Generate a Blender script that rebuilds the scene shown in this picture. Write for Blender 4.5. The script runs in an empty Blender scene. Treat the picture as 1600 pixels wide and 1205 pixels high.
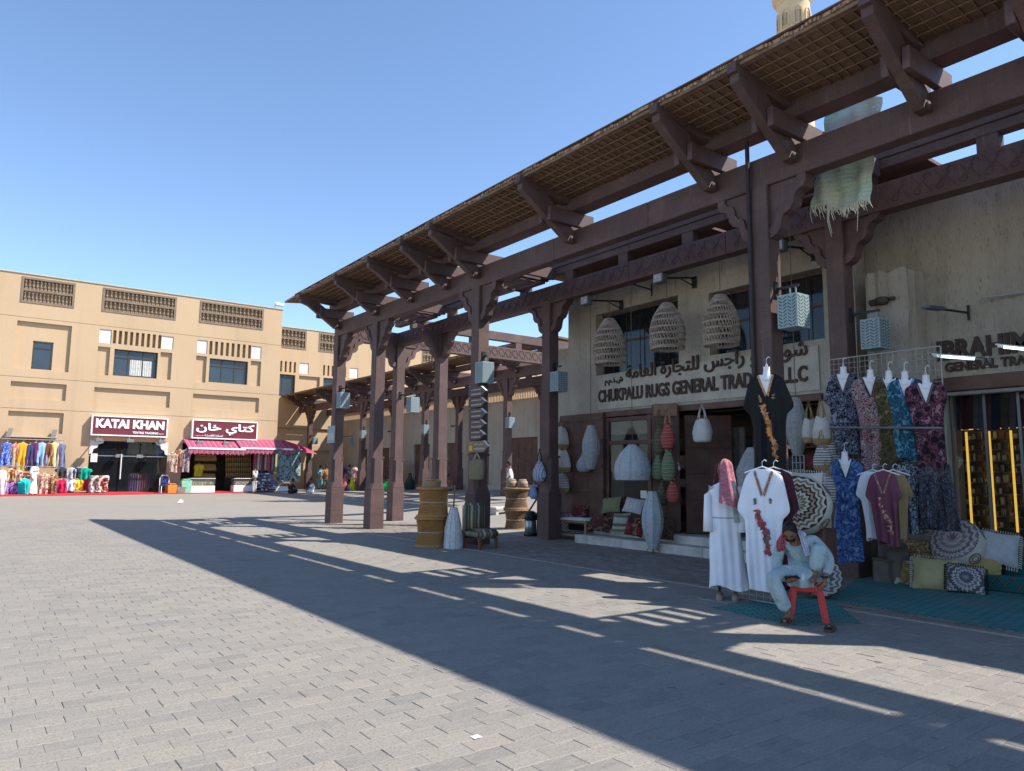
import bpy, bmesh, math, random
from mathutils import Vector, Matrix
random.seed(7)
sc = bpy.context.scene
C = sc.collection
PI = math.pi
rad = math.radians

# ------------------------------------------------------------------ camera
EYE = Vector((0, 0, 1.65))
FPX, CX, CY = 1152.0, 800.0, 602.5            # focal length and centre, in photograph pixels
def _ray(x, y): return Vector((x - CX, -(y - CY), -FPX)).normalized()
_ay = _ray(-60, 732)                          # vanishing point of the colonnade (+Y)
_ax = _ray(2366.1, 755)                       # vanishing point of the far facade (+X)
_ax = (_ax - _ay * _ax.dot(_ay)).normalized()
_az = _ax.cross(_ay)
RW = Matrix((_ax, _ay, _az))                  # camera space -> world
cam = bpy.data.cameras.new('camera')
cam.sensor_fit = 'HORIZONTAL'; cam.sensor_width = 36; cam.lens = 36 * FPX / 1600
cam.clip_start = .05; cam.clip_end = 3000
camo = bpy.data.objects.new('camera', cam); C.objects.link(camo)
camo.matrix_world = Matrix.Translation(EYE) @ RW.to_4x4()
sc.camera = camo
# ------------------------------------------------------------------ sky, sun, exposure
SUN = Vector((.655, -.58, 1.0)).normalized()  # towards the sun
w = bpy.data.worlds.new('World'); sc.world = w; w.use_nodes = True
nt = w.node_tree
sky = nt.nodes.new('ShaderNodeTexSky'); sky.sky_type = 'NISHITA'; sky.sun_disc = False
sky.sun_elevation = math.asin(SUN.z); sky.sun_rotation = math.atan2(SUN.x, SUN.y)
sky.altitude = 0; sky.air_density = 0.9; sky.dust_density = 0.05; sky.ozone_density = 3.2
nt.links.new(sky.outputs[0], nt.nodes['Background'].inputs[0])
nt.nodes['Background'].inputs[1].default_value = 0.148
sl = bpy.data.lights.new('sun', 'SUN'); sl.energy = 5.0; sl.angle = rad(.55); sl.color = (1, .94, .86)
so = bpy.data.objects.new('sun', sl); C.objects.link(so)
so.rotation_euler = SUN.to_track_quat('Z', 'Y').to_euler(); so.location = SUN * 60
sc.view_settings.view_transform = 'Standard'; sc.view_settings.look = 'None'
sc.view_settings.exposure = 0.78; sc.view_settings.gamma = 1; sc.view_settings.use_curve_mapping = False
sc.render.engine = 'CYCLES'
sc.cycles.max_bounces = 6; sc.cycles.diffuse_bounces = 3; sc.cycles.glossy_bounces = 3
sc.cycles.transmission_bounces = 4; sc.cycles.transparent_max_bounces = 8

# ------------------------------------------------------------------ measuring: a photo pixel on a known plane of the place
def on(px, py, axis, val):
    d = RW @ Vector((px - CX, -(py - CY), -FPX))
    return EYE + d * ((val - EYE[axis]) / d[axis])
def gnd(px, py, z=0.0): return on(px, py, 2, z)
def gz(x, y):
    """height of the paved ground: flat square, rising gently to the far shops"""
    sx = max(0., x - 13.2); fy = min(1., max(.12, (56 - y) / 26.))
    return .078 * min(sx, 14) * fy + .012 * min(22, max(0., y - 28))

# ------------------------------------------------------------------ mesh helpers
class MB:
    def __init__(s): s.v = []; s.f = []; s.m = []; s.mi = 0
    def add(s, vs, fs):
        n = len(s.v); s.v += [tuple(v) for v in vs]
        s.f += [tuple(i + n for i in f) for f in fs]; s.m += [s.mi] * len(fs); return s
    def box(s, a, b):
        (x0, y0, z0), (x1, y1, z1) = a, b
        if x0 > x1: x0, x1 = x1, x0
        if y0 > y1: y0, y1 = y1, y0
        if z0 > z1: z0, z1 = z1, z0
        return s.add([(x0,y0,z0),(x1,y0,z0),(x1,y1,z0),(x0,y1,z0),(x0,y0,z1),(x1,y0,z1),(x1,y1,z1),(x0,y1,z1)],
                     [(0,3,2,1),(4,5,6,7),(0,1,5,4),(1,2,6,5),(2,3,7,6),(3,0,4,7)])
    def bbox(s, a, b, r=.01):
        """box with chamfered edges"""
        bm = bmesh.new(); bmesh.ops.create_cube(bm, size=1)
        sz = [max(abs(b[i] - a[i]), .001) for i in range(3)]; ce = [(a[i] + b[i]) / 2 for i in range(3)]
        for v in bm.verts: v.co = Vector((v.co.x * sz[0] + ce[0], v.co.y * sz[1] + ce[1], v.co.z * sz[2] + ce[2]))
        bmesh.ops.bevel(bm, geom=bm.edges[:], offset=min(r, min(sz) * .45), segments=1, affect='EDGES')
        bm.verts.ensure_lookup_table()
        s.add([v.co for v in bm.verts], [[v.index for v in f.verts] for f in bm.faces]); bm.free(); return s
    def bar(s, p, q, w, h, up=(0, 0, 1)):
        """square bar from p to q, w sideways, h along up"""
        p, q = Vector(p), Vector(q); d = (q - p).normalized(); u = Vector(up)
        if abs(d.dot(u)) > .98: u = Vector((1, 0, 0))
        sd = d.cross(u).normalized(); u = sd.cross(d).normalized()
        vs = [b + sd * (i * w / 2) + u * (j * h / 2) for b in (p, q) for i, j in ((-1,-1),(1,-1),(1,1),(-1,1))]
        return s.add(vs, [(0,1,2,3),(7,6,5,4),(0,4,5,1),(1,5,6,2),(2,6,7,3),(3,7,4,0)])
    def tube(s, pts, r, n=6, cap=True):
        pts = [Vector(p) for p in pts]; vs = []; k = len(pts); fs = []
        rs = r if isinstance(r, (list, tuple)) else [r] * k
        up = Vector((0, 0, 1))
        for i, p in enumerate(pts):
            d = (pts[min(i + 1, k - 1)] - pts[max(i - 1, 0)]).normalized()
            u = up if abs(d.dot(up)) < .95 else Vector((1, 0, 0))
            a = d.cross(u).normalized(); b = a.cross(d)
            vs += [p + (a * math.cos(2*PI*j/n) + b * math.sin(2*PI*j/n)) * rs[i] for j in range(n)]
        for i in range(k - 1):
            fs += [(i*n + j, i*n + (j+1) % n, (i+1)*n + (j+1) % n, (i+1)*n + j) for j in range(n)]
        if cap: fs += [tuple(range(n))[::-1], tuple(range((k-1)*n, k*n))]
        return s.add(vs, fs)
    def lathe(s, prof, c=(0, 0, 0), n=16, cap=True, squash=1.0, rot=None):
        vs = []; fs = []; k = len(prof)
        for r, z in prof:
            for j in range(n):
                v = Vector((r * math.cos(2*PI*j/n), r * squash * math.sin(2*PI*j/n), z))
                if rot is not None: v = rot @ v
                vs.append(v + Vector(c))
        for i in range(k - 1):
            fs += [(i*n + j, i*n + (j+1) % n, (i+1)*n + (j+1) % n, (i+1)*n + j) for j in range(n)]
        if cap: fs += [tuple(range(n))[::-1], tuple(range((k-1)*n, k*n))]
        return s.add(vs, fs)
    def prism(s, poly, axis, a, b):
        """poly in the two other axes (in x,y,z order), extruded along axis from a to b"""
        n = len(poly); vs = []
        for t in (a, b):
            for u, v in poly:
                p = [u, v]; p.insert(axis, t); vs.append(p)
        fs = [tuple(range(n))[::-1], tuple(range(n, 2*n))] + [(i, (i+1) % n, n + (i+1) % n, n + i) for i in range(n)]
        return s.add(vs, fs)
    def grid(s, fn, nu, nv, closed=False):
        vs = [fn(i / nu, j / nv) for j in range(nv + 1) for i in range(nu + (0 if closed else 1))]
        k = nu if closed else nu + 1; fs = []
        for j in range(nv):
            for i in range(nu):
                fs.append((j*k + i, j*k + (i+1) % k, (j+1)*k + (i+1) % k, (j+1)*k + i))
        return s.add(vs, fs)
    def xf(s, M):
        s.v = [tuple(M @ Vector(v)) for v in s.v]; return s

def world_org(o):
    p = Vector((0, 0, 0))
    while o is not None:
        p = p + o.location; o = o.parent
    return p
def obj(name, mb, mats, parent=None, smooth=False, local=False, org=None, recalc=True):
    """one mesh object; mb in world coordinates unless local"""
    me = bpy.data.meshes.new(name)
    o0 = Vector((0, 0, 0))
    if not local:
        if parent is not None: o0 = world_org(parent)
        elif org is not None: o0 = Vector(org)
    me.from_pydata([tuple(Vector(v) - o0) for v in mb.v], [], mb.f)
    if not isinstance(mats, (list, tuple)): mats = [mats]
    for m in mats: me.materials.append(m)
    if len(mats) > 1: me.polygons.foreach_set('material_index', mb.m)
    if recalc:
        bm = bmesh.new(); bm.from_mesh(me); bmesh.ops.recalc_face_normals(bm, faces=bm.faces); bm.to_mesh(me); bm.free()
    if smooth:
        me.polygons.foreach_set('use_smooth', [True] * len(me.polygons))
        if isinstance(smooth, float): 
            try: me.set_sharp_from_angle(angle=rad(smooth))
            except Exception: pass
    ob = bpy.data.objects.new(name, me); C.objects.link(ob)
    if parent is not None: ob.parent = parent
    elif org is not None and not local: ob.location = org
    return ob
def tag(o, label=None, cat=None, group=None, kind=None):
    if label: o['label'] = label
    if cat: o['category'] = cat
    if group: o['group'] = group
    if kind: o['kind'] = kind
    return o
def thing(name, label, cat, loc=(0, 0, 0), group=None, rz=0):
    o = bpy.data.objects.new(name, None); C.objects.link(o); o.location = loc; o.rotation_euler.z = rz
    o.empty_display_size = .2
    return tag(o, label, cat, group)
def copy_tree(o, parent=None):
    c = o.copy(); C.objects.link(c)
    for k in ('label', 'category', 'group'):
        pass
    if parent is not None: c.parent = parent
    for ch in list(o.children): copy_tree(ch, c)
    return c
_unit = {}
def piece(name, parent, center, size, mat, rot=None, top=False):
    """a box piece that shares one mesh per material"""
    key = mat.name
    if key not in _unit:
        mb = MB().bbox((-.5, -.5, -.5), (.5, .5, .5), .03)
        me = bpy.data.meshes.new('block'); me.from_pydata(mb.v, [], mb.f); me.materials.append(mat)
        _unit[key] = me
    o = bpy.data.objects.new(name, _unit[key]); C.objects.link(o)
    o.parent = parent; o.location = Vector(center) - (world_org(parent) if parent else Vector())
    o.scale = size
    if rot: o.rotation_euler = rot
    return o
def inst(name, parent, mesh, loc, rot=(0, 0, 0), scale=(1, 1, 1)):
    o = bpy.data.objects.new(name, mesh); C.objects.link(o); o.parent = parent
    o.location = Vector(loc) - (world_org(parent) if parent else Vector()); o.rotation_euler = rot; o.scale = scale
    return o
def mesh_of(mb, mat, smooth=False):
    me = bpy.data.meshes.new('shape'); me.from_pydata([tuple(v) for v in mb.v], [], mb.f)
    for m in (mat if isinstance(mat, (list, tuple)) else [mat]): me.materials.append(m)
    if isinstance(mat, (list, tuple)): me.polygons.foreach_set('material_index', mb.m)
    bm = bmesh.new(); bm.from_mesh(me); bmesh.ops.recalc_face_normals(bm, faces=bm.faces); bm.to_mesh(me); bm.free()
    if smooth: me.polygons.foreach_set('use_smooth', [True] * len(me.polygons))
    return me
def rough_wall(axis, pos, u0, u1, z0, z1, rects, sgn=1, back=.5, mats=None):
    """a facade as stepped relief: rects = (u0,u1,z0,z1,depth[,mat index]); sgn: +1 if depth goes to +axis"""
    us = sorted({u0, u1, *[r[0] for r in rects], *[r[1] for r in rects]})
    zs = sorted({z0, z1, *[r[2] for r in rects], *[r[3] for r in rects]})
    us = [u for u in us if u0 - 1e-6 <= u <= u1 + 1e-6]; zs = [z for z in zs if z0 - 1e-6 <= z <= z1 + 1e-6]
    nu, nz = len(us) - 1, len(zs) - 1
    D = [[0.0] * nz for _ in range(nu)]; K = [[0] * nz for _ in range(nu)]
    for i in range(nu):
        for j in range(nz):
            uc, zc = (us[i] + us[i+1]) / 2, (zs[j] + zs[j+1]) / 2
            for r in rects:
                if r[0] < uc < r[1] and r[2] < zc < r[3]: D[i][j] = r[4]; K[i][j] = r[5] if len(r) > 5 else 0
    mb = MB()
    def P(u, d, z):
        p = [0, 0, z]; p[axis] = pos + sgn * d; p[1 - axis] = u; return p
    def q(a, b, c, d, k):
        mb.mi = k; mb.add([a, b, c, d], [(0, 1, 2, 3)])
    for i in range(nu):
        for j in range(nz):
            d = D[i][j]
            if d is not None: q(P(us[i], d, zs[j]), P(us[i+1], d, zs[j]), P(us[i+1], d, zs[j+1]), P(us[i], d, zs[j+1]), K[i][j])
    for i in range(nu + 1):
        for j in range(nz):
            a = D[i-1][j] if i > 0 else back; b = D[i][j] if i < nu else back
            if a is None: a = back
            if b is None: b = back
            if abs(a - b) > 1e-6: q(P(us[i], a, zs[j]), P(us[i], b, zs[j]), P(us[i], b, zs[j+1]), P(us[i], a, zs[j+1]), 0)
    for j in range(nz + 1):
        for i in range(nu):
            a = D[i][j-1] if j > 0 else back; b = D[i][j] if j < nz else back
            if a is None: a = back
            if b is None: b = back
            if abs(a - b) > 1e-6: q(P(us[i], a, zs[j]), P(us[i], b, zs[j]), P(us[i+1], b, zs[j]), P(us[i+1], a, zs[j]), 0)
    mb.mi = 0
    return mb
# ------------------------------------------------------------------ lettering (Arabic letters in their joined forms)
AF = {'ش':0xFEB5,'و':0xFEED,'ك':0xFED9,'ب':0xFE8F,'ا':0xFE8D,'ل':0xFEDD,'ر':0xFEAD,'ج':0xFE9D,'س':0xFEB1,'ت':0xFE95,'ة':0xFE93,'ع':0xFEC9,
      'م':0xFEE1,'ي':0xFEF1,'خ':0xFEA5,'ن':0xFEE5,'ق':0xFED5,'ذ':0xFEAB,'ح':0xFEA1,'د':0xFEA9,'ه':0xFEE9,'ف':0xFED1,'ط':0xFEC1}
def arab(t):
    out = []
    for i, c in enumerate(t):
        if c not in AF: out.append(c); continue
        p = i > 0 and t[i-1] in AF and t[i-1] not in 'اروذدة'
        q = i < len(t) - 1 and t[i+1] in AF and c not in 'اروذدة'
        out.append(chr(AF[c] + (3 if p and q else 2 if q else 1 if p else 0)))
    return ''.join(reversed(out))
def lettering(name, text, mat, parent, p0, p1, z0, z1, depth=.02, off=.02, normal='-X', spacing=1.0, gap=0):
    """letters filling the rectangle p0..p1 (left to right as read by a viewer) and z0..z1 (p are (x,y))"""
    cu = bpy.data.curves.new(name, 'FONT'); cu.body = text; cu.size = 1; cu.offset = off; cu.extrude = .5; cu.space_character = spacing
    cu.resolution_u = 3
    t = bpy.data.objects.new('tmp', cu); C.objects.link(t)
    dg = bpy.context.evaluated_depsgraph_get(); me = bpy.data.meshes.new_from_object(t.evaluated_get(dg))
    bpy.data.objects.remove(t); bpy.data.curves.remove(cu)
    bm = bmesh.new(); bm.from_mesh(me); seen = set(); k = 0
    bmesh.ops.remove_doubles(bm, verts=bm.verts, dist=1e-5); bm.verts.ensure_lookup_table()
    lift = {}
    for v in bm.verts:                                   # neighbouring letters a hair apart in depth
        if v.index in seen: continue
        st = [v]; seen.add(v.index)
        while st:
            a = st.pop(); lift[a.index] = k
            for e in a.link_edges:
                b = e.other_vert(a)
                if b.index not in seen: seen.add(b.index); st.append(b)
        k += 1
    xs = [v.co.x for v in bm.verts]; ys = [v.co.y for v in bm.verts]
    x0, x1, y0, y1 = min(xs), max(xs), min(ys), max(ys)
    a, b = Vector((*p0, 0)), Vector((*p1, 0)); u = (b - a)
    n = Vector((0, 0, 1)).cross(u).normalized() * -1     # towards the viewer
    o0 = world_org(parent)
    for v in bm.verts:
        s = (v.co.x - x0) / (x1 - x0); h = (v.co.y - y0) / (y1 - y0)
        d = (depth + .0012 * (lift[v.index] % 5)) if v.co.z > 0 else 0
        v.co = a + u * s + Vector((0, 0, z0 + (z1 - z0) * h)) + n * d - o0
    bmesh.ops.recalc_face_normals(bm, faces=bm.faces)
    if gap:                                              # one part for each word
        ud = u.normalized(); iv = {}
        for v in bm.verts:
            k = lift[v.index]; q = v.co.dot(ud); a_, b_ = iv.get(k, (q, q)); iv[k] = (min(a_, q), max(b_, q))
        order = sorted(iv, key=lambda k: iv[k][0]); word = {}; w_ = 0; end = None
        for k in order:
            if end is not None and iv[k][0] - end > gap: w_ += 1
            word[k] = w_; end = iv[k][1] if end is None else max(end, iv[k][1])
        for i in range(w_ + 1):
            b2 = bm.copy(); b2.verts.ensure_lookup_table()
            bmesh.ops.delete(b2, geom=[v for v in b2.verts if word[lift[v.index]] != i], context='VERTS')
            m2 = bpy.data.meshes.new(name); b2.to_mesh(m2); b2.free(); m2.materials.append(mat)
            o = bpy.data.objects.new(name, m2); C.objects.link(o); o.parent = parent
        bm.free(); return o
    bm.to_mesh(me); bm.free(); me.materials.clear(); me.materials.append(mat)
    o = bpy.data.objects.new(name, me); C.objects.link(o); o.parent = parent
    return o

# ------------------------------------------------------------------ materials
MATS = {}
def srgb(r, g, b):
    f = lambda c: (c/255/12.92) if c/255 <= .04045 else ((c/255 + .055)/1.055)**2.4
    return (f(r), f(g), f(b), 1)
def col4(c): return tuple(c) if len(c) == 4 else (*c, 1)
class NT:
    def __init__(s, name):
        s.mat = bpy.data.materials.new(name); s.mat.use_nodes = True; s.t = s.mat.node_tree
        s.b = s.t.nodes['Principled BSDF']; s.co = None
    def n(s, ty, **kw):
        nd = s.t.nodes.new(ty)
        for k, v in kw.items():
            if k in nd.inputs.keys() if hasattr(nd.inputs, 'keys') else False: nd.inputs[k].default_value = v
            else: setattr(nd, k, v)
        return nd
    def l(s, a, b): s.t.links.new(a, b)
    def coord(s, scale=(1, 1, 1), kind='Object', rot=(0, 0, 0)):
        tc = s.n('ShaderNodeTexCoord'); mp = s.n('ShaderNodeMapping')
        mp.inputs['Scale'].default_value = scale; mp.inputs['Rotation'].default_value = rot
        if kind == 'World': g = s.n('ShaderNodeNewGeometry'); s.l(g.outputs['Position'], mp.inputs[0])
        else: s.l(tc.outputs[kind], mp.inputs[0])
        return mp.outputs[0]
    def noise(s, co, scale, detail=4, rough=.55, dist=0):
        x = s.n('ShaderNodeTexNoise'); x.inputs['Scale'].default_value = scale; x.inputs['Detail'].default_value = detail
        x.inputs['Roughness'].default_value = rough; x.inputs['Distortion'].default_value = dist; s.l(co, x.inputs['Vector']); return x.outputs['Fac']
    def ramp(s, fac, stops, interp='LINEAR'):
        r = s.n('ShaderNodeValToRGB'); r.color_ramp.interpolation = interp; e = r.color_ramp.elements
        while len(e) < len(stops): e.new(.5)
        for i, (p, c) in enumerate(stops): e[i].position = p; e[i].color = col4(c)
        s.l(fac, r.inputs[0]); return r.outputs[0]
    def mix(s, fac, a, b, mode='MIX'):
        m = s.n('ShaderNodeMix'); m.data_type = 'RGBA'; m.blend_type = mode
        if isinstance(fac, (int, float)): m.inputs[0].default_value = fac
        else: s.l(fac, m.inputs[0])
        for k, v in ((6, a), (7, b)):
            if isinstance(v, (tuple, list)): m.inputs[k].default_value = col4(v)
            else: s.l(v, m.inputs[k])
        return m.outputs[2]
    def math(s, op, a, b=0):
        m = s.n('ShaderNodeMath'); m.operation = op
        for i, v in enumerate((a, b)):
            if isinstance(v, (int, float)): m.inputs[i].default_value = v
            else: s.l(v, m.inputs[i])
        return m.outputs[0]
    def bump(s, h, strength=.3, dist=.01):
        b = s.n('ShaderNodeBump'); b.inputs['Strength'].default_value = strength; b.inputs['Distance'].default_value = dist
        s.l(h, b.inputs['Height']); s.l(b.outputs[0], s.b.inputs['Normal'])
    def done(s, colr, rough=.8, metal=0, spec=.3):
        if isinstance(colr, (tuple, list)): s.b.inputs['Base Color'].default_value = col4(colr)
        else: s.l(colr, s.b.inputs['Base Color'])
        s.b.inputs['Roughness'].default_value = rough; s.b.inputs['Metallic'].default_value = metal
        s.b.inputs['Specular IOR Level'].default_value = spec
        return s.mat
def scale_c(c, k): return (min(c[0]*k, 1), min(c[1]*k, 1), min(c[2]*k, 1), 1)
def mat(name, c, var=.25, scale=6, rough=.8, bump=.15, bscale=60, metal=0, spec=.3, aniso=(1, 1, 1), kind='Object', bdist=.005, objvar=0.0):
    if name in MATS: return MATS[name]
    t = NT(name); c = col4(c); co = t.coord(aniso, kind)
    n = t.noise(co, scale)
    k = t.ramp(n, [(.25, scale_c(c, 1 - var)), (.75, scale_c(c, 1 + var))])
    if objvar:
        oi = t.n('ShaderNodeObjectInfo')
        v = t.math('MULTIPLY_ADD', oi.outputs['Random'], 2*objvar); v.node.inputs[2].default_value = 1 - objvar
        hs = t.n('ShaderNodeHueSaturation'); t.l(v, hs.inputs['Value']); t.l(k, hs.inputs['Color']); k = hs.outputs[0]
    if bump: t.bump(t.noise(co, bscale, 3), bump, bdist)
    MATS[name] = t.done(k, rough, metal, spec); return MATS[name]
def mat_emit(name, c, strength):
    t = NT(name); t.b.inputs['Emission Color'].default_value = col4(c); t.b.inputs['Emission Strength'].default_value = strength
    MATS[name] = t.done(c, .5); return MATS[name]
def mat_glass(name, tint=(.02, .025, .03), alpha=.55, rough=.05):
    t = NT(name); t.b.inputs['Alpha'].default_value = alpha
    MATS[name] = t.done(tint, rough, 0, .5); return MATS[name]
def mat_print(name, cols, scale=14, kind='voronoi', rough=.85, stretch=(1, 1, 1), seed=0.0):
    """printed cloth: hard-edged patches of several dye colours"""
    if name in MATS: return MATS[name]
    t = NT(name); co = t.coord(stretch)
    a = t.noise(co, scale, 5, .65, 1.6)
    v = t.n('ShaderNodeTexVoronoi'); v.inputs['Scale'].default_value = scale * 1.3; t.l(co, v.inputs['Vector'])
    m = t.math('ADD', t.math('MULTIPLY', a, .75), t.math('MULTIPLY', v.outputs['Distance'], .38)); m = t.math('ADD', m, -.02 + seed)
    k = len(cols); st = [(.28 + .44 * i / k, c) for i, c in enumerate(cols)]
    c = t.ramp(m, st, 'CONSTANT')
    t.bump(t.noise(co, 9, 3), .25, .01)
    MATS[name] = t.done(c, rough); return MATS[name]
def mat_stripe(name, cols, scale, axis=2, rough=.85, wob=.0, kind='Object', bump=.15):
    if name in MATS: return MATS[name]
    t = NT(name); co = t.coord((1, 1, 1), kind)
    sp = t.n('ShaderNodeSeparateXYZ'); t.l(co, sp.inputs[0]); x = sp.outputs[axis]
    if wob: x = t.math('ADD', x, t.math('MULTIPLY', t.noise(co, 7, 2), wob))
    fr = t.math('FRACT', t.math('MULTIPLY', x, scale))
    k = len(cols); c = t.ramp(fr, [(i / k, cc) for i, cc in enumerate(cols)], 'CONSTANT')
    c = t.mix(.18, c, t.ramp(t.noise(co, 40, 3), [(.3, (.1, .1, .1)), (.7, (.9, .9, .9))]), 'OVERLAY')
    if bump: t.bump(t.noise(co, 90, 2), bump, .004)
    MATS[name] = t.done(c, rough); return MATS[name]
def mat_weave(name, c, c2, scale=40, rough=.75, dirs=(1, 1, 1), bump=.6, diag=0):
    """basket / rattan weave: two crossing wave bands"""
    if name in MATS: return MATS[name]
    t = NT(name); co = t.coord(dirs, 'Object', (0, 0, diag))
    a = t.n('ShaderNodeTexWave'); a.inputs['Scale'].default_value = scale; a.inputs['Distortion'].default_value = 1.2; a.bands_direction = 'Z'; t.l(co, a.inputs[0])
    b = t.n('ShaderNodeTexWave'); b.inputs['Scale'].default_value = scale * .8; b.inputs['Distortion'].default_value = 1.5; b.bands_direction = 'DIAGONAL'; t.l(co, b.inputs[0])
    h = t.math('MULTIPLY', a.outputs['Fac'], b.outputs['Fac'])
    k = t.mix(t.noise(co, 5), t.ramp(h, [(.1, c2), (.6, c)]), scale_c(col4(c), .75))
    t.bump(h, bump, .012)
    MATS[name] = t.done(k, rough); return MATS[name]

BROWN = (.102, .060, .055)
def _wood():
    t = NT('painted_timber'); co = t.coord((1, 1, 1), 'World')
    a = t.noise(co, 1.7, 6, .6); b = t.noise(t.coord((9, 9, .6), 'World'), 2.2, 4)
    c = t.ramp(a, [(.2, scale_c(BROWN, .72)), (.55, BROWN), (.85, (.160, .100, .090))])
    c = t.mix(t.ramp(b, [(.62, (0, 0, 0)), (.78, (.5, .5, .5))]), c, (.27, .18, .16))
    g1 = t.noise(t.coord((26, 1.1, 26), 'World'), 2.4, 4, .6); g2 = t.noise(t.coord((26, 26, 1.1), 'World'), 2.4, 4, .6)
    c = t.mix(t.ramp(t.math('MULTIPLY', g1, g2), [(.14, (.55, .55, .55)), (.24, (0, 0, 0))]), c, scale_c(BROWN, .55))
    c = t.mix(t.ramp(t.noise(co, 11, 5, .75), [(.60, (0, 0, 0)), (.70, (.45, .45, .45))]), c, (.20, .132, .118))
    t.bump(t.math('ADD', t.math('ADD', g1, g2), t.noise(co, 70, 4)), .5, .006)
    MATS['timber'] = t.done(c, .62, 0, .35)
    t = NT('dark_timber'); co = t.coord((1, 1, 1), 'World')
    a = t.noise(co, 2.5, 6, .6)
    c = t.ramp(a, [(.25, (.07, .036, .028)), (.7, (.15, .08, .06))])
    t.bump(t.noise(t.coord((30, 30, 4), 'World'), 3, 4), .35, .006)
    MATS['darkwood'] = t.done(c, .6, 0, .3)
_wood()
def _plaster():
    t = NT('combed_plaster'); co = t.coord((1, 1, 1), 'World')
    big = t.noise(co, .55, 5, .6); streak = t.noise(t.coord((1.6, 1.6, .16), 'World'), 2.2, 5, .65)
    pit = t.noise(t.coord((22, 22, 5), 'World'), 1.6, 4, .7)
    c = t.ramp(big, [(.25, (.31, .272, .22)), (.5, (.415, .37, .305)), (.8, (.51, .465, .395))])
    c = t.mix(t.ramp(streak, [(.5, (0, 0, 0)), (.75, (.55, .55, .55))]), c, (.25, .215, .172))
    c = t.mix(t.ramp(pit, [(.30, (.7, .7, .7)), (.43, (0, 0, 0))]), c, (.13, .10, .07))
    t.bump(t.math('ADD', pit, t.math('MULTIPLY', big, .6)), .9, .035)
    MATS['plaster'] = t.done(c, .92, 0, .15)
    t = NT('grey_plaster'); co = t.coord((1, 1, 1), 'World')
    big = t.noise(co, .45, 5, .6); streak = t.noise(t.coord((1.5, 1.5, .16), 'World'), 2.0, 5, .65)
    c = t.ramp(big, [(.25, (.33, .28, .225)), (.8, (.49, .435, .365))])
    c = t.mix(t.ramp(streak, [(.5, (0, 0, 0)), (.75, (.5, .5, .5))]), c, (.24, .20, .16))
    t.bump(t.noise(t.coord((18, 18, 5), 'World'), 1.6, 4, .7), .6, .03)
    MATS['greyplaster'] = t.done(c, .92, 0, .15)
    t = NT('ochre_render'); co = t.coord((1, 1, 1), 'World')
    big = t.noise(co, .25, 5, .6); fine = t.noise(co, 9, 4); drip = t.noise(t.coord((1.4, 1.4, .1), 'World'), 1.2, 5)
    c = t.ramp(big, [(.25, (.445, .318, .198)), (.75, (.50, .362, .228))])
    c = t.mix(t.ramp(drip, [(.52, (0, 0, 0)), (.78, (.5, .5, .5))]), c, (.35, .255, .17))
    c = t.mix(t.ramp(fine, [(.4, (0, 0, 0)), (.7, (.16, .16, .16))]), c, (.54, .42, .29))
    t.bump(fine, .25, .01)
    MATS['ochre'] = t.done(c, .9, 0, .15)
_plaster()
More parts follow.
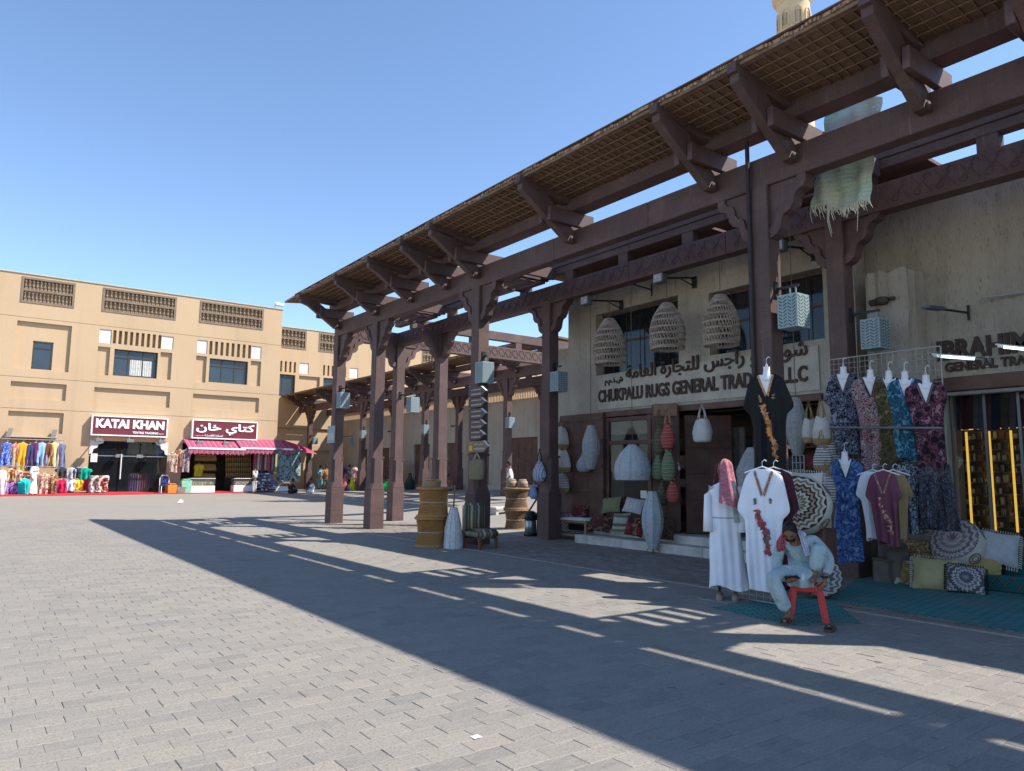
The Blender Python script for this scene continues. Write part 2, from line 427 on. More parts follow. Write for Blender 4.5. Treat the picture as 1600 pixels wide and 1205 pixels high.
# ================================================================== ground and paving
def _stone():
    t = NT('grey_paving_stone'); g = t.n('ShaderNodeNewGeometry'); oi = t.n('ShaderNodeObjectInfo')
    r = t.math('FRACT', t.math('ADD', g.outputs['Random Per Island'], t.math('MULTIPLY', oi.outputs['Random'], 7.31)))
    co = t.coord((1, 1, 1), 'World')
    base = t.ramp(r, [(0, (.178, .166, .150)), (.22, (.215, .199, .177)), (.45, (.250, .229, .199)), (.62, (.205, .190, .170)), (.8, (.232, .213, .187)), (.93, (.262, .236, .198)), (1, (.165, .160, .155))])
    band = t.noise(t.coord((3.5, 14, 3), 'World', (0, 0, .25)), 1.6, 5, .6, 1.2); fine = t.noise(co, 55, 5, .7); big = t.noise(co, .35, 4, .6)
    c = t.mix(t.ramp(band, [(.35, (0, 0, 0)), (.7, (.5, .5, .5))]), base, (.295, .270, .230))
    c = t.mix(t.ramp(big, [(.4, (0, 0, 0)), (.7, (.45, .45, .45))]), c, (.295, .265, .220))
    c = t.mix(t.ramp(fine, [(.34, (.75, .75, .75)), (.52, (0, 0, 0))]), c, (.125, .118, .11))
    vein = t.noise(t.coord((2.2, 30, 6), 'World', (0, 0, -.35)), 2.0, 6, .7, 2.0); c = t.mix(t.ramp(vein, [(.56, (0, 0, 0)), (.68, (.5, .5, .5))]), c, (.35, .325, .29))
    st = t.noise(co, 1.3, 5, .72); c = t.mix(t.ramp(st, [(.58, (0, 0, 0)), (.70, (.38, .38, .38))]), c, (.13, .120, .108)); gum = t.noise(co, 7.5, 2, .4); c = t.mix(t.ramp(gum, [(.735, (0, 0, 0)), (.75, (.6, .6, .6))]), c, (.07, .066, .062))
    t.bump(t.math('ADD', fine, band), .35, .006)
    MATS['stone'] = t.done(c, .78, 0, .35)
    t = NT('paved_ground'); co = t.coord((1, 1, 1), 'World')
    br = t.n('ShaderNodeTexBrick'); br.inputs['Scale'].default_value = 1; br.inputs['Brick Width'].default_value = .295; br.inputs['Row Height'].default_value = .178
    br.inputs['Mortar Size'].default_value = .008; br.inputs['Mortar Smooth'].default_value = .3; t.l(co, br.inputs['Vector'])
    br.inputs['Color1'].default_value = (.225, .208, .186, 1); br.inputs['Color2'].default_value = (.25, .228, .20, 1); br.inputs['Mortar'].default_value = (.26, .22, .17, 1)
    c = t.mix(t.ramp(t.noise(co, .3, 4), [(.4, (0, 0, 0)), (.7, (.4, .4, .4))]), br.outputs['Color'], (.275, .25, .213))
    t.bump(t.noise(co, 40, 4), .2, .006)
    MATS['ground'] = t.done(c, .85, 0, .25)
    t = NT('brown_paving_brick'); g = t.n('ShaderNodeNewGeometry'); co = t.coord((1, 1, 1), 'World')
    c = t.ramp(g.outputs['Random Per Island'], [(0, (.155, .128, .11)), (.4, (.215, .178, .15)), (.8, (.265, .215, .175)), (1, (.185, .165, .15))])
    c = t.mix(t.ramp(t.noise(co, 2, 4), [(.4, (0, 0, 0)), (.7, (.5, .5, .5))]), c, (.22, .20, .185))
    t.bump(t.noise(co, 60, 4), .3, .004)
    MATS['brickpave'] = t.done(c, .8, 0, .3)
_stone()
gx = [-160, -60, -20] + [-8 + 2*i for i in range(25)] + [60, 120, 200]
gy = [-60, -10, 0] + [2*i for i in range(1, 36)] + [90, 140, 260]
mb = MB()
mb.v = [(x, y, gz(x, y) - (.0025 if y < 29 else .0) ) for y in gy for x in gx]; k = len(gx)
mb.f = [(j*k+i, j*k+i+1, (j+1)*k+i+1, (j+1)*k+i) for j in range(len(gy)-1) for i in range(k-1)]; mb.m = [0] * len(mb.f)
ground = tag(obj('ground', mb, MATS['ground']), 'wide paved square of grey stone setts', kind='structure')
SL, SW = .295, .178
XE = 9.05                                     # where the grey stones give way to small brown bricks
stone_meshes = []
for v in range(4):
    a, b = SL/2 - .0020, SW/2 - .0024; rr = random.Random(v)
    j = lambda s=.0016: rr.uniform(-s, s)
    top = [(-a+.0035+j(), -b+.0045+j(), .002), (a-.0035+j(), -b+.0045+j(), .002), (a-.0035+j(), b-.0045+j(), .002), (-a+.0035+j(), b-.0045+j(), .002)]
    mid = [(-a+j(), -b+j(), -.001), (a+j(), -b+j(), -.001), (a+j(), b+j(), -.001), (-a+j(), b+j(), -.001)]
    bot = [(p[0], p[1], -.03) for p in mid]
    m = MB().add(bot + mid + top, [(8, 9, 10, 11)] + [(4+i, 4+(i+1) % 4, 8+(i+1) % 4, 8+i) for i in range(4)] + [(i, (i+1) % 4, 4+(i+1) % 4, 4+i) for i in range(4)])
    stone_meshes.append(m)
cells = []
def cam_px(p):
    q = RW.transposed() @ (Vector(p) - EYE)
    if q.z > -.2: return None
    return CX + FPX * q.x / -q.z, CY - FPX * q.y / -q.z, -q.z
for r in range(int(32 / SW)):
    y = .9 + r * SW
    for i in range(-12, int((XE + SL) / SL) + 1):
        x = i * SL + (SL / 2 if r % 2 else 0) + .02 * math.sin(r * 1.7) - .05
        if x > XE - SL * .45: continue
        p = cam_px((x, y, 0))
        big = 1e9
        if p and -60 < p[0] < 1660 and p[1] < 1240: big = p[2]
        cells.append((big, x, y))
cells.sort()
near_meshes = [mesh_of(m, MATS['stone']) for m in stone_meshes]
mb = MB()
for n, (d, x, y) in enumerate(cells):
    z = random.uniform(-.002, .002)
    if n < 300:
        inst('paving_stone', ground, near_meshes[n % 4], (x, y, z), (random.uniform(-.006, .006), random.uniform(-.006, .006), random.uniform(-.012, .012)))
    else:
        m = stone_meshes[n % 4]; ca, sa = math.cos(random.uniform(-.012, .012)), random.uniform(-.012, .012)
        tx, ty = random.uniform(-.008, .008), random.uniform(-.012, .012)
        mb.add([(x + v[0]*ca - v[1]*sa, y + v[0]*sa + v[1]*ca, z + v[2] + v[0]*tx + v[1]*ty) for v in m.v], m.f)
o = obj('paving_stones', mb, MATS['stone'], ground, recalc=False); o['kind'] = 'stuff'
mb = MB()
for i in range(int((13.1 - XE) / .105)):
    for j in range(int(22 / .21)):
        x = XE + .06 + i * .105; y = .5 + j * .21 + (.105 if i % 2 else 0)
        z = random.uniform(-.003, .003)
        mb.add([(x + u*.0495, y + v*.1, zz + z) for zz, in ((-.02,), (.001,)) for u, v in ((-1,-1),(1,-1),(1,1),(-1,1))],
               [(4,5,6,7),(0,1,5,4),(1,2,6,5),(2,3,7,6),(3,0,4,7)])
o = obj('paving_bricks', mb, MATS['brickpave'], ground, recalc=False); o['kind'] = 'stuff'
mb = MB()                                     # pale edging course between stones and bricks
for j in range(60):
    y = .6 + j * .4; mb.bbox((XE - .06, y + .004, -.03), (XE + .02, y + .396, .004), .005)
o = obj('edging_stones', mb, mat('pale_edging', (.34, .29, .23), .3, 12, .85, .3, 50, kind='World'), ground); o['kind'] = 'stuff'

# ================================================================== timber colonnades
TIM = MATS['timber']
def capital_mesh():
    cur = [(.64, 0), (.645, -.10), (.60, -.185), (.49, -.225), (.44, -.29), (.425, -.40), (.36, -.49), (.245, -.535), (.215, -.62), (.19, -.735), (.115, -.815), (0, -.86)]
    ins = [(.50, 0), (.505, -.06), (.46, -.12), (.36, -.155), (.325, -.22), (.305, -.32), (.25, -.39), (.16, -.425), (.13, -.50), (.11, -.60), (.06, -.66), (0, -.70)]
    m = MB().prism([(0, 0)] + cur, 0, -.075, .075)
    n = len(cur)
    for t in (-1, 1):                        # raised band along the scalloped edge
        vs = [(t*.115, u, v) for u, v in cur] + [(t*.115, u, v) for u, v in ins] + [(t*.07, u, v) for u, v in cur] + [(t*.07, u, v) for u, v in ins]
        fs = []
        for i in range(n - 1):
            fs += [(i, i+1, n+i+1, n+i), (i, i+1, 2*n+i+1, 2*n+i), (n+i, n+i+1, 3*n+i+1, 3*n+i)]
        m.add(vs, fs)
    return m
def ring(w, c, z):                            # square of half width w with cut corners c
    return [(w-c, -w, z), (w, -w+c, z), (w, w-c, z), (w-c, w, z), (-w+c, w, z), (-w, w-c, z), (-w, -w+c, z), (-w+c, -w, z)]
def loft(rings):
    m = MB(); n = len(rings[0]); vs = [p for r in rings for p in r]; fs = []
    for i in range(len(rings) - 1):
        fs += [(i*n+j, i*n+(j+1) % n, (i+1)*n+(j+1) % n, (i+1)*n+j) for j in range(n)]
    fs += [tuple(range(n))[::-1], tuple(range((len(rings)-1)*n, len(rings)*n))]
    return m.add(vs, fs)
ME_cap = mesh_of(capital_mesh(), TIM)
ME_ped = mesh_of(loft([ring(.222, .008, -.4), ring(.222, .008, .395), ring(.214, .008, .40), ring(.214, .008, .408), ring(.220, .008, .413), ring(.220, .008, 1.12), ring(.210, .008, 1.125), ring(.210, .008, 1.137),
                       ring(.215, .01, 1.145), ring(.205, .085, 1.34), ring(.200, .085, 2.06), ring(.200, .012, 2.065), ring(.200, .012, 2.11), ring(.165, .012, 2.115), ring(.165, .012, 2.125)]), TIM)
ME_shaft = mesh_of(loft([ring(.160, .014, 0), ring(.160, .014, 1)]), TIM)
def column(par, x, y, caps=('+Y', '-Y'), ztop=6.17, zb=None):
    zb = gz(x, y) if zb is None else zb
    c = inst('column', par, ME_shaft, (x, y, zb + 2.1), scale=(1, 1, ztop - zb - 2.1))
    # sub-parts hang under the column; undo its stretch
    s = 1 / (ztop - zb - 2.1)
    p = bpy.data.objects.new('pedestal', ME_ped); C.objects.link(p); p.parent = c; p.location = (0, 0, -2.1 * s); p.scale = (1, 1, s)
    for d in caps:
        a = {'+Y': 0, '-Y': PI, '+X': -PI/2, '-X': PI/2}[d]
        k = bpy.data.objects.new('capital_bracket', ME_cap); C.objects.link(k); k.parent = c
        off = {'+Y': (0, .158), '-Y': (0, -.158), '+X': (.158, 0), '-X': (-.158, 0)}[d]
        k.location = (off[0], off[1], 1.0); k.scale = (1, 1, s); k.rotation_euler.z = a
    return c
def scroll_mesh():
    pts = []
    for i in range(9):
        a = PI * (1.15 - 1.5 * i / 8); pts.append((0, -.085 + .055 * math.cos(a), .11 + .045 * math.sin(a)))
    for i in range(1, 9):
        a = PI * (1.5 * i / 8 + .62); pts.append((0, .085 - .055 * math.cos(a + .5), -.11 + .045 * math.sin(a + .5)))
    m = MB().tube(pts, .011, 4)
    m.tube([(0, -.15, -.17), (0, -.02, .03), (0, .0, .05)], .009, 4).tube([(0, .15, .17), (0, .02, -.03), (0, .0, -.05)], .009, 4)
    return m
ME_scroll = mesh_of(scroll_mesh(), TIM)
def _reed():
    t = NT('reed_matting'); co = t.coord((1, 1, 1), 'World')
    a = t.n('ShaderNodeTexWave'); a.bands_direction = 'X'; a.inputs['Scale'].default_value = 22; a.inputs['Distortion'].default_value = 4; a.inputs['Detail'].default_value = 3; t.l(co, a.inputs[0])
    b = t.noise(t.coord((6, 40, 20), 'World'), 2.2, 4)
    c = t.ramp(t.math('MULTIPLY', a.outputs['Fac'], b), [(.05, (.14, .088, .052)), (.26, (.33, .205, .128)), (.52, (.47, .315, .20))])
    t.bump(t.math('ADD', a.outputs['Fac'], b), .8, .015)
    MATS['reed'] = t.done(c, .9, 0, .1)
_reed()
BAT = mat('bamboo_batten', (.20, .13, .088), .35, 8, .75, .2, 40, kind='World')
BOLT = mat('rusty_bolt_head', (.06, .045, .04), .3, 20, .75, .2)
def sag(y): return -.011 * min(10, max(0., y - 13.5))
def pergola(par, xo, Y0, Y1, yb, bays, fine=True):
    """xo shifts the whole run in x. front beam face 9.76, back beam face 12.0"""
    X = lambda v: v + xo
    # front and back beams in lengths
    joints = [Y0] + [y for y in (2.95, 9.05, 11.75, 17.4, 26, 33, 40, 47, 54) if Y0 + .5 < y < Y1 - .5] + [Y1]
    for a, b in zip(joints, joints[1:]):
        obj('front_beam', MB().bbox((X(9.77), a + .002, 6.17), (X(10.03), b - .002, 6.65), .012), TIM, par)
        cb = obj('carved_beam', MB().bbox((X(12.02), a + .004, 6.10), (X(12.28), b - .004, 6.55), .012), TIM, par)
        obj('base_rail', MB().bbox((X(12.0), a + .004, 6.075), (X(12.3), b - .004, 6.115), .006), TIM, cb)
        if fine:
            n = int((b - a) / .34)
            for i in range(n):
                inst('carved_scroll', cb, ME_scroll, (X(12.016), a + .2 + i * (b - a - .2) / n, 6.335))
        u = obj('upper_beam', MB().bbox((X(12.03), a + .003, 6.80), (X(12.27), b - .003, 6.965), .01), TIM, par)
        obj('top_rail', MB().bbox((X(12.0), a + .003, 6.968), (X(12.3), b - .003, 7.10), .01), TIM, u)
    y = Y0 + .6
    while y < Y1 - .3:
        piece('spacer_block', par, (X(12.15), y, 6.675), (.22, .3, .25), TIM); y += 1.92
    # eave brackets
    for q in yb:
        inner = (not fine) or any(abs(q - bb[0]) < .02 for bb in bays)
        o = obj('cantilever_beam', MB().bbox((X(8.98), q - .185, 6.67), (X(12.03 if inner else 10.16), q - .085, 6.965), .010), TIM, par)
        obj('cantilever_beam', MB().bbox((X(8.98), q + .085, 6.67), (X(12.03 if inner else 10.16), q + .185, 6.965), .010), TIM, par)
        r = obj('rafter', MB().bar((X(8.30), q, 7.385 + sag(q)), (X(9.75), q, 7.185), .15, .16), TIM, par)
        s = obj('strut', MB().add([(X(x_), q + y_, z_) for y_ in (-.075, .075) for x_, z_ in ((8.36, 7.31 + sag(q)), (8.36, 7.18 + sag(q)), (8.62, 7.0), (9.56, 6.36), (9.765, 6.36), (9.765, 6.56), (9.25, 6.95), (8.95, 7.25 + sag(q)))],
            [(7,6,5,4,3,2,1,0), (8,9,10,11,12,13,14,15)] + [(i, (i+1) % 8, 8 + (i+1) % 8, 8 + i) for i in range(8)]), TIM, par)
        obj('bolt', MB().lathe([(.03, -.03), (.055, 0), (.055, .03), (.02, .05)], (X(9.64), q - .075, 6.41), 10, rot=Matrix.Rotation(PI/2, 3, 'X')), BOLT, s)
    pb = [Y0] + [q for q in yb if Y0 < q < Y1] + [Y1]
    for a, b in zip(pb, pb[1:]):
        if b - a < .3: continue
        obj('purlin', MB().bbox((X(9.55), a + .002, 6.972), (X(9.93), b - .002, 7.215), .012), TIM, par)
        m = MB(); rr = random.Random(int(a*100)); nx, ny = 6, max(4, int((b - a) / .12))
        jag = [[rr.uniform(-.03, .02) for _ in range(ny + 1)] for _ in range(2)]
        def f(u, v, dz, jag=jag, ny=ny, a=a, b=b):
            j = min(ny, int(round(v * ny)))
            x = 8.36 + 1.40 * u + (jag[0][j] if u < .01 else 0)
            z = 7.47 - .165 * u + sag(a + (b - a) * v) * (1 - u) + dz - .018 * math.sin(PI * v) + .006 * math.sin(23 * v + 9 * u)
            return (X(x), a + .004 + (b - a - .008) * v, z)
        m.grid(lambda u, v: f(u, v, 0), nx, ny); m.grid(lambda u, v: f(u, v, .05), nx, ny)
        k0 = (nx + 1) * (ny + 1)
        for j in range(ny):
            for i in (0, nx):
                p = j*(nx+1)+i; m.f.append((p, p+nx+1, p+nx+1+k0, p+k0)); m.m.append(0)
        for i in range(nx):
            for j in (0, ny):
                p = j*(nx+1)+i; m.f.append((p, p+1, p+1+k0, p+k0)); m.m.append(0)
        mat_ = obj('reed_mat', m, MATS['reed'], par)
        obj('roof_board', MB().add([(X(8.34), a, 7.523 + sag(a)), (X(9.85), a, 7.345), (X(9.85), b, 7.345), (X(8.34), b, 7.523 + sag(b)), (X(8.34), a, 7.545 + sag(a)), (X(9.85), a, 7.367), (X(9.85), b, 7.367), (X(8.34), b, 7.545 + sag(b))],
            [(0,3,2,1),(4,5,6,7),(0,1,5,4),(1,2,6,5),(2,3,7,6),(3,0,4,7)]), MATS['darkwood'], par)
        tilt = math.atan2(.165, 1.40); nb = max(2, int((b - a) / .16))
        bars = MB()
        for i in range(nb):
            yy = a + (b - a) * (i + .5) / nb + rr.uniform(-.02, .02); xc = 9.06; zc = 7.47 - .165 * .5 + sag(yy) * .5 - .022 - .018 * math.sin(PI * (yy - a) / (b - a))
            if fine: piece('batten', mat_, (X(xc), yy, zc), (1.39, .022, .02), BAT, (0, math.atan2(.165 + sag(yy), 1.40), rr.uniform(-.03, .03)))
            else: bars.bar((X(8.37), yy, 7.44), (X(9.75), yy, 7.285), .03, .022)
        for i in range(7):
            u = (i + .5) / 7; zc = 7.47 - .165 * u + sag((a + b) / 2) * (1 - u) - .043
            if fine: piece('batten', mat_, (X(8.36 + 1.4 * u), (a + b) / 2, zc), (.024, b - a - .02, .02), BAT, (rr.uniform(-.004, .004), 0, rr.uniform(-.01, .01)))
            else: bars.box((X(8.35 + 1.4 * u), a + .01, zc), (X(8.38 + 1.4 * u), b - .01, zc + .022))
        if fine: piece('eave_batten', mat_, (X(8.40), (a + b) / 2, 7.435 + sag((a + b) / 2)), (.05, b - a, .05), BAT)
        else:
            q_ = obj('battens', bars, BAT, mat_); q_['kind'] = 'stuff'
    for a, b in bays:
        for i in range(6):
            piece('slat', par, (X(10.2 + i * .33), (a + b) / 2 + .05, 6.63), (.17, b - a - .13, .05), TIM)
        piece('slat_bearer', par, (X(11.02), b + .03, 6.62), (2.0, .07, .07), TIM)

pg = thing('pergola', 'long dark brown timber pergola with reed eaves in front of the rug shop', 'pergola', (11, 10, 0))
COLS1 = [1.9, 6.7, 14.7, 20.2, 23.1]
for y in COLS1:
    column(pg, 9.90, y, ('+Y', '-Y') if y < 23 else ('-Y', '+X'))
    column(pg, 12.15, y + .05, ('+Y', '-Y') if y < 20 else ('-Y', '-X') if y < 23 else ('-X', '+X'))
YB1 = [-3.7, -1.5, 1.5, 2.75, 4.15, 6.07, 7.55, 11.1, 14.58, 16.0, 17.87, 20.05, 22.84]
pergola(pg, 0, -4, 23.32, YB1, [(1.5, 2.55), (6.07, 7.2), (14.58, 15.7), (20.05, 21.2)])
# overhang of the roof past the last bracket
obj('reed_mat', MB().add([(8.36, 23.33, 7.36), (9.3, 23.33, 7.30), (9.3, 23.6, 7.29), (8.36, 24.3, 7.33), (8.36, 23.33, 7.42), (9.3, 23.33, 7.36), (9.3, 23.6, 7.35), (8.36, 24.3, 7.39)],
    [(0,3,2,1),(4,5,6,7),(0,1,5,4),(1,2,6,5),(2,3,7,6),(3,0,4,7)]), MATS['reed'], pg)
# cross run along +X at the far end
for a, b in ((10.05, 14.2), (14.2, 20.7)):
    cb = obj('carved_beam', MB().bbox((a + .003, 23.06, 6.102), (b - .003, 23.30, 6.552), .012), TIM, pg)
    obj('base_rail', MB().bbox((a + .003, 23.04, 6.07), (b - .003, 23.32, 6.108), .006), TIM, cb)
    n = int((b - a) / .34)
    for i in range(n): inst('carved_scroll', cb, ME_scroll, (a + .2 + i * (b - a - .2) / n, 23.056, 6.335), (0, 0, PI/2))
    if a > 12: obj('upper_beam', MB().bbox((a - 1.6, 23.07, 6.80), (b - .003, 23.29, 7.14), .01), TIM, pg)
for x in (13.2, 15.3, 17.4, 19.5): piece('spacer_block', pg, (x, 23.18, 6.675), (.3, .2, .25), TIM)
for a, b in ((-3.9, 3.6), (5.3, 9.6), (9.7, 15.0)): obj('deck', MB().box((12.29, a, 6.87), (13.35, b, 6.93)), MATS['darkwood'], pg)
obj('drain_pipe', MB().tube([(9.71, 6.835, .02), (9.70, 6.835, 3), (9.70, 6.84, 6.95)], .035, 8), mat('black_pipe', (.03, .024, .026), .3, 5, .5), pg)
for z in (6.35, 6.47): obj('cable', MB().tube([(11.9, 6.0, z + .1), (11.9, 6.75, z + .1)], .012, 5), mat('pale_cable', (.6, .6, .58), .1), pg)

pg2 = thing('pergola', 'farther brown timber pergola with reed eaves before the grey wall of closed doors', 'pergola', (22, 40, 1))
for y in (28.5, 36.4, 44.5, 53.7):
    column(pg2, 20.85, y); column(pg2, 23.15, y + .05)
pergola(pg2, 10.95, 23.4, 60.2, [24.6, 27.6, 29.4, 33, 35.6, 37.3, 41, 43.7, 45.4, 49, 52.9, 54.6, 57.4, 59.6], [], fine=False)
# ================================================================== buildings
PLA = MATS['plaster']; DW = MATS['darkwood']
SMOOTH = mat('smooth_band_plaster', (.41, .375, .32), .22, 2.5, .9, .5, 30, kind='World', bdist=.01)
GLASS = mat_glass('dim_window_glass', (.012, .018, .02), .72, .06)
CLEAR = mat_glass('clear_shop_glass', (.02, .024, .028), .28, .03)
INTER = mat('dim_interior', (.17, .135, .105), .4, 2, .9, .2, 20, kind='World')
LETTER = mat('brown_letter', (.058, .036, .028), .3, 12, .7, .15, 60)
MARBLE = mat('worn_white_step_stone', (.50, .47, .42), .3, 3, .75, .3, 30, kind='World')
STEEL = mat('grey_steel', (.25, .25, .25), .25, 12, .45, .1, metal=.6)
BLACKM = mat('black_metal', (.02, .02, .022), .3, 10, .5, .1)
WX = 13.0
def ypx(px, py, X=WX): return on(px, py, 0, X).y
def zpx(px, py, X=WX): return on(px, py, 0, X).z
shop = thing('shop_building', 'rough plastered rug shop with brown wooden doors behind the pergola', 'shop building', (14, 11, 0))
Y_L, Y_R = ypx(888, 520), 6.95
w1 = (ypx(1060, 520), ypx(931, 540), zpx(940, 586), zpx(940, 490))
w2 = (ypx(1287, 480), ypx(1108, 500), zpx(1200, 542), zpx(1200, 437))
do = (7.75, ypx(948, 700), .36, zpx(955, 652))
sb = (7.7, ypx(936, 610), zpx(945, 640), zpx(945, 588))
rects = [(sb[0], sb[1], sb[2], sb[3], -.025, 1), (*w1, .34), (*w2, .34), (*do, None)]
mb = rough_wall(0, WX, Y_R, Y_L, 0, 7.0, rects, 1, .6)
wall = obj('wall', mb, [PLA, SMOOTH], shop)
obj('wall', MB().bbox((13.02, Y_L, 0), (13.5, Y_L + .62, zpx(866, 548)), .03), PLA, shop)
# uneven top of the wall
mb = MB(); rr = random.Random(3)
y = Y_R
while y < Y_L:
    d = rr.uniform(.15, .5); mb.bbox((13.02, y, 6.95), (13.5, min(Y_L - .02, y + d), 7.0 + rr.uniform(.0, .10)), .03); y += d
o = obj('wall_coping', mb, PLA, shop); o['kind'] = 'stuff'
# block joints scored into the plaster (thin raised seams)
for zz in (5.95, 6.45): obj('plaster_seam', MB().box((12.985, Y_R + .1, zz), (13.01, Y_L - .1, zz + .018)), PLA, shop)
for yy in (8.6, 9.9, 11.2, 12.6, 13.9): obj('plaster_seam', MB().box((12.986, yy, 5.96), (13.01, yy + .02, 6.98)), PLA, shop)
def shop_window(r):
    y0, y1, z0, z1 = r
    f = obj('window', MB().box((13.26, y0, z0), (13.31, y1, z0 + .05)).box((13.26, y0, z1 - .05), (13.31, y1, z1)).box((13.26, y0, z0), (13.31, y0 + .05, z1)).box((13.26, y1 - .05, z0), (13.31, y1, z1))
            .box((13.255, y0 + .05, z0 + (z1 - z0) * .5), (13.30, y1 - .05, z0 + (z1 - z0) * .5 + .05)), DW, shop)
    n = 6
    for i in range(1, n): piece('window_bar', f, (13.20, y0 + (y1 - y0) * i / n, (z0 + z1) / 2), (.014, .014, z1 - z0 - .02), BLACKM)
    for a, b in ((z0 + .05, z0 + (z1 - z0) * .5), (z0 + (z1 - z0) * .5 + .05, z1 - .05)):
        obj('pane', MB().box((13.275, y0 + .05, a), (13.285, y1 - .05, b)), GLASS, f)
    cur = MB().grid(lambda u, v: (13.325 + .012 * math.sin(u * 90), y0 + .05 + (y1 - y0 - .1) * u, z0 + .05 + (z1 - z0 - .1) * v), 60, 2)
    obj('curtain', cur, mat('blue_grey_curtain', (.10, .13, .145), .4, 3, .9), f)
shop_window(w1); shop_window(w2)
obj('lettering', MB(), LETTER, shop) if False else None
yl, yr = ypx(937, 622), ypx(1264, 600)
zb, zt = zpx(940, 629.5), zpx(940, 610)
lettering('shop_name_lettering', 'CHUKPALU RUGS GENERAL TRADING L.L.C', LETTER, shop, (12.972, yl), (12.972, yr), zb, zt, .03, .028)
za, zc = zpx(980, 599), zpx(980, 572)
yl2, yr2 = ypx(947, 600), ypx(1264, 560)
lettering('arabic_lettering', arab('شوكبالو راجس للتجارة العامة'), LETTER, shop, (12.972, ypx(980, 595)), (12.972, yr2), za, zc, .03, .018, gap=.06)
lettering('arabic_lettering', arab('ش.ذ.م.م'), LETTER, shop, (12.972, ypx(947, 600)), (12.972, ypx(975, 597)), zpx(955, 603), zpx(975, 588), .03, .012)
# room behind the doors
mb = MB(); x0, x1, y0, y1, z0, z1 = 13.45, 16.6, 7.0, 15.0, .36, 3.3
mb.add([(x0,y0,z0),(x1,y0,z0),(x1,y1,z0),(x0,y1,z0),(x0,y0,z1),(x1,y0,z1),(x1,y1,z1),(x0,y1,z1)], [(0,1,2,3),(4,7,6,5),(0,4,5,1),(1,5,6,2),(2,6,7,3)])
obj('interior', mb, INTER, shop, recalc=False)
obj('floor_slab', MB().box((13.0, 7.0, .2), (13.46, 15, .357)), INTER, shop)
obj('lintel', MB().bbox((12.93, do[0] - .1, do[3]), (13.4, do[1] + .12, do[3] + .14), .015), DW, shop)
# shop shutters and glazed doors
def plank_leaf(name, p, q, z0, z1, par, planks=3, th=.05, rails=(.08, .3, .52, .74, .95)):
    """wooden leaf from p to q in plan"""
    p, q = Vector((*p, 0)), Vector((*q, 0)); d = q - p; n = Vector((-d.y, d.x, 0)).normalized()
    m = MB().bar(p + d * .5 + Vector((0, 0, z0)), p + d * .5 + Vector((0, 0, z1)), d.length, th, n)
    # orient: bar's 'w' is along cross(dir, up)
    leaf = obj(name, m, DW, par)
    for i in range(planks):
        c = p + d * ((i + .5) / planks) + n * (-th * .5 - .004)
        k = obj('plank', MB().bar(c + Vector((0, 0, z0 + .02)), c + Vector((0, 0, z1 - .02)), d.length / planks - .012, .016, n), DW, leaf)
    for t in rails:
        c = Vector((0, 0, z0 + (z1 - z0) * t)) + n * (-th * .5 - .022)
        obj('rail', MB().bar(p + c + d * .02, q + c - d * .02, .03, .09), DW, leaf)
    return leaf
leafL = plank_leaf('door_leaf', (12.90, ypx(876, 690, 12.9)), (12.90, ypx(944, 700, 12.9)), .40, zpx(880, 650, 12.9), shop)
yA, yB, yC = do[1], ypx(1016, 700), ypx(1058, 700)
fr = MB()
for y in (yA - .04, yB, yC + .03): fr.bbox((12.96, y - .06, .36), (13.06, y + .06, do[3]), .008)
for z in (.42, 1.02, zpx(985, 691), do[3] - .07): fr.bbox((12.967, yC + .09, z - .05), (13.053, yA - .1, z + .05), .008)
fr.box((12.99, yC + .08, .44), (13.02, yA - .1, 1.0))
dfr = obj('glazed_door', fr, DW, shop)
for a, b in ((yB + .06, yA - .10), (yC + .09, yB - .06)):
    for c, d in ((1.07, zpx(985, 691) - .05), (zpx(985, 691) + .05, do[3] - .12)):
        obj('pane', MB().box((13.0, a, c), (13.01, b, d)), CLEAR, dfr)
obj('notice', MB().box((12.992, yB + .12, 1.1), (12.997, yB + .32, 1.28)), mat('paper_notice', (.7, .7, .68), .1), dfr)
obj('valance', MB().box((13.03, yB + .06, do[3] - .45), (13.05, yA - .12, do[3] - .12)), mat('tan_valance', (.4, .31, .18), .2), dfr)
leafM = plank_leaf('door_leaf', (12.55, ypx(1019, 700, 12.55)), (12.93, ypx(1062, 700, 12.93)), .42, zpx(1040, 632, 12.7), shop, 2)
obj('pale_board', MB().bar((12.50, ypx(1021, 640, 12.5), zpx(1040, 640, 12.6)), (12.82, ypx(1058, 640, 12.82), zpx(1040, 640, 12.6)), .03, .28), mat('pale_wood_board', (.2, .125, .075), .3, 6, .7), leafM)
obj('padlock', MB().lathe([(.02, 0), (.03, .02), (.03, .08), (.012, .1)], (12.26, ypx(1063, 700, 12.3), 1.75), 8).tube([(12.26, ypx(1063, 700, 12.3), 1.85), (12.27, ypx(1063, 700, 12.3) + .05, 1.93), (12.30, ypx(1063, 700, 12.3) + .10, 1.85)], .008, 5), STEEL, leafM)
leafR = plank_leaf('door_leaf', (13.05, ypx(1068, 700) ), (13.9, ypx(1068, 700) - .62), .38, do[3] - .08, shop, 2)
# steps
def steps(par, x0, x1, y0, y1, z, mats=MARBLE, n=1.15):
    y = y0
    while y < y1 - .05:
        e = min(y1, y + n); obj('step_stone', MB().bbox((x0, y + .003, -.05), (x1, e - .003, z), .014), mats, par); y = e
stp = thing('doorstep', 'worn pale stone step running below the rug shop doors', 'step', (12.6, 11, 0))
steps(stp, 12.14, 12.75, 7.6, 13.78, .19)
steps(stp, 12.55, 13.0, 7.6, 11.25, .36)
steps(stp, 12.75, 13.0, 11.25, 13.78, .34)

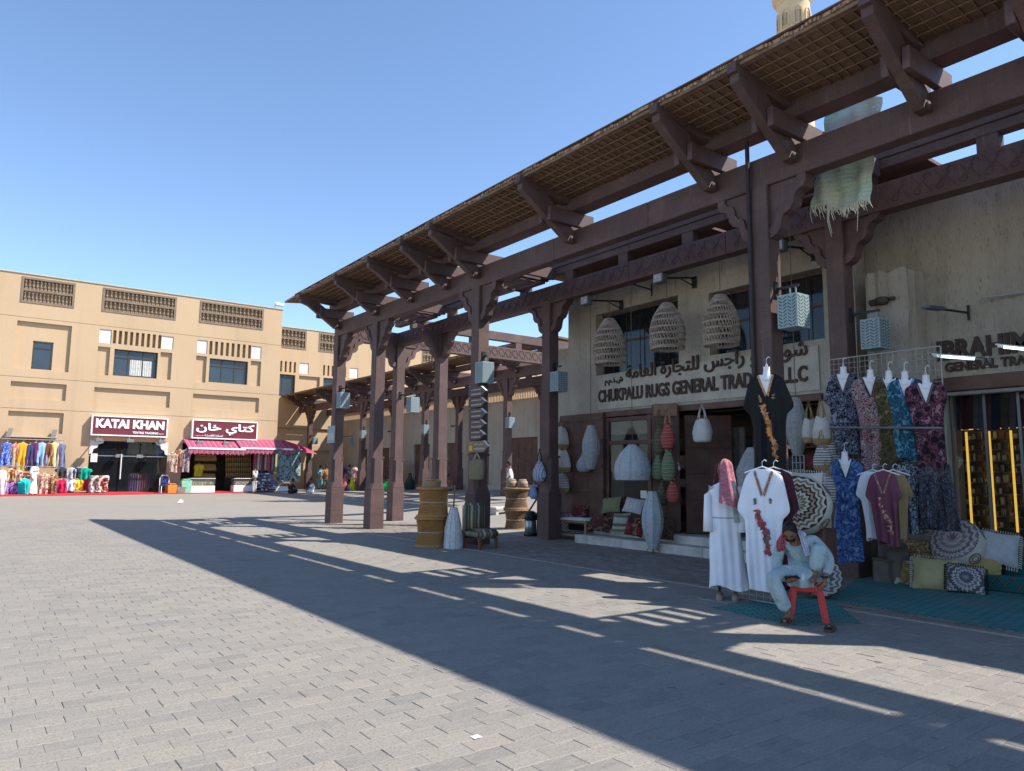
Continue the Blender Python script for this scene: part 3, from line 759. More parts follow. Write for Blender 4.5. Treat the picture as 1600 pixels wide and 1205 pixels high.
# rough stone buttress and the neighbouring shop
mb = MB(); rr = random.Random(5)
def bump_box(x0, x1, y0, y1, z0, z1, n=7, amp=.05):
    bm = bmesh.new(); bmesh.ops.create_cube(bm, size=1); bmesh.ops.subdivide_edges(bm, edges=bm.edges[:], cuts=n, use_grid_fill=True)
    r = random.Random(11)
    for v in bm.verts:
        c = v.co; t = max(abs(c.x), abs(c.y)) * 2; top = max(0, c.z)
        k = 1 - .22 * top * top
        v.co = Vector(((x0 + x1) / 2 + c.x * (x1 - x0) * k + r.uniform(-amp, amp), (y0 + y1) / 2 + c.y * (y1 - y0) * (1 - .05 * math.sin(c.z * 9)) + r.uniform(-amp, amp) * .7, (z0 + z1) / 2 + c.z * (z1 - z0) + r.uniform(-amp, amp)))
    bm.verts.ensure_lookup_table(); m = MB().add([v.co for v in bm.verts], [[v.index for v in f.verts] for f in bm.faces]); bm.free(); return m
shop2 = thing('shop_building', 'plastered shop with wide lit glass front at the right edge', 'shop building', (14, 2, 0))
W2X = 13.4
op = (-5.0, ypx(1480, 640, W2X), .62, zpx(1500, 612, W2X))
wall2 = obj('wall', rough_wall(0, W2X, -6.0, 6.94, 0, 7.0, [(*op, None)], 1, .5), PLA, shop2)
obj('buttress', bump_box(12.72, 13.5, ypx(1418, 480, 12.75), ypx(1352, 480, 12.75), 0, zpx(1385, 425, 12.75)), PLA, shop2, smooth=35.0)
for px, py, r in ((1366, 473, .10), (1378, 470, .13), (1394, 466, .06)):
    p = on(px, py, 0, 12.68); obj('stone', MB().lathe([(0, -r*.6), (r*.7, -r*.5), (r, 0), (r*.8, r*.4), (0, r*.55)], p, 9, False), mat('dark_stone', (.07, .058, .045), .3, 9, .9, .4), shop2, smooth=True)
obj('lintel', MB().bbox((13.28, op[0], op[3]), (13.5, op[1] + .15, op[3] + .24), .015), DW, shop2)
obj('lintel_rail', MB().bbox((13.22, op[0], op[3] - .08), (13.34, op[1] + .15, op[3] - .02), .01), mat('grey_trim', (.25, .22, .2), .2), shop2)
yi, yj = ypx(1465, 550, W2X), ypx(1611, 533, W2X)
lettering('shop_name_lettering', 'IBRAHIM', LETTER, shop2, (W2X - .004, yi), (W2X - .004, yj), zpx(1470, 564.5, W2X), zpx(1470, 533.5, W2X), .035, .04)
yi = ypx(1478, 575, W2X); yj = yi - (yi - ypx(1558, 570, W2X)) * 2.12
lettering('shop_name_lettering', 'GENERAL TRADING', LETTER, shop2, (W2X - .004, yi), (W2X - .004, yj), zpx(1484, 581.5, W2X), zpx(1484, 567, W2X), .03, .035)
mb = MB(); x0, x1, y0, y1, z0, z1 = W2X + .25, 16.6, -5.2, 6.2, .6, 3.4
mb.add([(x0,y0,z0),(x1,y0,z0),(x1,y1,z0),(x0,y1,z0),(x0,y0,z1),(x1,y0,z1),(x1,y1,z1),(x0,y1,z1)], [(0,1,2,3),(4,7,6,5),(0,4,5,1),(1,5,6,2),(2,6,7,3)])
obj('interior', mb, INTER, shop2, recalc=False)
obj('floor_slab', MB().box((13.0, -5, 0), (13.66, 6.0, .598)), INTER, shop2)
gl = obj('shop_window', MB().box((13.46, op[0], .60), (13.52, op[1], .68)), STEEL, shop2)
for y in (op[1] - .04, ypx(1543, 700, 13.5), ypx(1597, 700, 13.5), 1.2): piece('mullion', gl, (13.49, y, (op[2] + op[3]) / 2), (.05, .04, op[3] - op[2]), STEEL)
ys = [op[1] - .06, ypx(1543, 700, 13.5), ypx(1597, 700, 13.5), 1.2]
for a, b in zip(ys, ys[1:]): obj('pane', MB().box((13.485, b + .02, .68), (13.492, a - .02, op[3])), CLEAR, gl)

# ------------------------------------------------------------------ far grey wall with closed doors behind the second pergola
fw = thing('wall', 'long grey plastered wall with closed brown double doors behind farther pergola', 'wall', (24.2, 42, 1))
FX = 24.2
doors = [(ypx(822, 700, FX) - 1.0, ypx(797, 700, FX)), (ypx(764, 720, FX), ypx(744, 720, FX)), (ypx(719, 720, FX), ypx(698, 720, FX)), (ypx(671, 720, FX), ypx(646, 720, FX)), (ypx(608, 720, FX), ypx(594, 720, FX)), (ypx(573, 730, FX), ypx(562, 730, FX))]
tops = [zpx(810, 684, FX), zpx(755, 692, FX), zpx(708, 692, FX), zpx(658, 694, FX), zpx(601, 700, FX), zpx(568, 702, FX)]
rects = []
for (a, b), t in zip(doors, tops): rects.append((min(a, b), max(a, b), 0, t, .22))
obj('plaster', rough_wall(0, FX, 24.0, 61.0, -.2, 5.6, rects, 1, .8), MATS['greyplaster'], fw)
for (a, b), t in zip(doors, tops):
    a, b = min(a, b), max(a, b); zb = gz(FX, (a + b) / 2) + .25
    d = obj('door', MB().box((FX + .12, a + .04, zb), (FX + .17, b - .04, t - .03)), DW, fw)
    n = 4
    for i in range(n): obj('plank', MB().box((FX + .10, a + .06 + (b - a - .12) * i / n, zb + .02), (FX + .122, a + .05 + (b - a - .12) * (i + 1) / n - .015, t - .06)), DW, d)
    for k in (.2, .5, .8): obj('rail', MB().box((FX + .085, a + .06, zb + (t - zb) * k - .05), (FX + .102, b - .06, zb + (t - zb) * k + .05)), DW, d)
for i, (p, q) in enumerate(((5.62, 5.72), (6.25, 6.33))): obj('parapet_rail', MB().box((FX + .1, 24.0, p), (FX + .3, 61, q)), MATS['ochre'], fw)
mb = MB()
for i in range(240): mb.box((FX + .14, 24.1 + i * .153, 5.72), (FX + .24, 24.17 + i * .153, 6.25))
o = obj('parapet_balusters', mb, MATS['ochre'], fw); o['kind'] = 'stuff'
obj('plinth', MB().bbox((FX - .85, 24, -.3), (FX - .002, 61, .02), .02).xf(Matrix.Translation((0, 0, .0))), MARBLE, fw)
mb = MB()
for a in range(24, 61, 3): mb.bbox((FX - .8, a, 0), (FX - .003, a + 2.98, gz(FX, a + 1.5) + .22), .02)
obj('plinth', mb, MATS['greyplaster'], fw)
for py in (36.0, 38.6, 47.0):
    obj('spout', MB().tube([(FX - .28, py, 4.5), (FX + .05, py, 4.56)], .045, 7), DW, fw)

# ------------------------------------------------------------------ ochre shop block at the far side of the square
OC = MATS['ochre']; KY = 50.0
OCD = mat('grey_brown_baluster', (.205, .150, .105), .2, 3, .8, .2, kind='World')
WHT = mat('white_carved_panel', (.62, .60, .56), .12, 30, .8, .5, 60, kind='World', bdist=.01)
FRM = mat('dark_window_frame', (.06, .045, .04), .2, 6, .5)
KGL = mat('blue_window_glass', (.03, .043, .058), .35, .35, .12, 0, spec=.6, kind='World')
def kp(zx, zy, Y=KY):                          # from the enlarged view of the block
    p = on(zx * .33186, 400 + zy * .33195, 1, Y); return p.x, p.z
def kr(tl, br, Y=KY):
    a = kp(*tl, Y); b = kp(*br, Y); return (a[0], b[0], b[1], a[1])
kb = thing('building', 'ochre two storey shop block with baluster panels and recessed windows', 'building', (8, KY, .3))
kx1, kz1 = kp(1332, 255)
bal = [kr((105, 95), (348, 247)), kr((487, 148), (827, 303)), kr((944, 210), (1238, 350))]
wins = [kr((158, 397), (243, 537)), kr((540, 437), (737, 578)), kr((988, 481), (1163, 607))]
pans = [kr((83, 303), (322, 548)), kr((52, 588), (308, 683)), kr((445, 617), (797, 715)), kr((910, 648), (1217, 738)), kr((40, 728), (293, 838)),
        kr((462, 425), (510, 563)), kr((757, 452), (803, 584)), kr((925, 469), (967, 597)), kr((1182, 493), (1224, 614))]
whites = [kr((470, 343), (523, 413)), kr((763, 375), (815, 441)), kr((930, 394), (975, 460)), kr((1186, 423), (1229, 486))]
slots = []
for (xa, ya, xb, yb_, n) in ((541, 349, 753, 372, 9), (994, 400, 1176, 419, 8)):
    for i in range(n):
        x = xa + (xb - xa) * i / (n - 1); y = ya + (yb_ - ya) * i / (n - 1); slots.append(kr((x - 6, y), (x + 4, y + 64)))
sh1 = kr((424, 868), (778, 1112)); sh2 = kr((860, 880), (1312, 1105))
sh1 = (sh1[0], sh1[1], .2, sh1[3]); sh2 = (sh2[0], kx1 + .0, .2, sh2[3])
rects = [(-14, kx1, z_, z_ + .03, .02) for z_ in (kp(20, 715)[1], kp(380, 590)[1], kp(380, 318)[1])] + [(*r, .16) for r in pans] + [(*r, .22) for r in bal] + [(*r, .30) for r in wins] + [(*r, .05, 1) for r in whites] + [(*r, .3) for r in slots]  + [(*sh1, None), (*sh2, None)]
obj('facade', rough_wall(1, KY, -14, kx1, -.2, kz1, rects, 1, 14.0), [OC, WHT], kb)
obj('roof', MB().box((-14, KY + .3, kz1 - .9), (kx1 - .3, KY + 14, kz1 - .85)), OC, kb)
obj('coping', MB().bbox((-14, KY - .05, kz1), (kx1 + .04, KY + .35, kz1 + .07), .01), mat('grey_coping', (.42, .38, .32), .15, 3), kb)
obj('side_wall', MB().box((kx1 - .3, KY + .31, -.2), (kx1 - .004, KY + 14, kz1 - .01)), OC, kb)
def baluster_panel(par, r, Y, cols, rows=2):
    a, b, c, d = r; f = MB(); t = .12
    for p, q in (((a, c), (b, c + t)), ((a, d - t), (b, d)), ((a, c + t), (a + t, d - t)), ((b - t, c + t), (b, d - t)), ((a + t, (c + d) / 2 - .06), (b - t, (c + d) / 2 + .06))):
        f.box((p[0], Y - .03, p[1]), (q[0], Y + .14, q[1]))
    fr = obj('baluster_frame', f, OCD, par)
    m = MB(); h = (d - c - 2 * t - .12) / 2; wd = (b - a - 2 * t) / cols
    for k in range(rows):
        z0 = c + t + k * (h + .12)
        for i in range(cols):
            x = a + t + wd * (i + .5); R = wd * .40
            m.lathe([(R * s, z0 + h * z) for s, z in ((.9, 0), (.9, .08), (.45, .14), (.95, .32), (.45, .5), (.45, .62), (.95, .8), (.5, .9), (.9, .94), (.9, 1))], (x, Y + .06, 0), 6, False)
    o = obj('balusters', m, OCD, fr); o['kind'] = 'stuff'
for r, n in zip(bal, (13, 17, 15)): baluster_panel(kb, r, KY, n)
def far_window(par, r, Y, nx=3, trans=.3, curtain=False):
    a, b, c, d = r; f = MB(); t = .07
    f.box((a, Y + .16, c), (b, Y + .24, c + t)).box((a, Y + .16, d - t), (b, Y + .24, d)).box((a, Y + .16, c), (a + t, Y + .24, d)).box((b - t, Y + .16, c), (b, Y + .24, d))
    if trans: f.box((a + t, Y + .165, d - (d - c) * trans - .03), (b - t, Y + .235, d - (d - c) * trans + .03))
    for i in range(1, nx): f.box((a + (b - a) * i / nx - .03, Y + .17, c + t), (a + (b - a) * i / nx + .03, Y + .23, d - t))
    w_ = obj('window', f, FRM, par)
    for i in range(nx): obj('pane', MB().box((a + (b - a) * i / nx + .03, Y + .20, c + .05), (a + (b - a) * (i + 1) / nx - .03, Y + .21, d - .05)), KGL, w_)
    if curtain: obj('curtain', MB().grid(lambda u, v: (a + (b - a) * (.38 + .5 * u), Y + .19 + .01 * math.sin(60 * u), c + .1 + (d - c) * .6 * v), 30, 1), mat('pale_curtain', (.45, .45, .42), .2), w_)
far_window(kb, wins[0], KY, 1, .25); far_window(kb, wins[1], KY, 3, .3, True); far_window(kb, wins[2], KY, 3, .3)
# shop rooms
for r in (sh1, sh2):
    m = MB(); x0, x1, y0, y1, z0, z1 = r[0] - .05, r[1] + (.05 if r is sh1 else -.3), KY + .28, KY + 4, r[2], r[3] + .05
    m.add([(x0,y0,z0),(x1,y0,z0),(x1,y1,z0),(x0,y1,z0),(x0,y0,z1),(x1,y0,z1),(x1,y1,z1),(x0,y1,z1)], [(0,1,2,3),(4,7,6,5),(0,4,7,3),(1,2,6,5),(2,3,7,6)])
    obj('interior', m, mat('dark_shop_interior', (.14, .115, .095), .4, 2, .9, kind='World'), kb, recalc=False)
g1 = obj('shop_window', MB().box((sh1[0], KY + .04, sh1[2]), (sh1[1], KY + .12, sh1[2] + .12)).box((sh1[0], KY + .05, kp(600, 945)[1]), (sh1[1], KY + .11, kp(600, 945)[1] + .06)), STEEL, kb)
xs = [sh1[0], kp(557, 1000)[0], kp(655, 1000)[0], sh1[1]]
for a, b in zip(xs, xs[1:]): obj('pane', MB().box((a + .03, KY + .07, sh1[2] + .12), (b - .03, KY + .085, sh1[3])), CLEAR, g1)
obj('door_handle', MB().tube([(xs[1] + .12, KY - .02, 1.1), (xs[1] + .12, KY - .02, 2.6)], .04, 6), mat('steel_handle', (.7, .7, .7), .1, metal=.3), g1)
for x in xs[1:3]: obj('patch_fitting', MB().box((x - .18, KY + .03, kp(600, 945)[1] - .06), (x + .18, KY + .13, kp(600, 945)[1] + .14)), STEEL, g1)
obj('paper_notice', MB().box((sh1[0] + .1, KY + .02, 2.1), (sh1[0] + .45, KY + .03, 2.6)), mat('paper_notice', (.7, .7, .68), .1), g1)
for s, x in ((1, sh1[0]), (-1, sh1[1])):        # white scalloped corners of the opening
    m = MB().prism([(x, sh1[3]), (x + s * .75, sh1[3]), (x + s * .68, sh1[3] - .15), (x + s * .45, sh1[3] - .22), (x + s * .40, sh1[3] - .42), (x + s * .22, sh1[3] - .5), (x + s * .16, sh1[3] - .75), (x, sh1[3] - .8)], 1, KY - .03, KY + .02)
    obj('corner_bracket', m, WHT, kb)
# set-back wing with the same windows
KW = 55.8
kw = thing('building', 'set back ochre wing with baluster panels rising behind the pergolas', 'building', (30, KW, .3))
wb = []; ww = []; wwh = []; wsl = []; wpn = []
def qr(x0, y0, x1, y1, f=lambda x, y: (430 + x * .16601, 480 + y * .16598)):
    a = on(*f(x0, y0), 1, KW); b = on(*f(x1, y1), 1, KW); return (a.x, b.x, b.z, a.z)
b0 = qr(75, 197, 290, 405)
bz0, bz1 = b0[2], b0[3]
for i in range(6):
    x = [b0[0] - 1.0, qr(415, 240, 555, 420)[0], 31.5, 36.5, 41.5, 46][i]; wdt = b0[1] - b0[0] + 1.0
    wb.append((x, x + wdt, bz0, bz1))
wz = qr(45, 628, 175, 845); sz = qr(55, 505, 70, 608); hz = qr(200, 520, 277, 627)
for i, r in enumerate(wb):
    cx = (r[0] + r[1]) / 2
    if i == 0: cx = wz[1] - .9
    ww.append((cx - .95, cx + .95, wz[2], wz[3]))
    wwh += [(cx + 1.25, cx + 2.0, hz[2], hz[3])] + ([(cx - 2.0, cx - 1.25, hz[2], hz[3])] if i > 1 else [])
    wpn += [(cx + 1.25, cx + 2.2, wz[2], wz[3])] + ([(cx - 2.2, cx - 1.25, wz[2], wz[3])] if i else [])
    for j in range(6): wsl.append((cx - 1.0 + j * .36, cx - .84 + j * .36, sz[2], sz[3]))
    wpn.append((cx - 2.2 if i else cx - 1.5, cx + 2.2, 3.7, 5.0)); wpn.append((cx - 1.5, cx + 1.9, .6, 3.3))
rects = [(*r, .16) for r in wpn] + [(*r, .22) for r in wb] + [(*r, .3) for r in ww] + [(*r, .05, 1) for r in wwh] + [(*r, .3) for r in wsl]
wtop = on(443, 511, 1, KW).z
obj('facade', rough_wall(1, KW, kx1 - .2, 52, -.2, wtop, rects, 1, 12.0), [OC, WHT], kw)
obj('coping', MB().bbox((kx1 - .2, KW - .05, wtop), (52, KW + .35, wtop + .07), .01), mat('grey_coping', (.42, .38, .32)), kw)
for r in wb: baluster_panel(kw, r, KW, 9)
for r in ww: 
    far_window(kw, r, KW, 2, 0)
# ------------------------------------------------------------------ mosque tower
mn = thing('minaret', 'cream round minaret with arched niches rising above the reed roof', 'minaret', (32.7, 20.2, 0))
CRM = mat('cream_stone', (.62, .47, .29), .15, 1.2, .85, .2, 20, kind='World')
_p = on(1239.5, 8, 0, 32.9); mxy = (32.9, _p.y); mz = _p.z - .1
obj('shaft', MB().lathe([(.80, 0), (.80, mz), (.86, mz + .06), (.86, mz + .16), (.92, mz + .2), (1.02, mz + .32), (1.04, mz + .5), (1.04, mz + .9)], (*mxy, 0), 40), CRM, mn, smooth=30.0)
obj('parapet', MB().lathe([(1.0, mz + .9), (1.0, mz + 1.6), (.92, mz + 1.6), (.92, mz + .9)], (*mxy, 0), 40, False), CRM, mn, smooth=30.0)
obj('upper_shaft', MB().lathe([(.55, mz + .9), (.55, mz + 4), (.65, mz + 4.2), (.45, mz + 4.6), (.1, mz + 6)], (*mxy, 0), 24), CRM, mn, smooth=30.0)
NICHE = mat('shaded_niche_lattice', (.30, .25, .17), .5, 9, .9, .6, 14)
for k in range(8):
    a = k * PI / 4 + .25 + math.atan2(-20, -33); c = Vector((math.cos(a), math.sin(a), 0)); s = Vector((-c.y, c.x, 0)); m = MB(); m2 = MB()
    pts = [(-.2, -.55), (.2, -.55), (.2, .1), (.14, .30), (0, .42), (-.14, .30), (-.2, .1)]
    def P(u, v, r): 
        return Vector((*mxy, mz - .85)) + c * (r - .65) + s * u + Vector((0, 0, v))
    n = len(pts)
    for q, (u, v) in enumerate(pts):
        u2, v2 = pts[(q + 1) % n]
        m.bar(P(u, v, 1.45), P(u2, v2, 1.45), .07, .07, c)
    m2.add([P(u, v, 1.44) for u, v in pts], [tuple(range(n))])
    for q in range(5): m2.bar(P(-.16 + .08 * q, -.5, 1.455), P(-.16 + .08 * q, .2, 1.455), .02, .02, c)
    nf = obj('niche', m, CRM, mn); obj('lattice', m2, NICHE, nf, recalc=False)
# ================================================================== goods in front of the shops
UP = Vector((0, 0, 1))
def face_basis(yaw):
    f = Vector((math.cos(yaw), math.sin(yaw), 0)); return f, Vector((-f.y, f.x, 0)) * -1   # forward, and viewer's... right hand side of the wearer's front seen from outside
def toward_cam(p): return math.atan2(-p[1], -p[0])
class Garment:
    """a hanging or worn cloth shape: oval rings from the shoulders down. prof rows: (t, half width, half depth)"""
    def __init__(s, top, H, prof, yaw, folds=7, amp=.06, seed=0, flare=0., nv=34, nu=84, shift=(0, 0)):
        s.top = Vector(top); s.H = H; s.prof = prof; s.f = Vector((math.cos(yaw), math.sin(yaw), 0)); s.r = Vector((s.f.y, -s.f.x, 0)) * -1
        s.folds = folds; s.amp = amp; s.ph = seed * 1.7; s.nv = nv; s.nu = nu; s.shift = shift
    def wd(s, t):
        p = s.prof
        for a, b in zip(p, p[1:]):
            if a[0] <= t <= b[0]:
                k = (t - a[0]) / max(1e-6, b[0] - a[0])
                return a[1] + (b[1] - a[1]) * k, a[2] + (b[2] - a[2]) * k
        return p[-1][1], p[-1][2]
    def pt(s, th, t, out=0):
        w_, d_ = s.wd(t); c_, sn = math.cos(th), math.sin(th)
        # scalloped, slightly lopsided outline
        side = 1 if c_ > 0 else -1
        w_ *= 1 + .035 * math.sin(9 * t + s.ph + side * 1.1) * min(1, t * 3) + .03 * side * math.sin(4 * t + s.ph)
        x = w_ * c_; k = s.folds * 4.2
        A = s.amp * .42 * min(1, max(0, t - .05) * 2.0)
        ph = s.ph + (2.1 if sn < 0 else 0)
        fold = A * (math.sin(k * x * (1 - .25 * t) + ph + .9 * math.sin(4 * t + ph)) + .6 * math.sin(k * 2.3 * x + 2 * ph - 2 * t) + .35 * math.sin(k * .45 * x + 7 * t))
        edge = 1 - abs(c_) ** 6
        z = s.top.z - s.H * t + (.020 * math.sin(k * .6 * x + ph) + .03 * math.sin(2.1 * th + s.ph)) * max(0, t - .7) * 3 * .9
        c = s.top + s.r * (s.shift[0] * t + .012 * math.sin(5 * t + s.ph)) + s.f * (s.shift[1] * t)
        return Vector((c.x, c.y, 0)) + s.r * x + s.f * (d_ * sn * .62 + fold * edge + (out if sn >= 0 else -out)) + Vector((0, 0, z))
    def front(s, x, t, out=.012):
        """x in units of a quarter metre from the middle"""
        w_ = s.wd(t)[0]; x = max(-.96, min(.96, x * .25 / max(w_, .05))); return s.pt(math.acos(x), t, out)
    def mesh(s):
        return MB().grid(lambda u, v: s.pt(2 * PI * u, v), s.nu, s.nv, True)
KAFTAN = [(0, .095, .045), (.02, .155, .065), (.05, .205, .075), (.12, .240, .08), (.30, .305, .075), (.345, .315, .07), (.385, .275, .07), (.42, .225, .07), (.55, .205, .075), (.85, .195, .08), (1, .19, .085)]
DRESS = [(0, .07, .06), (.03, .17, .085), (.06, .20, .09), (.16, .185, .10), (.32, .145, .085), (.42, .165, .10), (.7, .215, .13), (1, .26, .16)]
GOWN = [(0, .07, .06), (.03, .18, .08), (.07, .24, .085), (.20, .25, .09), (.32, .20, .08), (.5, .175, .085), (.8, .17, .085), (1, .17, .09)]
SHIRT = [(0, .07, .05), (.04, .17, .08), (.12, .25, .09), (.3, .26, .08), (.4, .20, .08), (1, .21, .09)]
ROBE = [(0, .07, .07), (.04, .17, .09), (.10, .215, .11), (.25, .20, .12), (.5, .20, .125), (.8, .235, .14), (1, .265, .16)]
WHITE_PL = mat('white_plastic', (.78, .78, .80), .05, 5, .4, 0)
def solidify(o, th=.004):
    return o
def flowers(par, g, path, n, cols, spread, rnd, size=(.022, .042), name='embroidery'):
    """stitched blossoms and leaves along a path of (x,t) on the front of a garment"""
    mats = [mat('thread_%d_%d_%d' % tuple(int(c * 255) for c in cc[:3]), cc, .2, 40, .7) for cc in cols]
    m = MB()
    for k in range(n):
        u = k / max(1, n - 1) * (len(path) - 1); i = min(int(u), len(path) - 2); fr = u - i
        x = path[i][0] + (path[i+1][0] - path[i][0]) * fr + rnd.uniform(-spread, spread); t = path[i][1] + (path[i+1][1] - path[i][1]) * fr + rnd.uniform(-spread, spread) * .25
        c = g.front(x, t, .014); e1 = (g.front(x + .03, t, .014) - c).normalized(); e2 = (g.front(x, t - .01, .014) - c).normalized()
        r = rnd.uniform(*size); np_ = 5; a0 = rnd.uniform(0, 6); m.mi = rnd.randrange(len(mats)); nn = e1.cross(e2).normalized()
        if nn.dot(g.f) < 0: nn = -nn
        if rnd.random() < .62:
            vs = [c + nn * .004]
            for q in range(np_ * 2):
                rr_ = r if q % 2 == 0 else r * .55; a = a0 + PI * q / np_
                vs.append(c + e1 * (rr_ * math.cos(a)) + e2 * (rr_ * math.sin(a)) + nn * .002)
            m.add(vs, [(0, 1 + q, 1 + (q + 1) % (2 * np_)) for q in range(2 * np_)])
        else:
            d = e1 * math.cos(a0) + e2 * math.sin(a0); s_ = e1 * -math.sin(a0) + e2 * math.cos(a0)
            m.add([c - d * r * 1.5, c + s_ * r * .5 + nn * .003, c + d * r * 1.5, c - s_ * r * .5 + nn * .003], [(0, 1, 2, 3)])
    o = obj(name, m, mats, par, recalc=False); o['kind'] = 'stuff'; return o
def v_neck(par, g, m_, skin=None, depth=None, half=.38, wdt=.10):
    """trim along a V neckline, and the paler throat behind it"""
    mb = MB(); depth = depth or .30 / g.H
    for s in (-1, 1):
        n = 10
        for k in range(n):
            a, b = k / n, (k + 1) / n
            xa, ta = s * half * (1 - a) , .012 + depth * a; xb, tb = s * half * (1 - b), .012 + depth * b
            mb.add([g.front(xa, ta, .016), g.front(xb, tb, .016), g.front(xb + s * wdt, tb + .022, .016), g.front(xa + s * wdt, ta + .012, .016)], [(0, 1, 2, 3)])
    o = obj('neckline_trim', mb, m_, par, recalc=False)
    if skin is not None:
        mb = MB(); n = 8
        for k in range(n):
            a, b = k / n, (k + 1) / n
            mb.add([g.front(-half * (1 - a), .012 + depth * a, .009), g.front(half * (1 - a), .012 + depth * a, .009), g.front(half * (1 - b), .012 + depth * b, .009), g.front(-half * (1 - b), .012 + depth * b, .009)], [(0, 1, 2, 3)])
        obj('throat', mb, skin, par, recalc=False)
    return o
def hanger(par, top, r, m_=WHITE_PL, w_=.2):
    t = Vector(top)
    obj('hanger', MB().tube([t - r * w_ + UP * -.05, t + UP * .03, t + r * w_ + UP * -.05], .011, 6).tube([t + UP * .03, t + UP * .09, t + UP * .12 + r * .03, t + UP * .10 + r * .055], .006, 5), m_, par)
def bust(par, g, h=.10):
    """shop-dummy neck above the garment"""
    c = g.top
    obj('dummy_neck', MB().lathe([(.085, -.10), (.068, -.03), (.05, .02), (.046, h - .03), (.05, h)], c, 14), WHITE_PL, par, smooth=40.0)
def clothes(name, label, cat, top, H, prof, yaw, m_, group=None, seed=0, scale=1.0, dummy=False, hook=True, trim=None, amp=.07, folds=7, deep=1.0, neck=True, **kw):
    prof = [(t, w_ * scale, d_ * deep) for t, w_, d_ in prof]
    g = Garment(top, H, prof, yaw, folds, amp, seed, **kw)
    t = thing(name, label, cat, (top[0], top[1], top[2] - H), group)
    obj('cloth', g.mesh(), m_, t, smooth=True)
    if dummy: bust(t, g)
    if hook: hanger(t, Vector(top) + UP * (.13 if dummy else .0), g.r, w_=(.0 if dummy else .2) + .02)
    if neck: v_neck(t, g, trim or m_, WHITE_PL if dummy else None)
    return t, g
rnd = random.Random(21)
GRP_M = 'clothes shown outside the shops at right'
# --- black embroidered kaftan hung on the column
BLK = mat('black_crepe', (.008, .008, .010), .3, 6, .75, .2, 40)
ORTR = mat_print('orange_trim', [(.35, .1, .04), (.55, .25, .08), (.5, .32, .16), (.2, .06, .05)], 40)
p = on(1198, 584, 0, 9.42); bot = on(1203, 737, 0, 9.42)
t, g = clothes('kaftan', 'black kaftan with orange flower embroidery hung high on the brown column', 'kaftan', p, p.z - bot.z, KAFTAN, PI + .42, BLK, None, 3, 1.13, True, True, ORTR, .05)
flowers(t, g, [(-.25, .33), (-.18, .42), (.05, .52), (.05, .60), (.33, .72), (.36, .86)], 90, [(.55, .17, .02), (.62, .27, .06), (.5, .3, .2), (.35, .08, .05), (.12, .14, .06)], .10, rnd)
flowers(t, g, [(-.38, .24), (-.36, .28)], 6, [(.4, .25, .1), (.1, .12, .06)], .04, rnd, (.015, .025)); flowers(t, g, [(.40, .22), (.38, .26)], 6, [(.4, .25, .1), (.1, .12, .06)], .04, rnd, (.015, .025))
# --- white kaftan with red roses
WHC = mat('white_crepe', (.78, .79, .84), .06, 5, .8, .15, 40)
REDTR = mat_print('rose_trim', [(.3, .03, .04), (.42, .1, .1), (.16, .12, .1), (.5, .32, .28)], 45)
p = on(1191, 733, 0, 8.3); bot = on(1193, 922, 0, 8.3)
t, g = clothes('kaftan', 'white kaftan with red rose embroidery on a white hanger', 'kaftan', p, p.z - bot.z, KAFTAN, PI + .50, WHC, None, 1, 1.05, False, True, REDTR, .05)
flowers(t, g, [(-.25, .36), (-.2, .42), (.0, .46), (.22, .54), (.15, .62), (.30, .70)], 80, [(.32, .03, .04), (.42, .08, .08), (.16, .05, .06), (.12, .13, .12)], .09, rnd)
flowers(t, g, [(-.4, .26), (-.38, .29)], 6, [(.12, .13, .12)], .04, rnd, (.015, .025)); flowers(t, g, [(.36, .25), (.36, .28)], 6, [(.12, .13, .12), (.3, .05, .05)], .04, rnd, (.015, .025))
t_, g2 = clothes('kaftan', 'dark maroon kaftan hanging just behind the white rose kaftan', 'kaftan', p + Vector((.22, -.02, 0)), 1.45, KAFTAN, PI + .50, mat('dark_maroon_cloth', (.06, .012, .022), .3), None, 5, .98, False, True, None, .05, neck=False)
# --- full standing dummy in a white robe and red checked headcloth
SKIN_D = mat('dummy_brown_skin', (.20, .11, .07), .1, 5, .45, 0)
SKIN_L = mat('dummy_pale_skin', (.30, .22, .17), .1, 5, .45, 0)
def _check(name, c1, c2, sc_=38):
    t = NT(name); co = t.coord((1, 1, 1))
    ch = t.n('ShaderNodeTexVoronoi'); ch.inputs['Scale'].default_value = sc_ * 1.6; t.l(co, ch.inputs[0])
    c = t.ramp(ch.outputs['Distance'], [(0, c2), (.34, c2), (.36, c1), (1, c1)], 'CONSTANT'); t.bump(t.noise(co, 20), .2, .01)
    MATS[name] = t.done(c, .85); return MATS[name]
SHEM = _check('red_check_cotton', (.36, .105, .14), (.46, .30, .33))
md = gnd(1137, 938)
mq = thing('mannequin', 'standing shop dummy in long white robe and red checked headcloth', 'mannequin', md)
yaw = PI + .62; F = Vector((math.cos(yaw), math.sin(yaw), 0)); R_ = Vector((F.y, -F.x, 0)) * -1
hz = md.z + 1.78
g = Garment(md + UP * 1.56, 1.40, [(t_, w_ * 1.0, d_) for t_, w_, d_ in ROBE], yaw, 6, .035, 2)
obj('robe', g.mesh(), WHC, mq, smooth=True)
c0 = md + UP * 1.70
F0, R0 = F, R_; F = Vector((math.cos(2.75), math.sin(2.75), 0)); R_ = Vector((F.y, -F.x, 0)) * -1
obj('head', MB().lathe([(.05, -.20), (.052, -.12), (.07, -.09), (.085, -.03), (.092, .04), (.085, .10), (.05, .145), (0, .15)], c0 + F * .0, 18, False).lathe([(.0, -.02), (.016, -.01), (.012, .03), (0, .04)], c0 + F * .092 + UP * -.005, 8, False), SKIN_D, mq, smooth=True)
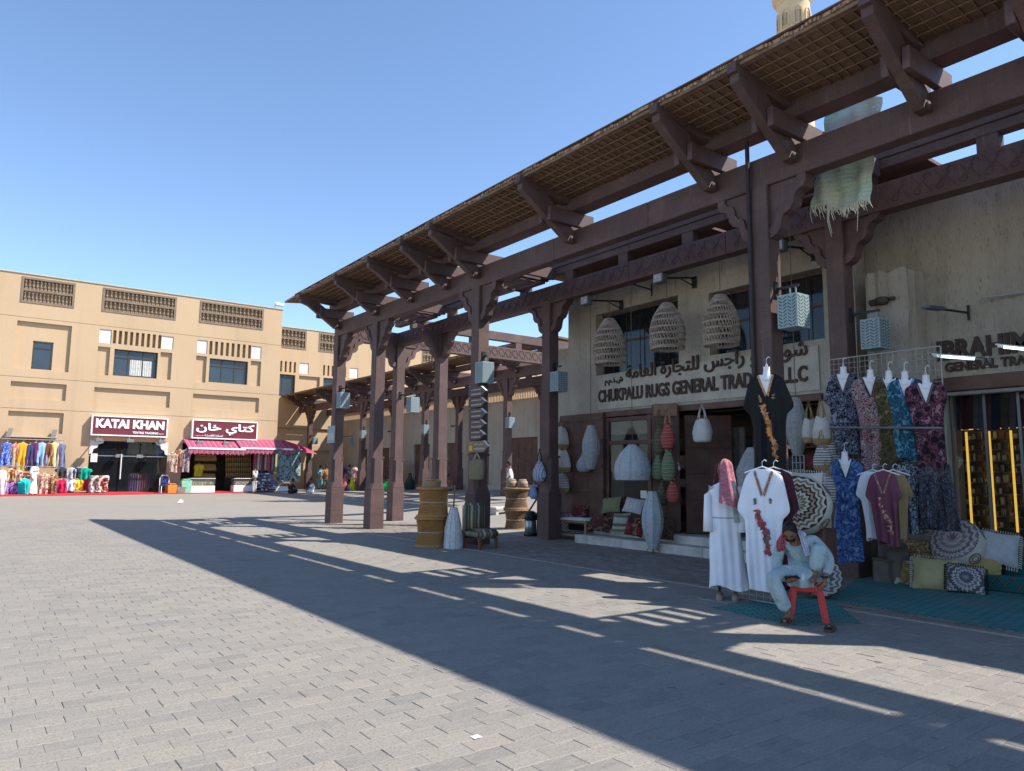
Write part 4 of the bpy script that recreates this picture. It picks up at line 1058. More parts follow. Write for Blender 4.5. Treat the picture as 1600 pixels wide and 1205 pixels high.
def head_cloth(u, v):
    a = (u - .5) * 2 * 2.6; r = .112 + .01 * math.sin(7 * a + 3 * v)
    if v < .35:
        k = v / .35; th = k * PI / 2
        pnt = c0 + UP * (.055 + .125 * math.cos(th)) + (-F * math.cos(a) + R_ * math.sin(a)) * (r * math.sin(th))
    else:
        k = (v - .35) / .65; wv = 1 + .55 * k
        pnt = c0 + UP * (.055 - .62 * k * (1 - .25 * abs(a) / 2.6)) + (-F * math.cos(a) * (1 + .2 * k) + R_ * math.sin(a) * wv) * (r + .05 * k)
    return pnt
obj('headcloth', MB().grid(head_cloth, 40, 26), SHEM, mq, smooth=True)
F, R_ = F0, R0
for s in (-1, 1):
    sh = md + UP * 1.50 + R_ * s * .20
    obj('sleeve', MB().tube([sh + UP * .0 - R_ * s * .03, sh + R_ * s * .015 + UP * -.12, sh + R_ * s * .03 + UP * -.34 + F * .02, sh + R_ * s * .03 + UP * -.60 + F * .06], [.055, .062, .058, .066], 14), WHC, mq, smooth=True)
    ft = md + R_ * s * .10
    obj('foot', MB().tube([ft + UP * .20, ft + UP * .08, ft + UP * .05 + F * .05, ft + UP * .035 + F * .14, ft + UP * .02 + F * .2], [.042, .042, .05, .045, .03], 10), SKIN_L, mq, smooth=True)
obj('waist_cord', MB().grid(lambda u, v: g.pt(2 * PI * u, .335 + .008 * v, .006), 40, 1, True), mat('grey_cord', (.2, .22, .25), .2), mq)
obj('scarf_end', MB().grid(lambda u, v: c0 + UP * (-.12 - .55 * v) + F * (.13 + .02 * math.sin(6 * v)) + R_ * (.10 + .07 * (u - .5) + .05 * v), 4, 12), mat('grey_green_scarf', (.25, .30, .28), .5, 14), mq, smooth=True)
obj('base', MB().bbox(md + Vector((-.28, -.22, 0)), md + Vector((.3, .26, .02)), .006), mat('grey_base_plate', (.22, .21, .2), .2), mq)
# --- tall wire grid display with printed dresses
GW = mat('white_wire', (.36, .36, .34), .1, 5, .4, 0)
def wire_grid(label, X, y0, y1, z0, z1, st=.075, m_=GW):
    t = thing('wire_grid_panel', label, 'wire panel', (X, (y0 + y1) / 2, z0))
    fr = MB()
    for y in (y0, y1): fr.tube([(X, y, z0), (X, y, z1)], .010, 6)
    for z in (z0, z1): fr.tube([(X, y0, z), (X, y1, z)], .010, 6)
    obj('frame', fr, m_, t); w_ = MB()
    n = int((y1 - y0) / st)
    for i in range(1, n): w_.tube([(X, y0 + (y1 - y0) * i / n, z0), (X, y0 + (y1 - y0) * i / n, z1)], .004, 4, False)
    n = int((z1 - z0) / st)
    for i in range(1, n): w_.tube([(X - .006, y0, z0 + (z1 - z0) * i / n), (X - .006, y1, z0 + (z1 - z0) * i / n)], .004, 4, False)
    o = obj('wires', w_, m_, t); o['kind'] = 'stuff'; return t
GX = 11.62
wire_grid('tall white wire grid behind the printed dresses', GX, ypx(1474, 620, GX), ypx(1297, 620, GX), zpx(1300, 760, GX), zpx(1300, 562, GX), .085)
gp = on(1115, 940, 0, 8.55)
wire_grid('low white wire grid at the feet of the white kaftan', 8.55, ypx(1215, 930, 8.55), ypx(1150, 930, 8.55), .02, .42, .1)
rail = thing('clothes_rail', 'dark steel rail running across the printed dresses', 'rail', on(1390, 668, 0, 11.3))
obj('bar', MB().tube([on(1296, 668, 0, 11.28), on(1473, 669, 0, 11.28)], .018, 8), STEEL, rail)
PR = {
 'navy': mat_print('navy_paisley_print', [(.22, .24, .30), (.008, .010, .022), (.006, .008, .018), (.16, .18, .24), (.010, .012, .03), (.25, .27, .33)], 9),
 'rose': mat_print('rose_paisley_print', [(.10, .03, .05), (.22, .05, .065), (.34, .27, .27), (.16, .04, .06), (.38, .33, .33), (.08, .03, .05)], 9),
 'olive': mat_print('olive_red_print', [(.20, .025, .025), (.05, .046, .02), (.035, .033, .015), (.11, .09, .035), (.04, .04, .02), (.22, .17, .08)], 8),
 'teal': mat_print('teal_print', [(.10, .24, .30), (.012, .05, .10), (.02, .12, .19), (.010, .03, .07), (.03, .16, .23), (.14, .28, .33)], 11),
 'pink': mat_print('black_pink_print', [(.24, .06, .10), (.010, .010, .016), (.008, .008, .014), (.014, .012, .02), (.20, .05, .08), (.012, .012, .02), (.28, .15, .19)], 6.5),
 'blue': mat_print('blue_floral_print', [(.20, .30, .48), (.05, .12, .32), (.10, .20, .42), (.03, .05, .17), (.08, .17, .38), (.24, .33, .5)], 7.5),
 'grey': mat_print('grey_floral_print', [(.05, .06, .09), (.30, .34, .38), (.03, .035, .05), (.20, .23, .28)], 10),
 'char': mat_print('charcoal_print', [(.02, .02, .03), (.11, .11, .13), (.03, .028, .035), (.08, .075, .09)], 11),
 'plum': mat_print('plum_stripe_print', [(.05, .025, .045), (.14, .10, .13), (.03, .02, .03)], 12, stretch=(1, 1, .3))}
row = [('navy', 1318, 583, 707, 'navy and black paisley kaftan, first of the five along the grid top', KAFTAN, .98, None), ('rose', 1360, 588, 733, 'rose and white paisley gown, second along the grid top', GOWN, 1.15, None), ('olive', 1389, 590, 724, 'olive and red printed gown, third along the grid top', GOWN, 1.02, None),
       ('teal', 1414, 591, 718, 'bright teal printed gown, fourth along the grid top', GOWN, 1.06, None), ('pink', 1447, 597, 732, 'black and pink printed gown, last along the grid top', GOWN, 1.12, None)]
for i, (k, px, y0, y1, lab, pr_, s_, _) in enumerate(row):
    p = on(px, y0, 0, GX - .16); q = on(px + 4, y1, 0, GX - .16)
    clothes('dress', lab, 'dress', p, p.z - q.z, pr_, PI + .35, PR[k], GRP_M, i + 2, s_, True, True, PR['plum'] if k != 'teal' else PR['blue'], .08, 6)
p = on(1320, 716, 0, 11.25); q = on(1326, 877, 0, 11.25)
clothes('dress', 'long blue floral dress on a white bust dummy', 'dress', p, p.z - q.z, [(0, .07, .05), (.03, .17, .08), (.07, .235, .09), (.24, .235, .09), (.27, .17, .09), (.34, .165, .10), (.7, .20, .11), (1, .235, .13)], PI + .35, PR['blue'], GRP_M, 4, 1.02, True, True, PR['teal'], .07, 8)
MAU = mat('mauve_cotton', (.17, .055, .085), .15, 6, .85, .2, 40)
p = on(1380, 737, 0, 11.1); q = on(1384, 850, 0, 11.1)
t, g = clothes('tunic', 'mauve tunic with white and red flower embroidery', 'tunic', p, p.z - q.z, KAFTAN, PI + .35, MAU, GRP_M, 2, .80, False, True, REDTR, .07)
flowers(t, g, [(-.28, .38), (-.1, .5), (.05, .62), (.2, .72), (.25, .85)], 50, [(.5, .35, .32), (.4, .06, .06), (.45, .2, .15)], .1, rnd, (.014, .03))
for i, (dx, c, lab) in enumerate(((-.17, WHC, 'white tunic hanging half behind the mauve one'), (.10, mat('tan_cloth', (.28, .19, .10), .2), 'tan tunic hidden behind the mauve and white ones'))):
    pp = p + Vector((.12 + .08 * i, -dx + .05, .0)); clothes('tunic', lab, 'tunic', pp, p.z - q.z - .04, KAFTAN, PI + .35, c, GRP_M, 6 + i, .78, False, True, None, .07, neck=False)
for px, y0, y1, k, lab, s_ in ((1420, 722, 832, 'grey', 'grey and white floral skirt hanging below the teal gown', .95), (1404, 722, 826, 'plum', 'plum striped skirt squeezed beside the grey floral one', .55), (1462, 726, 828, 'char', 'charcoal patterned skirt at the right end of the grid', 1.05), (1441, 724, 820, 'navy', 'dark narrow skirt between the grey and charcoal ones', .5)):
    p = on(px, y0, 0, GX - .14); q = on(px, y1, 0, GX - .14)
    g = Garment(p, p.z - q.z, [(0, .17 * s_, .04), (.05, .19 * s_, .06), (.6, .23 * s_, .10), (1, .24 * s_, .11)], PI + .35, 9, .14, px)
    t = thing('skirt', lab, 'skirt', (p.x, p.y, q.z), GRP_M); obj('cloth', g.mesh(), PR[k], t, smooth=True)
    obj('waistband', MB().grid(lambda u, v: g.pt(2 * PI * u, .0 + .03 * v, .01), 30, 1, True), PR['char'], t)

# --- cushions
def cushion(name, label, c, w_, h_, th, yaw, lean, m_, roll=0, fringe=None, group='cushions for sale', cat='cushion'):
    c = Vector(c); f = Vector((math.cos(yaw), math.sin(yaw), 0)); r = Vector((-f.y, f.x, 0)) ; n = (f * math.cos(lean) + UP * math.sin(lean)).normalized(); u_ = n.cross(r).normalized()
    if u_.z < 0: u_ = -u_
    r2 = r * math.cos(roll) + u_ * math.sin(roll); u2 = u_ * math.cos(roll) - r * math.sin(roll)
    t = thing(name, label, cat, c, group); mb = MB(); N = 10
    def f_(s):
        def q(a, b):
            x, y = 2 * a - 1, 2 * b - 1; k = ((1 - abs(x) ** 3) * (1 - abs(y) ** 3)) ** .55
            pin = 1 - .07 * (1 - abs(y)**2) * abs(x) ** 2; pin2 = 1 - .07 * (1 - abs(x)**2) * abs(y)**2
            return c + r2 * (x * w_ / 2 * pin) + u2 * (y * h_ / 2 * pin2) + n * (s * th / 2 * k + .006 * math.sin(9 * x + 5 * y) * k)
        return q
    mb.grid(f_(1), N, N); mb.grid(f_(-1), N, N)
    # coordinates of the cloth lie in the cushion's own frame
    o = obj('cover', mb, m_, t, smooth=True, recalc=True)
    if fringe:
        fm = MB(); k = 15
        for e in range(4):
            for i in range(k):
                s_ = (i + .5) / k * 2 - 1
                x, y = ((s_, -1), (s_, 1), (-1, s_), (1, s_))[e]
                a = c + r2 * (x * w_ / 2 * .97) + u2 * (y * h_ / 2 * .97); d = (r2 * (x if e > 1 else 0) + u2 * (y if e < 2 else 0))
                fm.tube([a, a + d * .025 + n * .004, a + d * .04 - UP * .012], [.006, .009, .008], 4)
        q = obj('fringe', fm, fringe, t); q['kind'] = 'stuff'
    return t
def radial(name, cols, scale=14, rings=1):
    """mandala print: rings around the middle of the cloth, broken into petals"""
    if name in MATS: return MATS[name]
    t = NT(name); co = t.coord((1, 1, 1)); ln = t.n('ShaderNodeVectorMath'); ln.operation = 'LENGTH'; t.l(co, ln.inputs[0])
    sp = t.n('ShaderNodeSeparateXYZ'); t.l(co, sp.inputs[0]); an = t.math('ARCTAN2', sp.outputs[2], sp.outputs[1])
    pet = t.math('MULTIPLY', t.math('ABSOLUTE', t.math('SINE', t.math('MULTIPLY', an, 10))), .025)
    r = t.math('FRACT', t.math('MULTIPLY', t.math('ADD', ln.outputs['Value'], pet), scale))
    k = len(cols); MATS[name] = t.done(t.ramp(r, [(i / k, c) for i, c in enumerate(cols)], 'CONSTANT'), .85); return MATS[name]
CRM_C = (.52, .48, .40)
IVORY = mat('ivory_cotton', (.56, .53, .46), .1, 8, .9, .3, 50)
MANDG = radial('grey_mandala_print', [(.09, .08, .10), (.42, .39, .36), (.12, .11, .13), (.45, .42, .38), (.10, .09, .11)], 9)
YEL = mat('mustard_cotton', (.34, .27, .10), .15, 6, .9, .3, 40)
KIL = lambda n, cols, s, ax=2, wob=.15: mat_stripe(n, cols, s, ax, .9, wob)
KR = KIL('red_kilim', [(.14, .02, .02), (.22, .035, .03), (.05, .02, .02), (.30, .16, .08), (.12, .018, .03), (.03, .02, .03)], 3.2, 1, .5)
KR2 = KIL('dark_red_kilim', [(.075, .018, .018), (.11, .028, .024), (.05, .014, .016), (.19, .10, .06), (.085, .02, .02)], 3.6, 2, .6)
KST = KIL('cream_stripe_kilim', [(.36, .33, .25), (.40, .37, .29), (.15, .15, .10), (.36, .33, .26), (.10, .11, .07)], 3.1, 2, .02)
WST = KIL('white_stripe_cotton', [(.45, .46, .46), (.50, .51, .51), (.36, .37, .38), (.48, .49, .49)], 9, 1, .02)
OLV = mat('olive_linen', (.20, .19, .10), .15, 8, .9, .3, 50)
# on the doorstep of the rug shop
X0 = 12.5
def cpx(px, py, X): return on(px, py, 0, X)
cushion('cushion', 'dark red kilim cushion with diamond lines, left one on the step', cpx(905, 801, 12.7), .52, .42, .16, PI + .2, .4, KR2, .1)
cushion('cushion', 'dark red kilim cushion with pale diamonds lying in front on the step', cpx(938, 818, 12.5), .60, .44, .18, PI + .4, .55, KR2, -.1)
cushion('cushion', 'olive green linen cushion leaning on the shop door', cpx(955, 789, 12.78), .58, .40, .16, PI + .1, .35, OLV, .12)
cushion('cushion', 'pale striped cushion leaning beside the olive one', cpx(990, 790, 12.78), .55, .38, .16, PI + .2, .45, WST, -.12)
cushion('cushion', 'cream and green striped kilim cushion on the step', cpx(970, 817, 12.5), .44, .50, .15, PI + .35, .5, KST, .08)
cushion('cushion', 'red and purple zigzag kilim cushion on the step', cpx(992, 823, 12.45), .44, .46, .15, PI + .5, .35, KR, -.15)
cushion('cushion', 'dark brown patterned cushion behind the floor lantern', cpx(1038, 826, 12.45), .46, .52, .16, PI + .3, .3, mat_print('dark_brown_print', [(.05, .03, .02), (.12, .07, .04), (.03, .02, .015)], 16), .05)
# by the dresses and the green steps
cushion('cushion', 'ivory cushion with a stitched tree and fringed edge', cpx(1257, 763, 9.9), .50, .48, .17, PI + .45, .15, IVORY, -.03, IVORY)
tr = MB(); cc = cpx(1257, 763, 9.78)
WTH = mat('white_thread', (.75, .75, .73), .05, 10, .8)
tr.tube([cc + UP * -.15, cc + UP * .02], [.02, .012], 5)
for s in (-1, -.5, 0, .5, 1): tr.tube([cc + UP * 0, cc + Vector((0, s * .09, .08)), cc + Vector((0, s * .13, .15 - .05 * abs(s)))], [.008, .006, .003], 4)
tro = obj('stitched_tree', tr, WTH, [o for o in C.objects if o.get('label', '').startswith('ivory cushion with a stitched')][0])
cushion('cushion', 'white crinkled cushion at the top of the green steps', cpx(1562, 858, 12.55), .50, .50, .16, PI + .55, .25, mat('white_crinkle_cotton', (.46, .47, .48), .12, 9, .9, .8, 40, bdist=.02), -.15, IVORY)
cushion('cushion', 'mustard cushion with black tassels on the green step', cpx(1534, 885, 12.35), .52, .36, .15, PI + .5, .5, YEL, -.12, BLK)
cushion('cushion', 'pale mustard cushion lying lowest on the green mat', cpx(1461, 897, 11.75), .60, .50, .17, PI + .45, .45, mat('pale_mustard_cotton', (.40, .34, .17), .15, 6, .9, .3, 40), -.05, IVORY)
cushion('cushion', 'grey round mandala cushion with black tassels', cpx(1509, 905, 11.8), .48, .42, .15, PI + .5, .55, MANDG, -.1, BLK)
cushion('cushion', 'small purple mandala cushion tucked behind the mustard one', cpx(1482, 872, 12.2), .44, .40, .14, PI + .5, .3, radial('purple_mandala_print', [(.22, .17, .20), (.40, .37, .33), (.16, .11, .15), (.42, .38, .34)], 8), .1)
cushion('cushion', 'ochre swirl printed cushion behind the gold and white one', cpx(1439, 868, 12.2), .40, .50, .14, PI + .4, .2, mat_print('ochre_swirl_print', [(.20, .12, .05), (.30, .20, .09), (.14, .08, .04), (.36, .28, .16)], 9), .05)
cushion('cushion', 'small white cushion with a gold swirl on the green mat', cpx(1417, 895, 11.9), .34, .40, .13, PI + .4, .3, mat_print('gold_swirl_print', [(.45, .42, .38), (.48, .46, .42), (.30, .20, .06), (.34, .24, .08), (.46, .43, .40)], 5), -.05)
def pouf(label, c, r, h, axis, m_side, m_face, rings=True):
    c = Vector(c); a = Vector(axis).normalized(); q = a.to_track_quat('Z', 'Y').to_matrix()
    t = thing('pouf', label, 'pouf', c)
    prof = [(0, -h/2), (r * .8, -h/2), (r * .96, -h * .40), (r * 1.04, -h * .15), (r * 1.04, h * .15), (r * .97, h * .40)]
    obj('side', MB().lathe(prof, c, 40, False, rot=q), m_side, t, smooth=True)
    face = MB().lathe([(r * .97, h * .40), (r * .86, h * .47), (r * .5, h * .52), (0.001, h * .53)], c, 40, False, rot=q)
    obj('face', face, m_face, t, smooth=True)
    st = MB()
    for k in range(44):
        b = 2 * PI * k / 44; v = q @ Vector((r * .96 * math.cos(b), r * .96 * math.sin(b), h * .42)); st.lathe([(0, -.008), (.011, 0), (0, .008)], c + v, 5, False)
    s = obj('bead_edge', st, BLK, t); s['kind'] = 'stuff'
    if rings:
        rm = MB()
        for k in range(5):
            b = 2 * PI * k / 5 + .6
            for rr_, ww in ((.085, .018), (.045, .014)):
                pts = []
                for j in range(17):
                    th = 2 * PI * j / 16; ang = b + rr_ * math.cos(th) / r; pts.append(c + q @ Vector((r * 1.045 * math.cos(ang), r * 1.045 * math.sin(ang), rr_ * math.sin(th) * 1.1)))
                rm.tube(pts, ww * .5, 4)
        q_ = obj('ring_motifs', rm, mat('brown_grey_thread', (.15, .12, .09), .2, 30), t); q_['kind'] = 'stuff'
    return t
MAND = radial('brown_mandala_print', [(.045, .032, .025), (.48, .43, .34), (.19, .12, .07), (.52, .47, .38), (.05, .035, .03), (.34, .25, .15)], 6.5)
axp = Vector((-.85, -.5, .12))
pouf('large ivory pouf with black and brown mandala behind the seated man', cpx(1252, 790, 9.7), .40, .34, (-.93, -.25, .25), IVORY, MAND)
pouf('smaller black and white patterned pouf under the stool', gnd(1272, 945) + Vector((.55, .25, .28)), .27, .36, (-.6, -.75, .2), mat_print('black_white_print', [(.03, .03, .03), (.32, .30, .27), (.05, .045, .045), (.4, .37, .33)], 12), MANDG, False)
pouf('large ivory pouf with purple mandala beside the green steps', cpx(1497, 850, 12.35), .36, .36, (-.8, .05, .55), IVORY, radial('purple_mandala_print', []), True)
crate = thing('stool', 'low dark box carrying the large mandala pouf', 'box', (9.95, 6.0, 0)); obj('box', MB().bbox((9.82, 5.85, 0), (10.16, 6.2, zpx(1252, 832, 9.7) + .06), .02), DW, crate)
GRN = mat('green_print_carpet', (.03, .14, .145), .25, 6, .95, .3, 60, kind='World')
def _mesh_rug():
    t = NT('green_mesh_mat'); co = t.coord((1, 1, 1), 'World', (0, 0, .7))
    b = t.n('ShaderNodeTexBrick'); b.inputs['Scale'].default_value = 1; b.inputs['Brick Width'].default_value = .16; b.inputs['Row Height'].default_value = .09; b.inputs['Mortar Size'].default_value = .008; t.l(co, b.inputs['Vector'])
    b.inputs['Color1'].default_value = (.045, .205, .195, 1); b.inputs['Color2'].default_value = (.065, .24, .225, 1); b.inputs['Mortar'].default_value = (.02, .05, .05, 1)
    c = t.mix(t.ramp(t.noise(co, 1.2, 4), [(.45, (0, 0, 0)), (.75, (.6, .6, .6))]), b.outputs['Color'], (.16, .17, .15)); t.bump(t.noise(co, 60), .3, .005)
    MATS['meshmat'] = t.done(c, .95)
    t = NT('green_trellis_carpet'); co = t.coord((1, 1, 1), 'World')
    sp = t.n('ShaderNodeSeparateXYZ'); t.l(co, sp.inputs[0])
    y = t.math('MULTIPLY', sp.outputs[1], 5.2); z = t.math('MULTIPLY', t.math('ADD', sp.outputs[2], t.math('MULTIPLY', sp.outputs[0], -1)), 4.2)
    d = t.math('ADD', t.math('ABSOLUTE', t.math('SUBTRACT', t.math('FRACT', y), .5)), t.math('ABSOLUTE', t.math('SUBTRACT', t.math('FRACT', z), .5)))
    c = t.ramp(d, [(0, (.012, .11, .12)), (.40, (.012, .11, .12)), (.43, (.008, .03, .035)), (.48, (.22, .17, .09)), (.52, (.008, .03, .035)), (.58, (.012, .10, .105)), (1, (.012, .11, .12))], 'CONSTANT'); t.bump(t.noise(co, 60), .3, .005)
    MATS['trellis'] = t.done(c, .95)
_mesh_rug()
def ground_poly(name, label, cat, pts, m_, z=.006, th=.006, kind=None):
    m = MB(); n = len(pts); m.v = [(p[0], p[1], z - th) for p in pts] + [(p[0], p[1], z) for p in pts]
    m.f = [tuple(range(n, 2 * n))] + [(i, (i + 1) % n, n + (i + 1) % n, n + i) for i in range(n)]; m.m = [0] * len(m.f)
    return tag(obj(name, m, m_, org=(pts[0][0], pts[0][1], 0)), label, cat)
pts = [gnd(1112, 950), gnd(1230, 978), gnd(1345, 975), gnd(1290, 930)]
ground_poly('floor_mat', 'small faded green mesh mat under the red stool', 'mat', pts, MATS['meshmat'], .012)
pts = [gnd(1296, 938), gnd(1600, 990), gnd(1720, 1010), Vector((12.6, 1.2, 0)), Vector((12.6, 4.2, 0)), Vector((12.3, 6.2, 0)), gnd(1340, 905)]
ground_poly('floor_mat', 'large green mesh mat spread before the lit shop', 'mat', pts, MATS['meshmat'], .010)
st2 = thing('carpeted_steps', 'two steps covered in green trellis carpet at the lit shop', 'steps', (12.6, 3, 0))
ye = ypx(1497, 925, 12.3)
obj('step', MB().bbox((12.25, 0, 0), (12.72, ye, .24), .03), MATS['trellis'], st2); obj('step', MB().bbox((12.66, 0, .01), (13.25, ye - .25, .47), .03), MATS['trellis'], st2)
# boxes and cylinders in the shade below the dresses
for px, py, w_, h_, lab in ((1388, 885, .34, .36, 'grey cardboard box standing under the printed skirts'), (1403, 862, .2, .24, 'small grey tub behind the cardboard box')):
    c = cpx(px, py, 11.95); c.z = 0
    t = thing('box', lab, 'box', c); obj('body', MB().bbox(c + Vector((-.16, -w_ / 2, 0)), c + Vector((.16, w_ / 2, h_ + (.0 if w_ > .3 else .28))), .012), mat('grey_cardboard', (.15, .13, .11), .2, 5), t)
    obj('lid', MB().bbox(c + Vector((-.165, -w_ / 2 - .006, h_ - .03 + (.0 if w_ > .3 else .28))), c + Vector((.165, w_ / 2 + .006, h_ + .012 + (.0 if w_ > .3 else .28))), .006), mat('brown_cardboard', (.12, .09, .065), .2, 5), t)
# ================================================================== people
def skin_mesh(nodes, edges, root, sub=2, smooth_=True):
    me = bpy.data.meshes.new('tmp'); names = list(nodes); ix = {n: i for i, n in enumerate(names)}
    me.from_pydata([tuple(nodes[n][0]) for n in names], [(ix[a], ix[b]) for a, b in edges], [])
    o = bpy.data.objects.new('tmp', me); C.objects.link(o)
    m = o.modifiers.new('s', 'SKIN'); m.use_smooth_shade = True; m.branch_smoothing = .6
    for n in names:
        sv = me.skin_vertices[0].data[ix[n]]; r = nodes[n][1]; sv.radius = (r, r) if not isinstance(r, tuple) else r; sv.use_root = (n == root)
    q = o.modifiers.new('u', 'SUBSURF'); q.levels = sub; q.render_levels = sub
    dg = bpy.context.evaluated_depsgraph_get(); dg.update(); ev = bpy.data.meshes.new_from_object(o.evaluated_get(dg))
    mb = MB(); mb.v = [tuple(v.co) for v in ev.vertices]; mb.f = [tuple(p.vertices) for p in ev.polygons]; mb.m = [0] * len(mb.f)
    bpy.data.objects.remove(o); bpy.data.meshes.remove(me); bpy.data.meshes.remove(ev)
    return mb
SKIN = mat('brown_skin', (.22, .115, .07), .12, 12, .55, .1, 60)
HAIR = mat('black_hair', (.010, .008, .008), .3, 30, .55, .4, 90)
def merge(a, b):
    a.add(b.v, b.f); return a
def head_mesh(c, f, up, s=1.0):
    """a head with brow, nose, mouth, chin and ears; c centre, f facing"""
    f = Vector(f).normalized(); up = (Vector(up) - f * Vector(up).dot(f)).normalized(); r = f.cross(up)
    m = MB()
    def P(u, v):
        th = 2 * PI * u; ph = PI * v; x, y, z = math.sin(ph) * math.cos(th), math.sin(ph) * math.sin(th), math.cos(ph)
        fw, sd, h = .098 * x, .074 * y, .122 * z
        if z < -.1: fw *= 1 - .18 * (-z - .1); sd *= 1 - .45 * (-z - .1)
        if x > .3 and z < -.45: fw += .016 * x                       # chin
        if x > .55 and abs(y) < .35 and -.45 < z < .12: fw += .022 * (1 - abs(y) / .35) * (1 - abs(z + .2) / .4)   # nose
        if x > .5 and .08 < z < .24: fw += .007                      # brow
        if x > .5 and -.02 < z < .1 and .2 < abs(y) < .62: fw -= .009  # eye sockets
        return Vector(c) + (f * fw + r * sd + up * h) * s
    m.grid(P, 32, 22, True)
    for k in (-1, 1): m.lathe([(0, -.03 * s), (.013 * s, -.02 * s), (.016 * s, .01 * s), (.008 * s, .03 * s), (0, .034 * s)], Vector(c) + r * k * .076 * s - f * .008 * s + up * -.005, 8, False)
    return m, f, r, up
def hand_mesh(w_, d, palm, s=1.0, curl=.6, thumb=1):
    """palm and five bent fingers; w_ wrist, d direction of the fingers, palm normal"""
    d = Vector(d).normalized(); n = (Vector(palm) - d * Vector(palm).dot(d)).normalized(); a = d.cross(n); w_ = Vector(w_)
    m = MB()
    m.tube([w_ - d * .03, w_, w_ + d * .03, w_ + d * .065, w_ + d * .085], [.026 * s, .027 * s, .036 * s, .038 * s, .030 * s], 10)
    for i, (o, l) in enumerate(((-.029, .066), (-.010, .078), (.010, .073), (.028, .056))):
        b = w_ + d * .07 + a * o * s; p1 = b + (d * math.cos(curl * .5) + n * math.sin(curl * .5)) * l * .5 * s
        p2 = p1 + (d * math.cos(curl * 1.3) + n * math.sin(curl * 1.3)) * l * .35 * s; p3 = p2 + (d * math.cos(curl * 2) + n * math.sin(curl * 2)) * l * .28 * s
        m.tube([b - d * .012, b, p1, p2, p3], [.0105 * s, .0105 * s, .0095 * s, .0085 * s, .006 * s], 7)
    b = w_ + d * .02 + a * -.03 * s * thumb
    m.tube([b, b + (d * .6 - a * .7 * thumb) * .035, b + (d * .9 - a * .5 * thumb + n * .35) * .062, b + (d * 1.1 - a * .3 * thumb + n * .7) * .078], [.014 * s, .013 * s, .011 * s, .008 * s], 7)
    return m
# ------------------------------------------------------------------ the seated man
O_ = gnd(1262, 968); rt = Vector((O_.y, -O_.x, 0)).normalized(); aw = Vector((O_.x, O_.y, 0)).normalized()
def L(a, z, b): return O_ + rt * a + aw * b + UP * z
man = thing('person', 'seated man in pale blue shalwar kameez looking at his phone on a red stool', 'person', O_)
neck = L(-.10, .92, -.10); hc = L(-.155, 1.015, -.22); hf = (rt * -.10 + aw * -.62 - UP * .60).normalized()
N = {'pelvis': (L(.02, .53, .05), .15), 'waist': (L(-.02, .68, .03), .135), 'chest': (L(-.07, .82, -.02), (.15, .125)), 'neck': (neck, .058), 'skull': (hc + UP * -.03 + aw * .04, .06),
     'sR': (L(-.27, .86, -.05), .07), 'eR': (L(-.32, .62, -.10), .045), 'wR': (L(-.205, .50, -.30), .03),
     'sL': (L(.10, .93, -.03), .07), 'eL': (L(.265, .70, -.06), .045), 'wL': (L(.195, .50, -.25), .03),
     'hR': (L(-.10, .52, .0), .10), 'kR': (L(-.36, .50, -.38), .062), 'aR': (L(-.20, .10, -.30), .04), 'fR': (L(-.215, .05, -.38), .04), 'tR': (L(-.25, .04, -.47), .03),
     'hL': (L(.12, .52, .0), .10), 'kL': (L(.155, .86, -.22), .062), 'aL': (L(.085, .53, -.20), .04), 'fL': (L(.07, .49, -.27), .035), 'tL': (L(.06, .485, -.35), .028)}
E_ = [('pelvis', 'waist'), ('waist', 'chest'), ('chest', 'neck'), ('neck', 'skull'), ('chest', 'sR'), ('sR', 'eR'), ('eR', 'wR'), ('chest', 'sL'), ('sL', 'eL'), ('eL', 'wL'),
      ('pelvis', 'hR'), ('hR', 'kR'), ('kR', 'aR'), ('aR', 'fR'), ('fR', 'tR'), ('pelvis', 'hL'), ('hL', 'kL'), ('kL', 'aL'), ('aL', 'fL'), ('fL', 'tL')]
Nb = {k: (p, (tuple(q * .86 for q in r) if isinstance(r, tuple) else (r * .86 if k not in ('neck', 'skull', 'wR', 'wL', 'fR', 'tR', 'fL', 'tL', 'aR', 'aL') else r))) for k, (p, r) in N.items()}
body = skin_mesh(Nb, E_, 'pelvis', 2)
hm, hf, hr, hu = head_mesh(hc, hf, UP, 1.0); merge(body, hm)
merge(body, hand_mesh(N['wR'][0], rt * .55 - aw * .75 - UP * .25, UP * .8 + rt * .5, 1.0, .75, -1))
merge(body, hand_mesh(N['wL'][0], -UP * .85 - aw * .45 - rt * .2, -rt * .6 + aw * .3, 1.0, .45, 1))
obj('body', body, SKIN, man, smooth=True)
def _cloth():
    t = NT('pale_blue_cotton'); co = t.coord((1, 1, 1), 'World')
    a = t.noise(t.coord((1, 1, .5), 'World'), 9, 5, .6, 1.5); f = t.noise(co, 150, 2)
    c = t.ramp(a, [(.3, (.30, .39, .41)), (.7, (.40, .49, .51))]); t.bump(t.math('ADD', a, t.math('MULTIPLY', f, .1)), .9, .035)
    MATS['kameez'] = t.done(c, .85)
_cloth(); KAM = MATS['kameez']
sh = {'pelvis': (N['pelvis'][0], .185), 'waist': (N['waist'][0], .175), 'chest': (N['chest'][0], (.178, .15)), 'neckb': (neck + UP * -.045, .072), 'sR': (N['sR'][0], .082), 'eR': (N['eR'][0], .060), 'cR': (N['wR'][0] * .82 + N['eR'][0] * .18, .056),
      'sL': (N['sL'][0], .084), 'eL': (N['eL'][0], .066), 'cL': (N['wL'][0] * .78 + N['eL'][0] * .22, .062)}
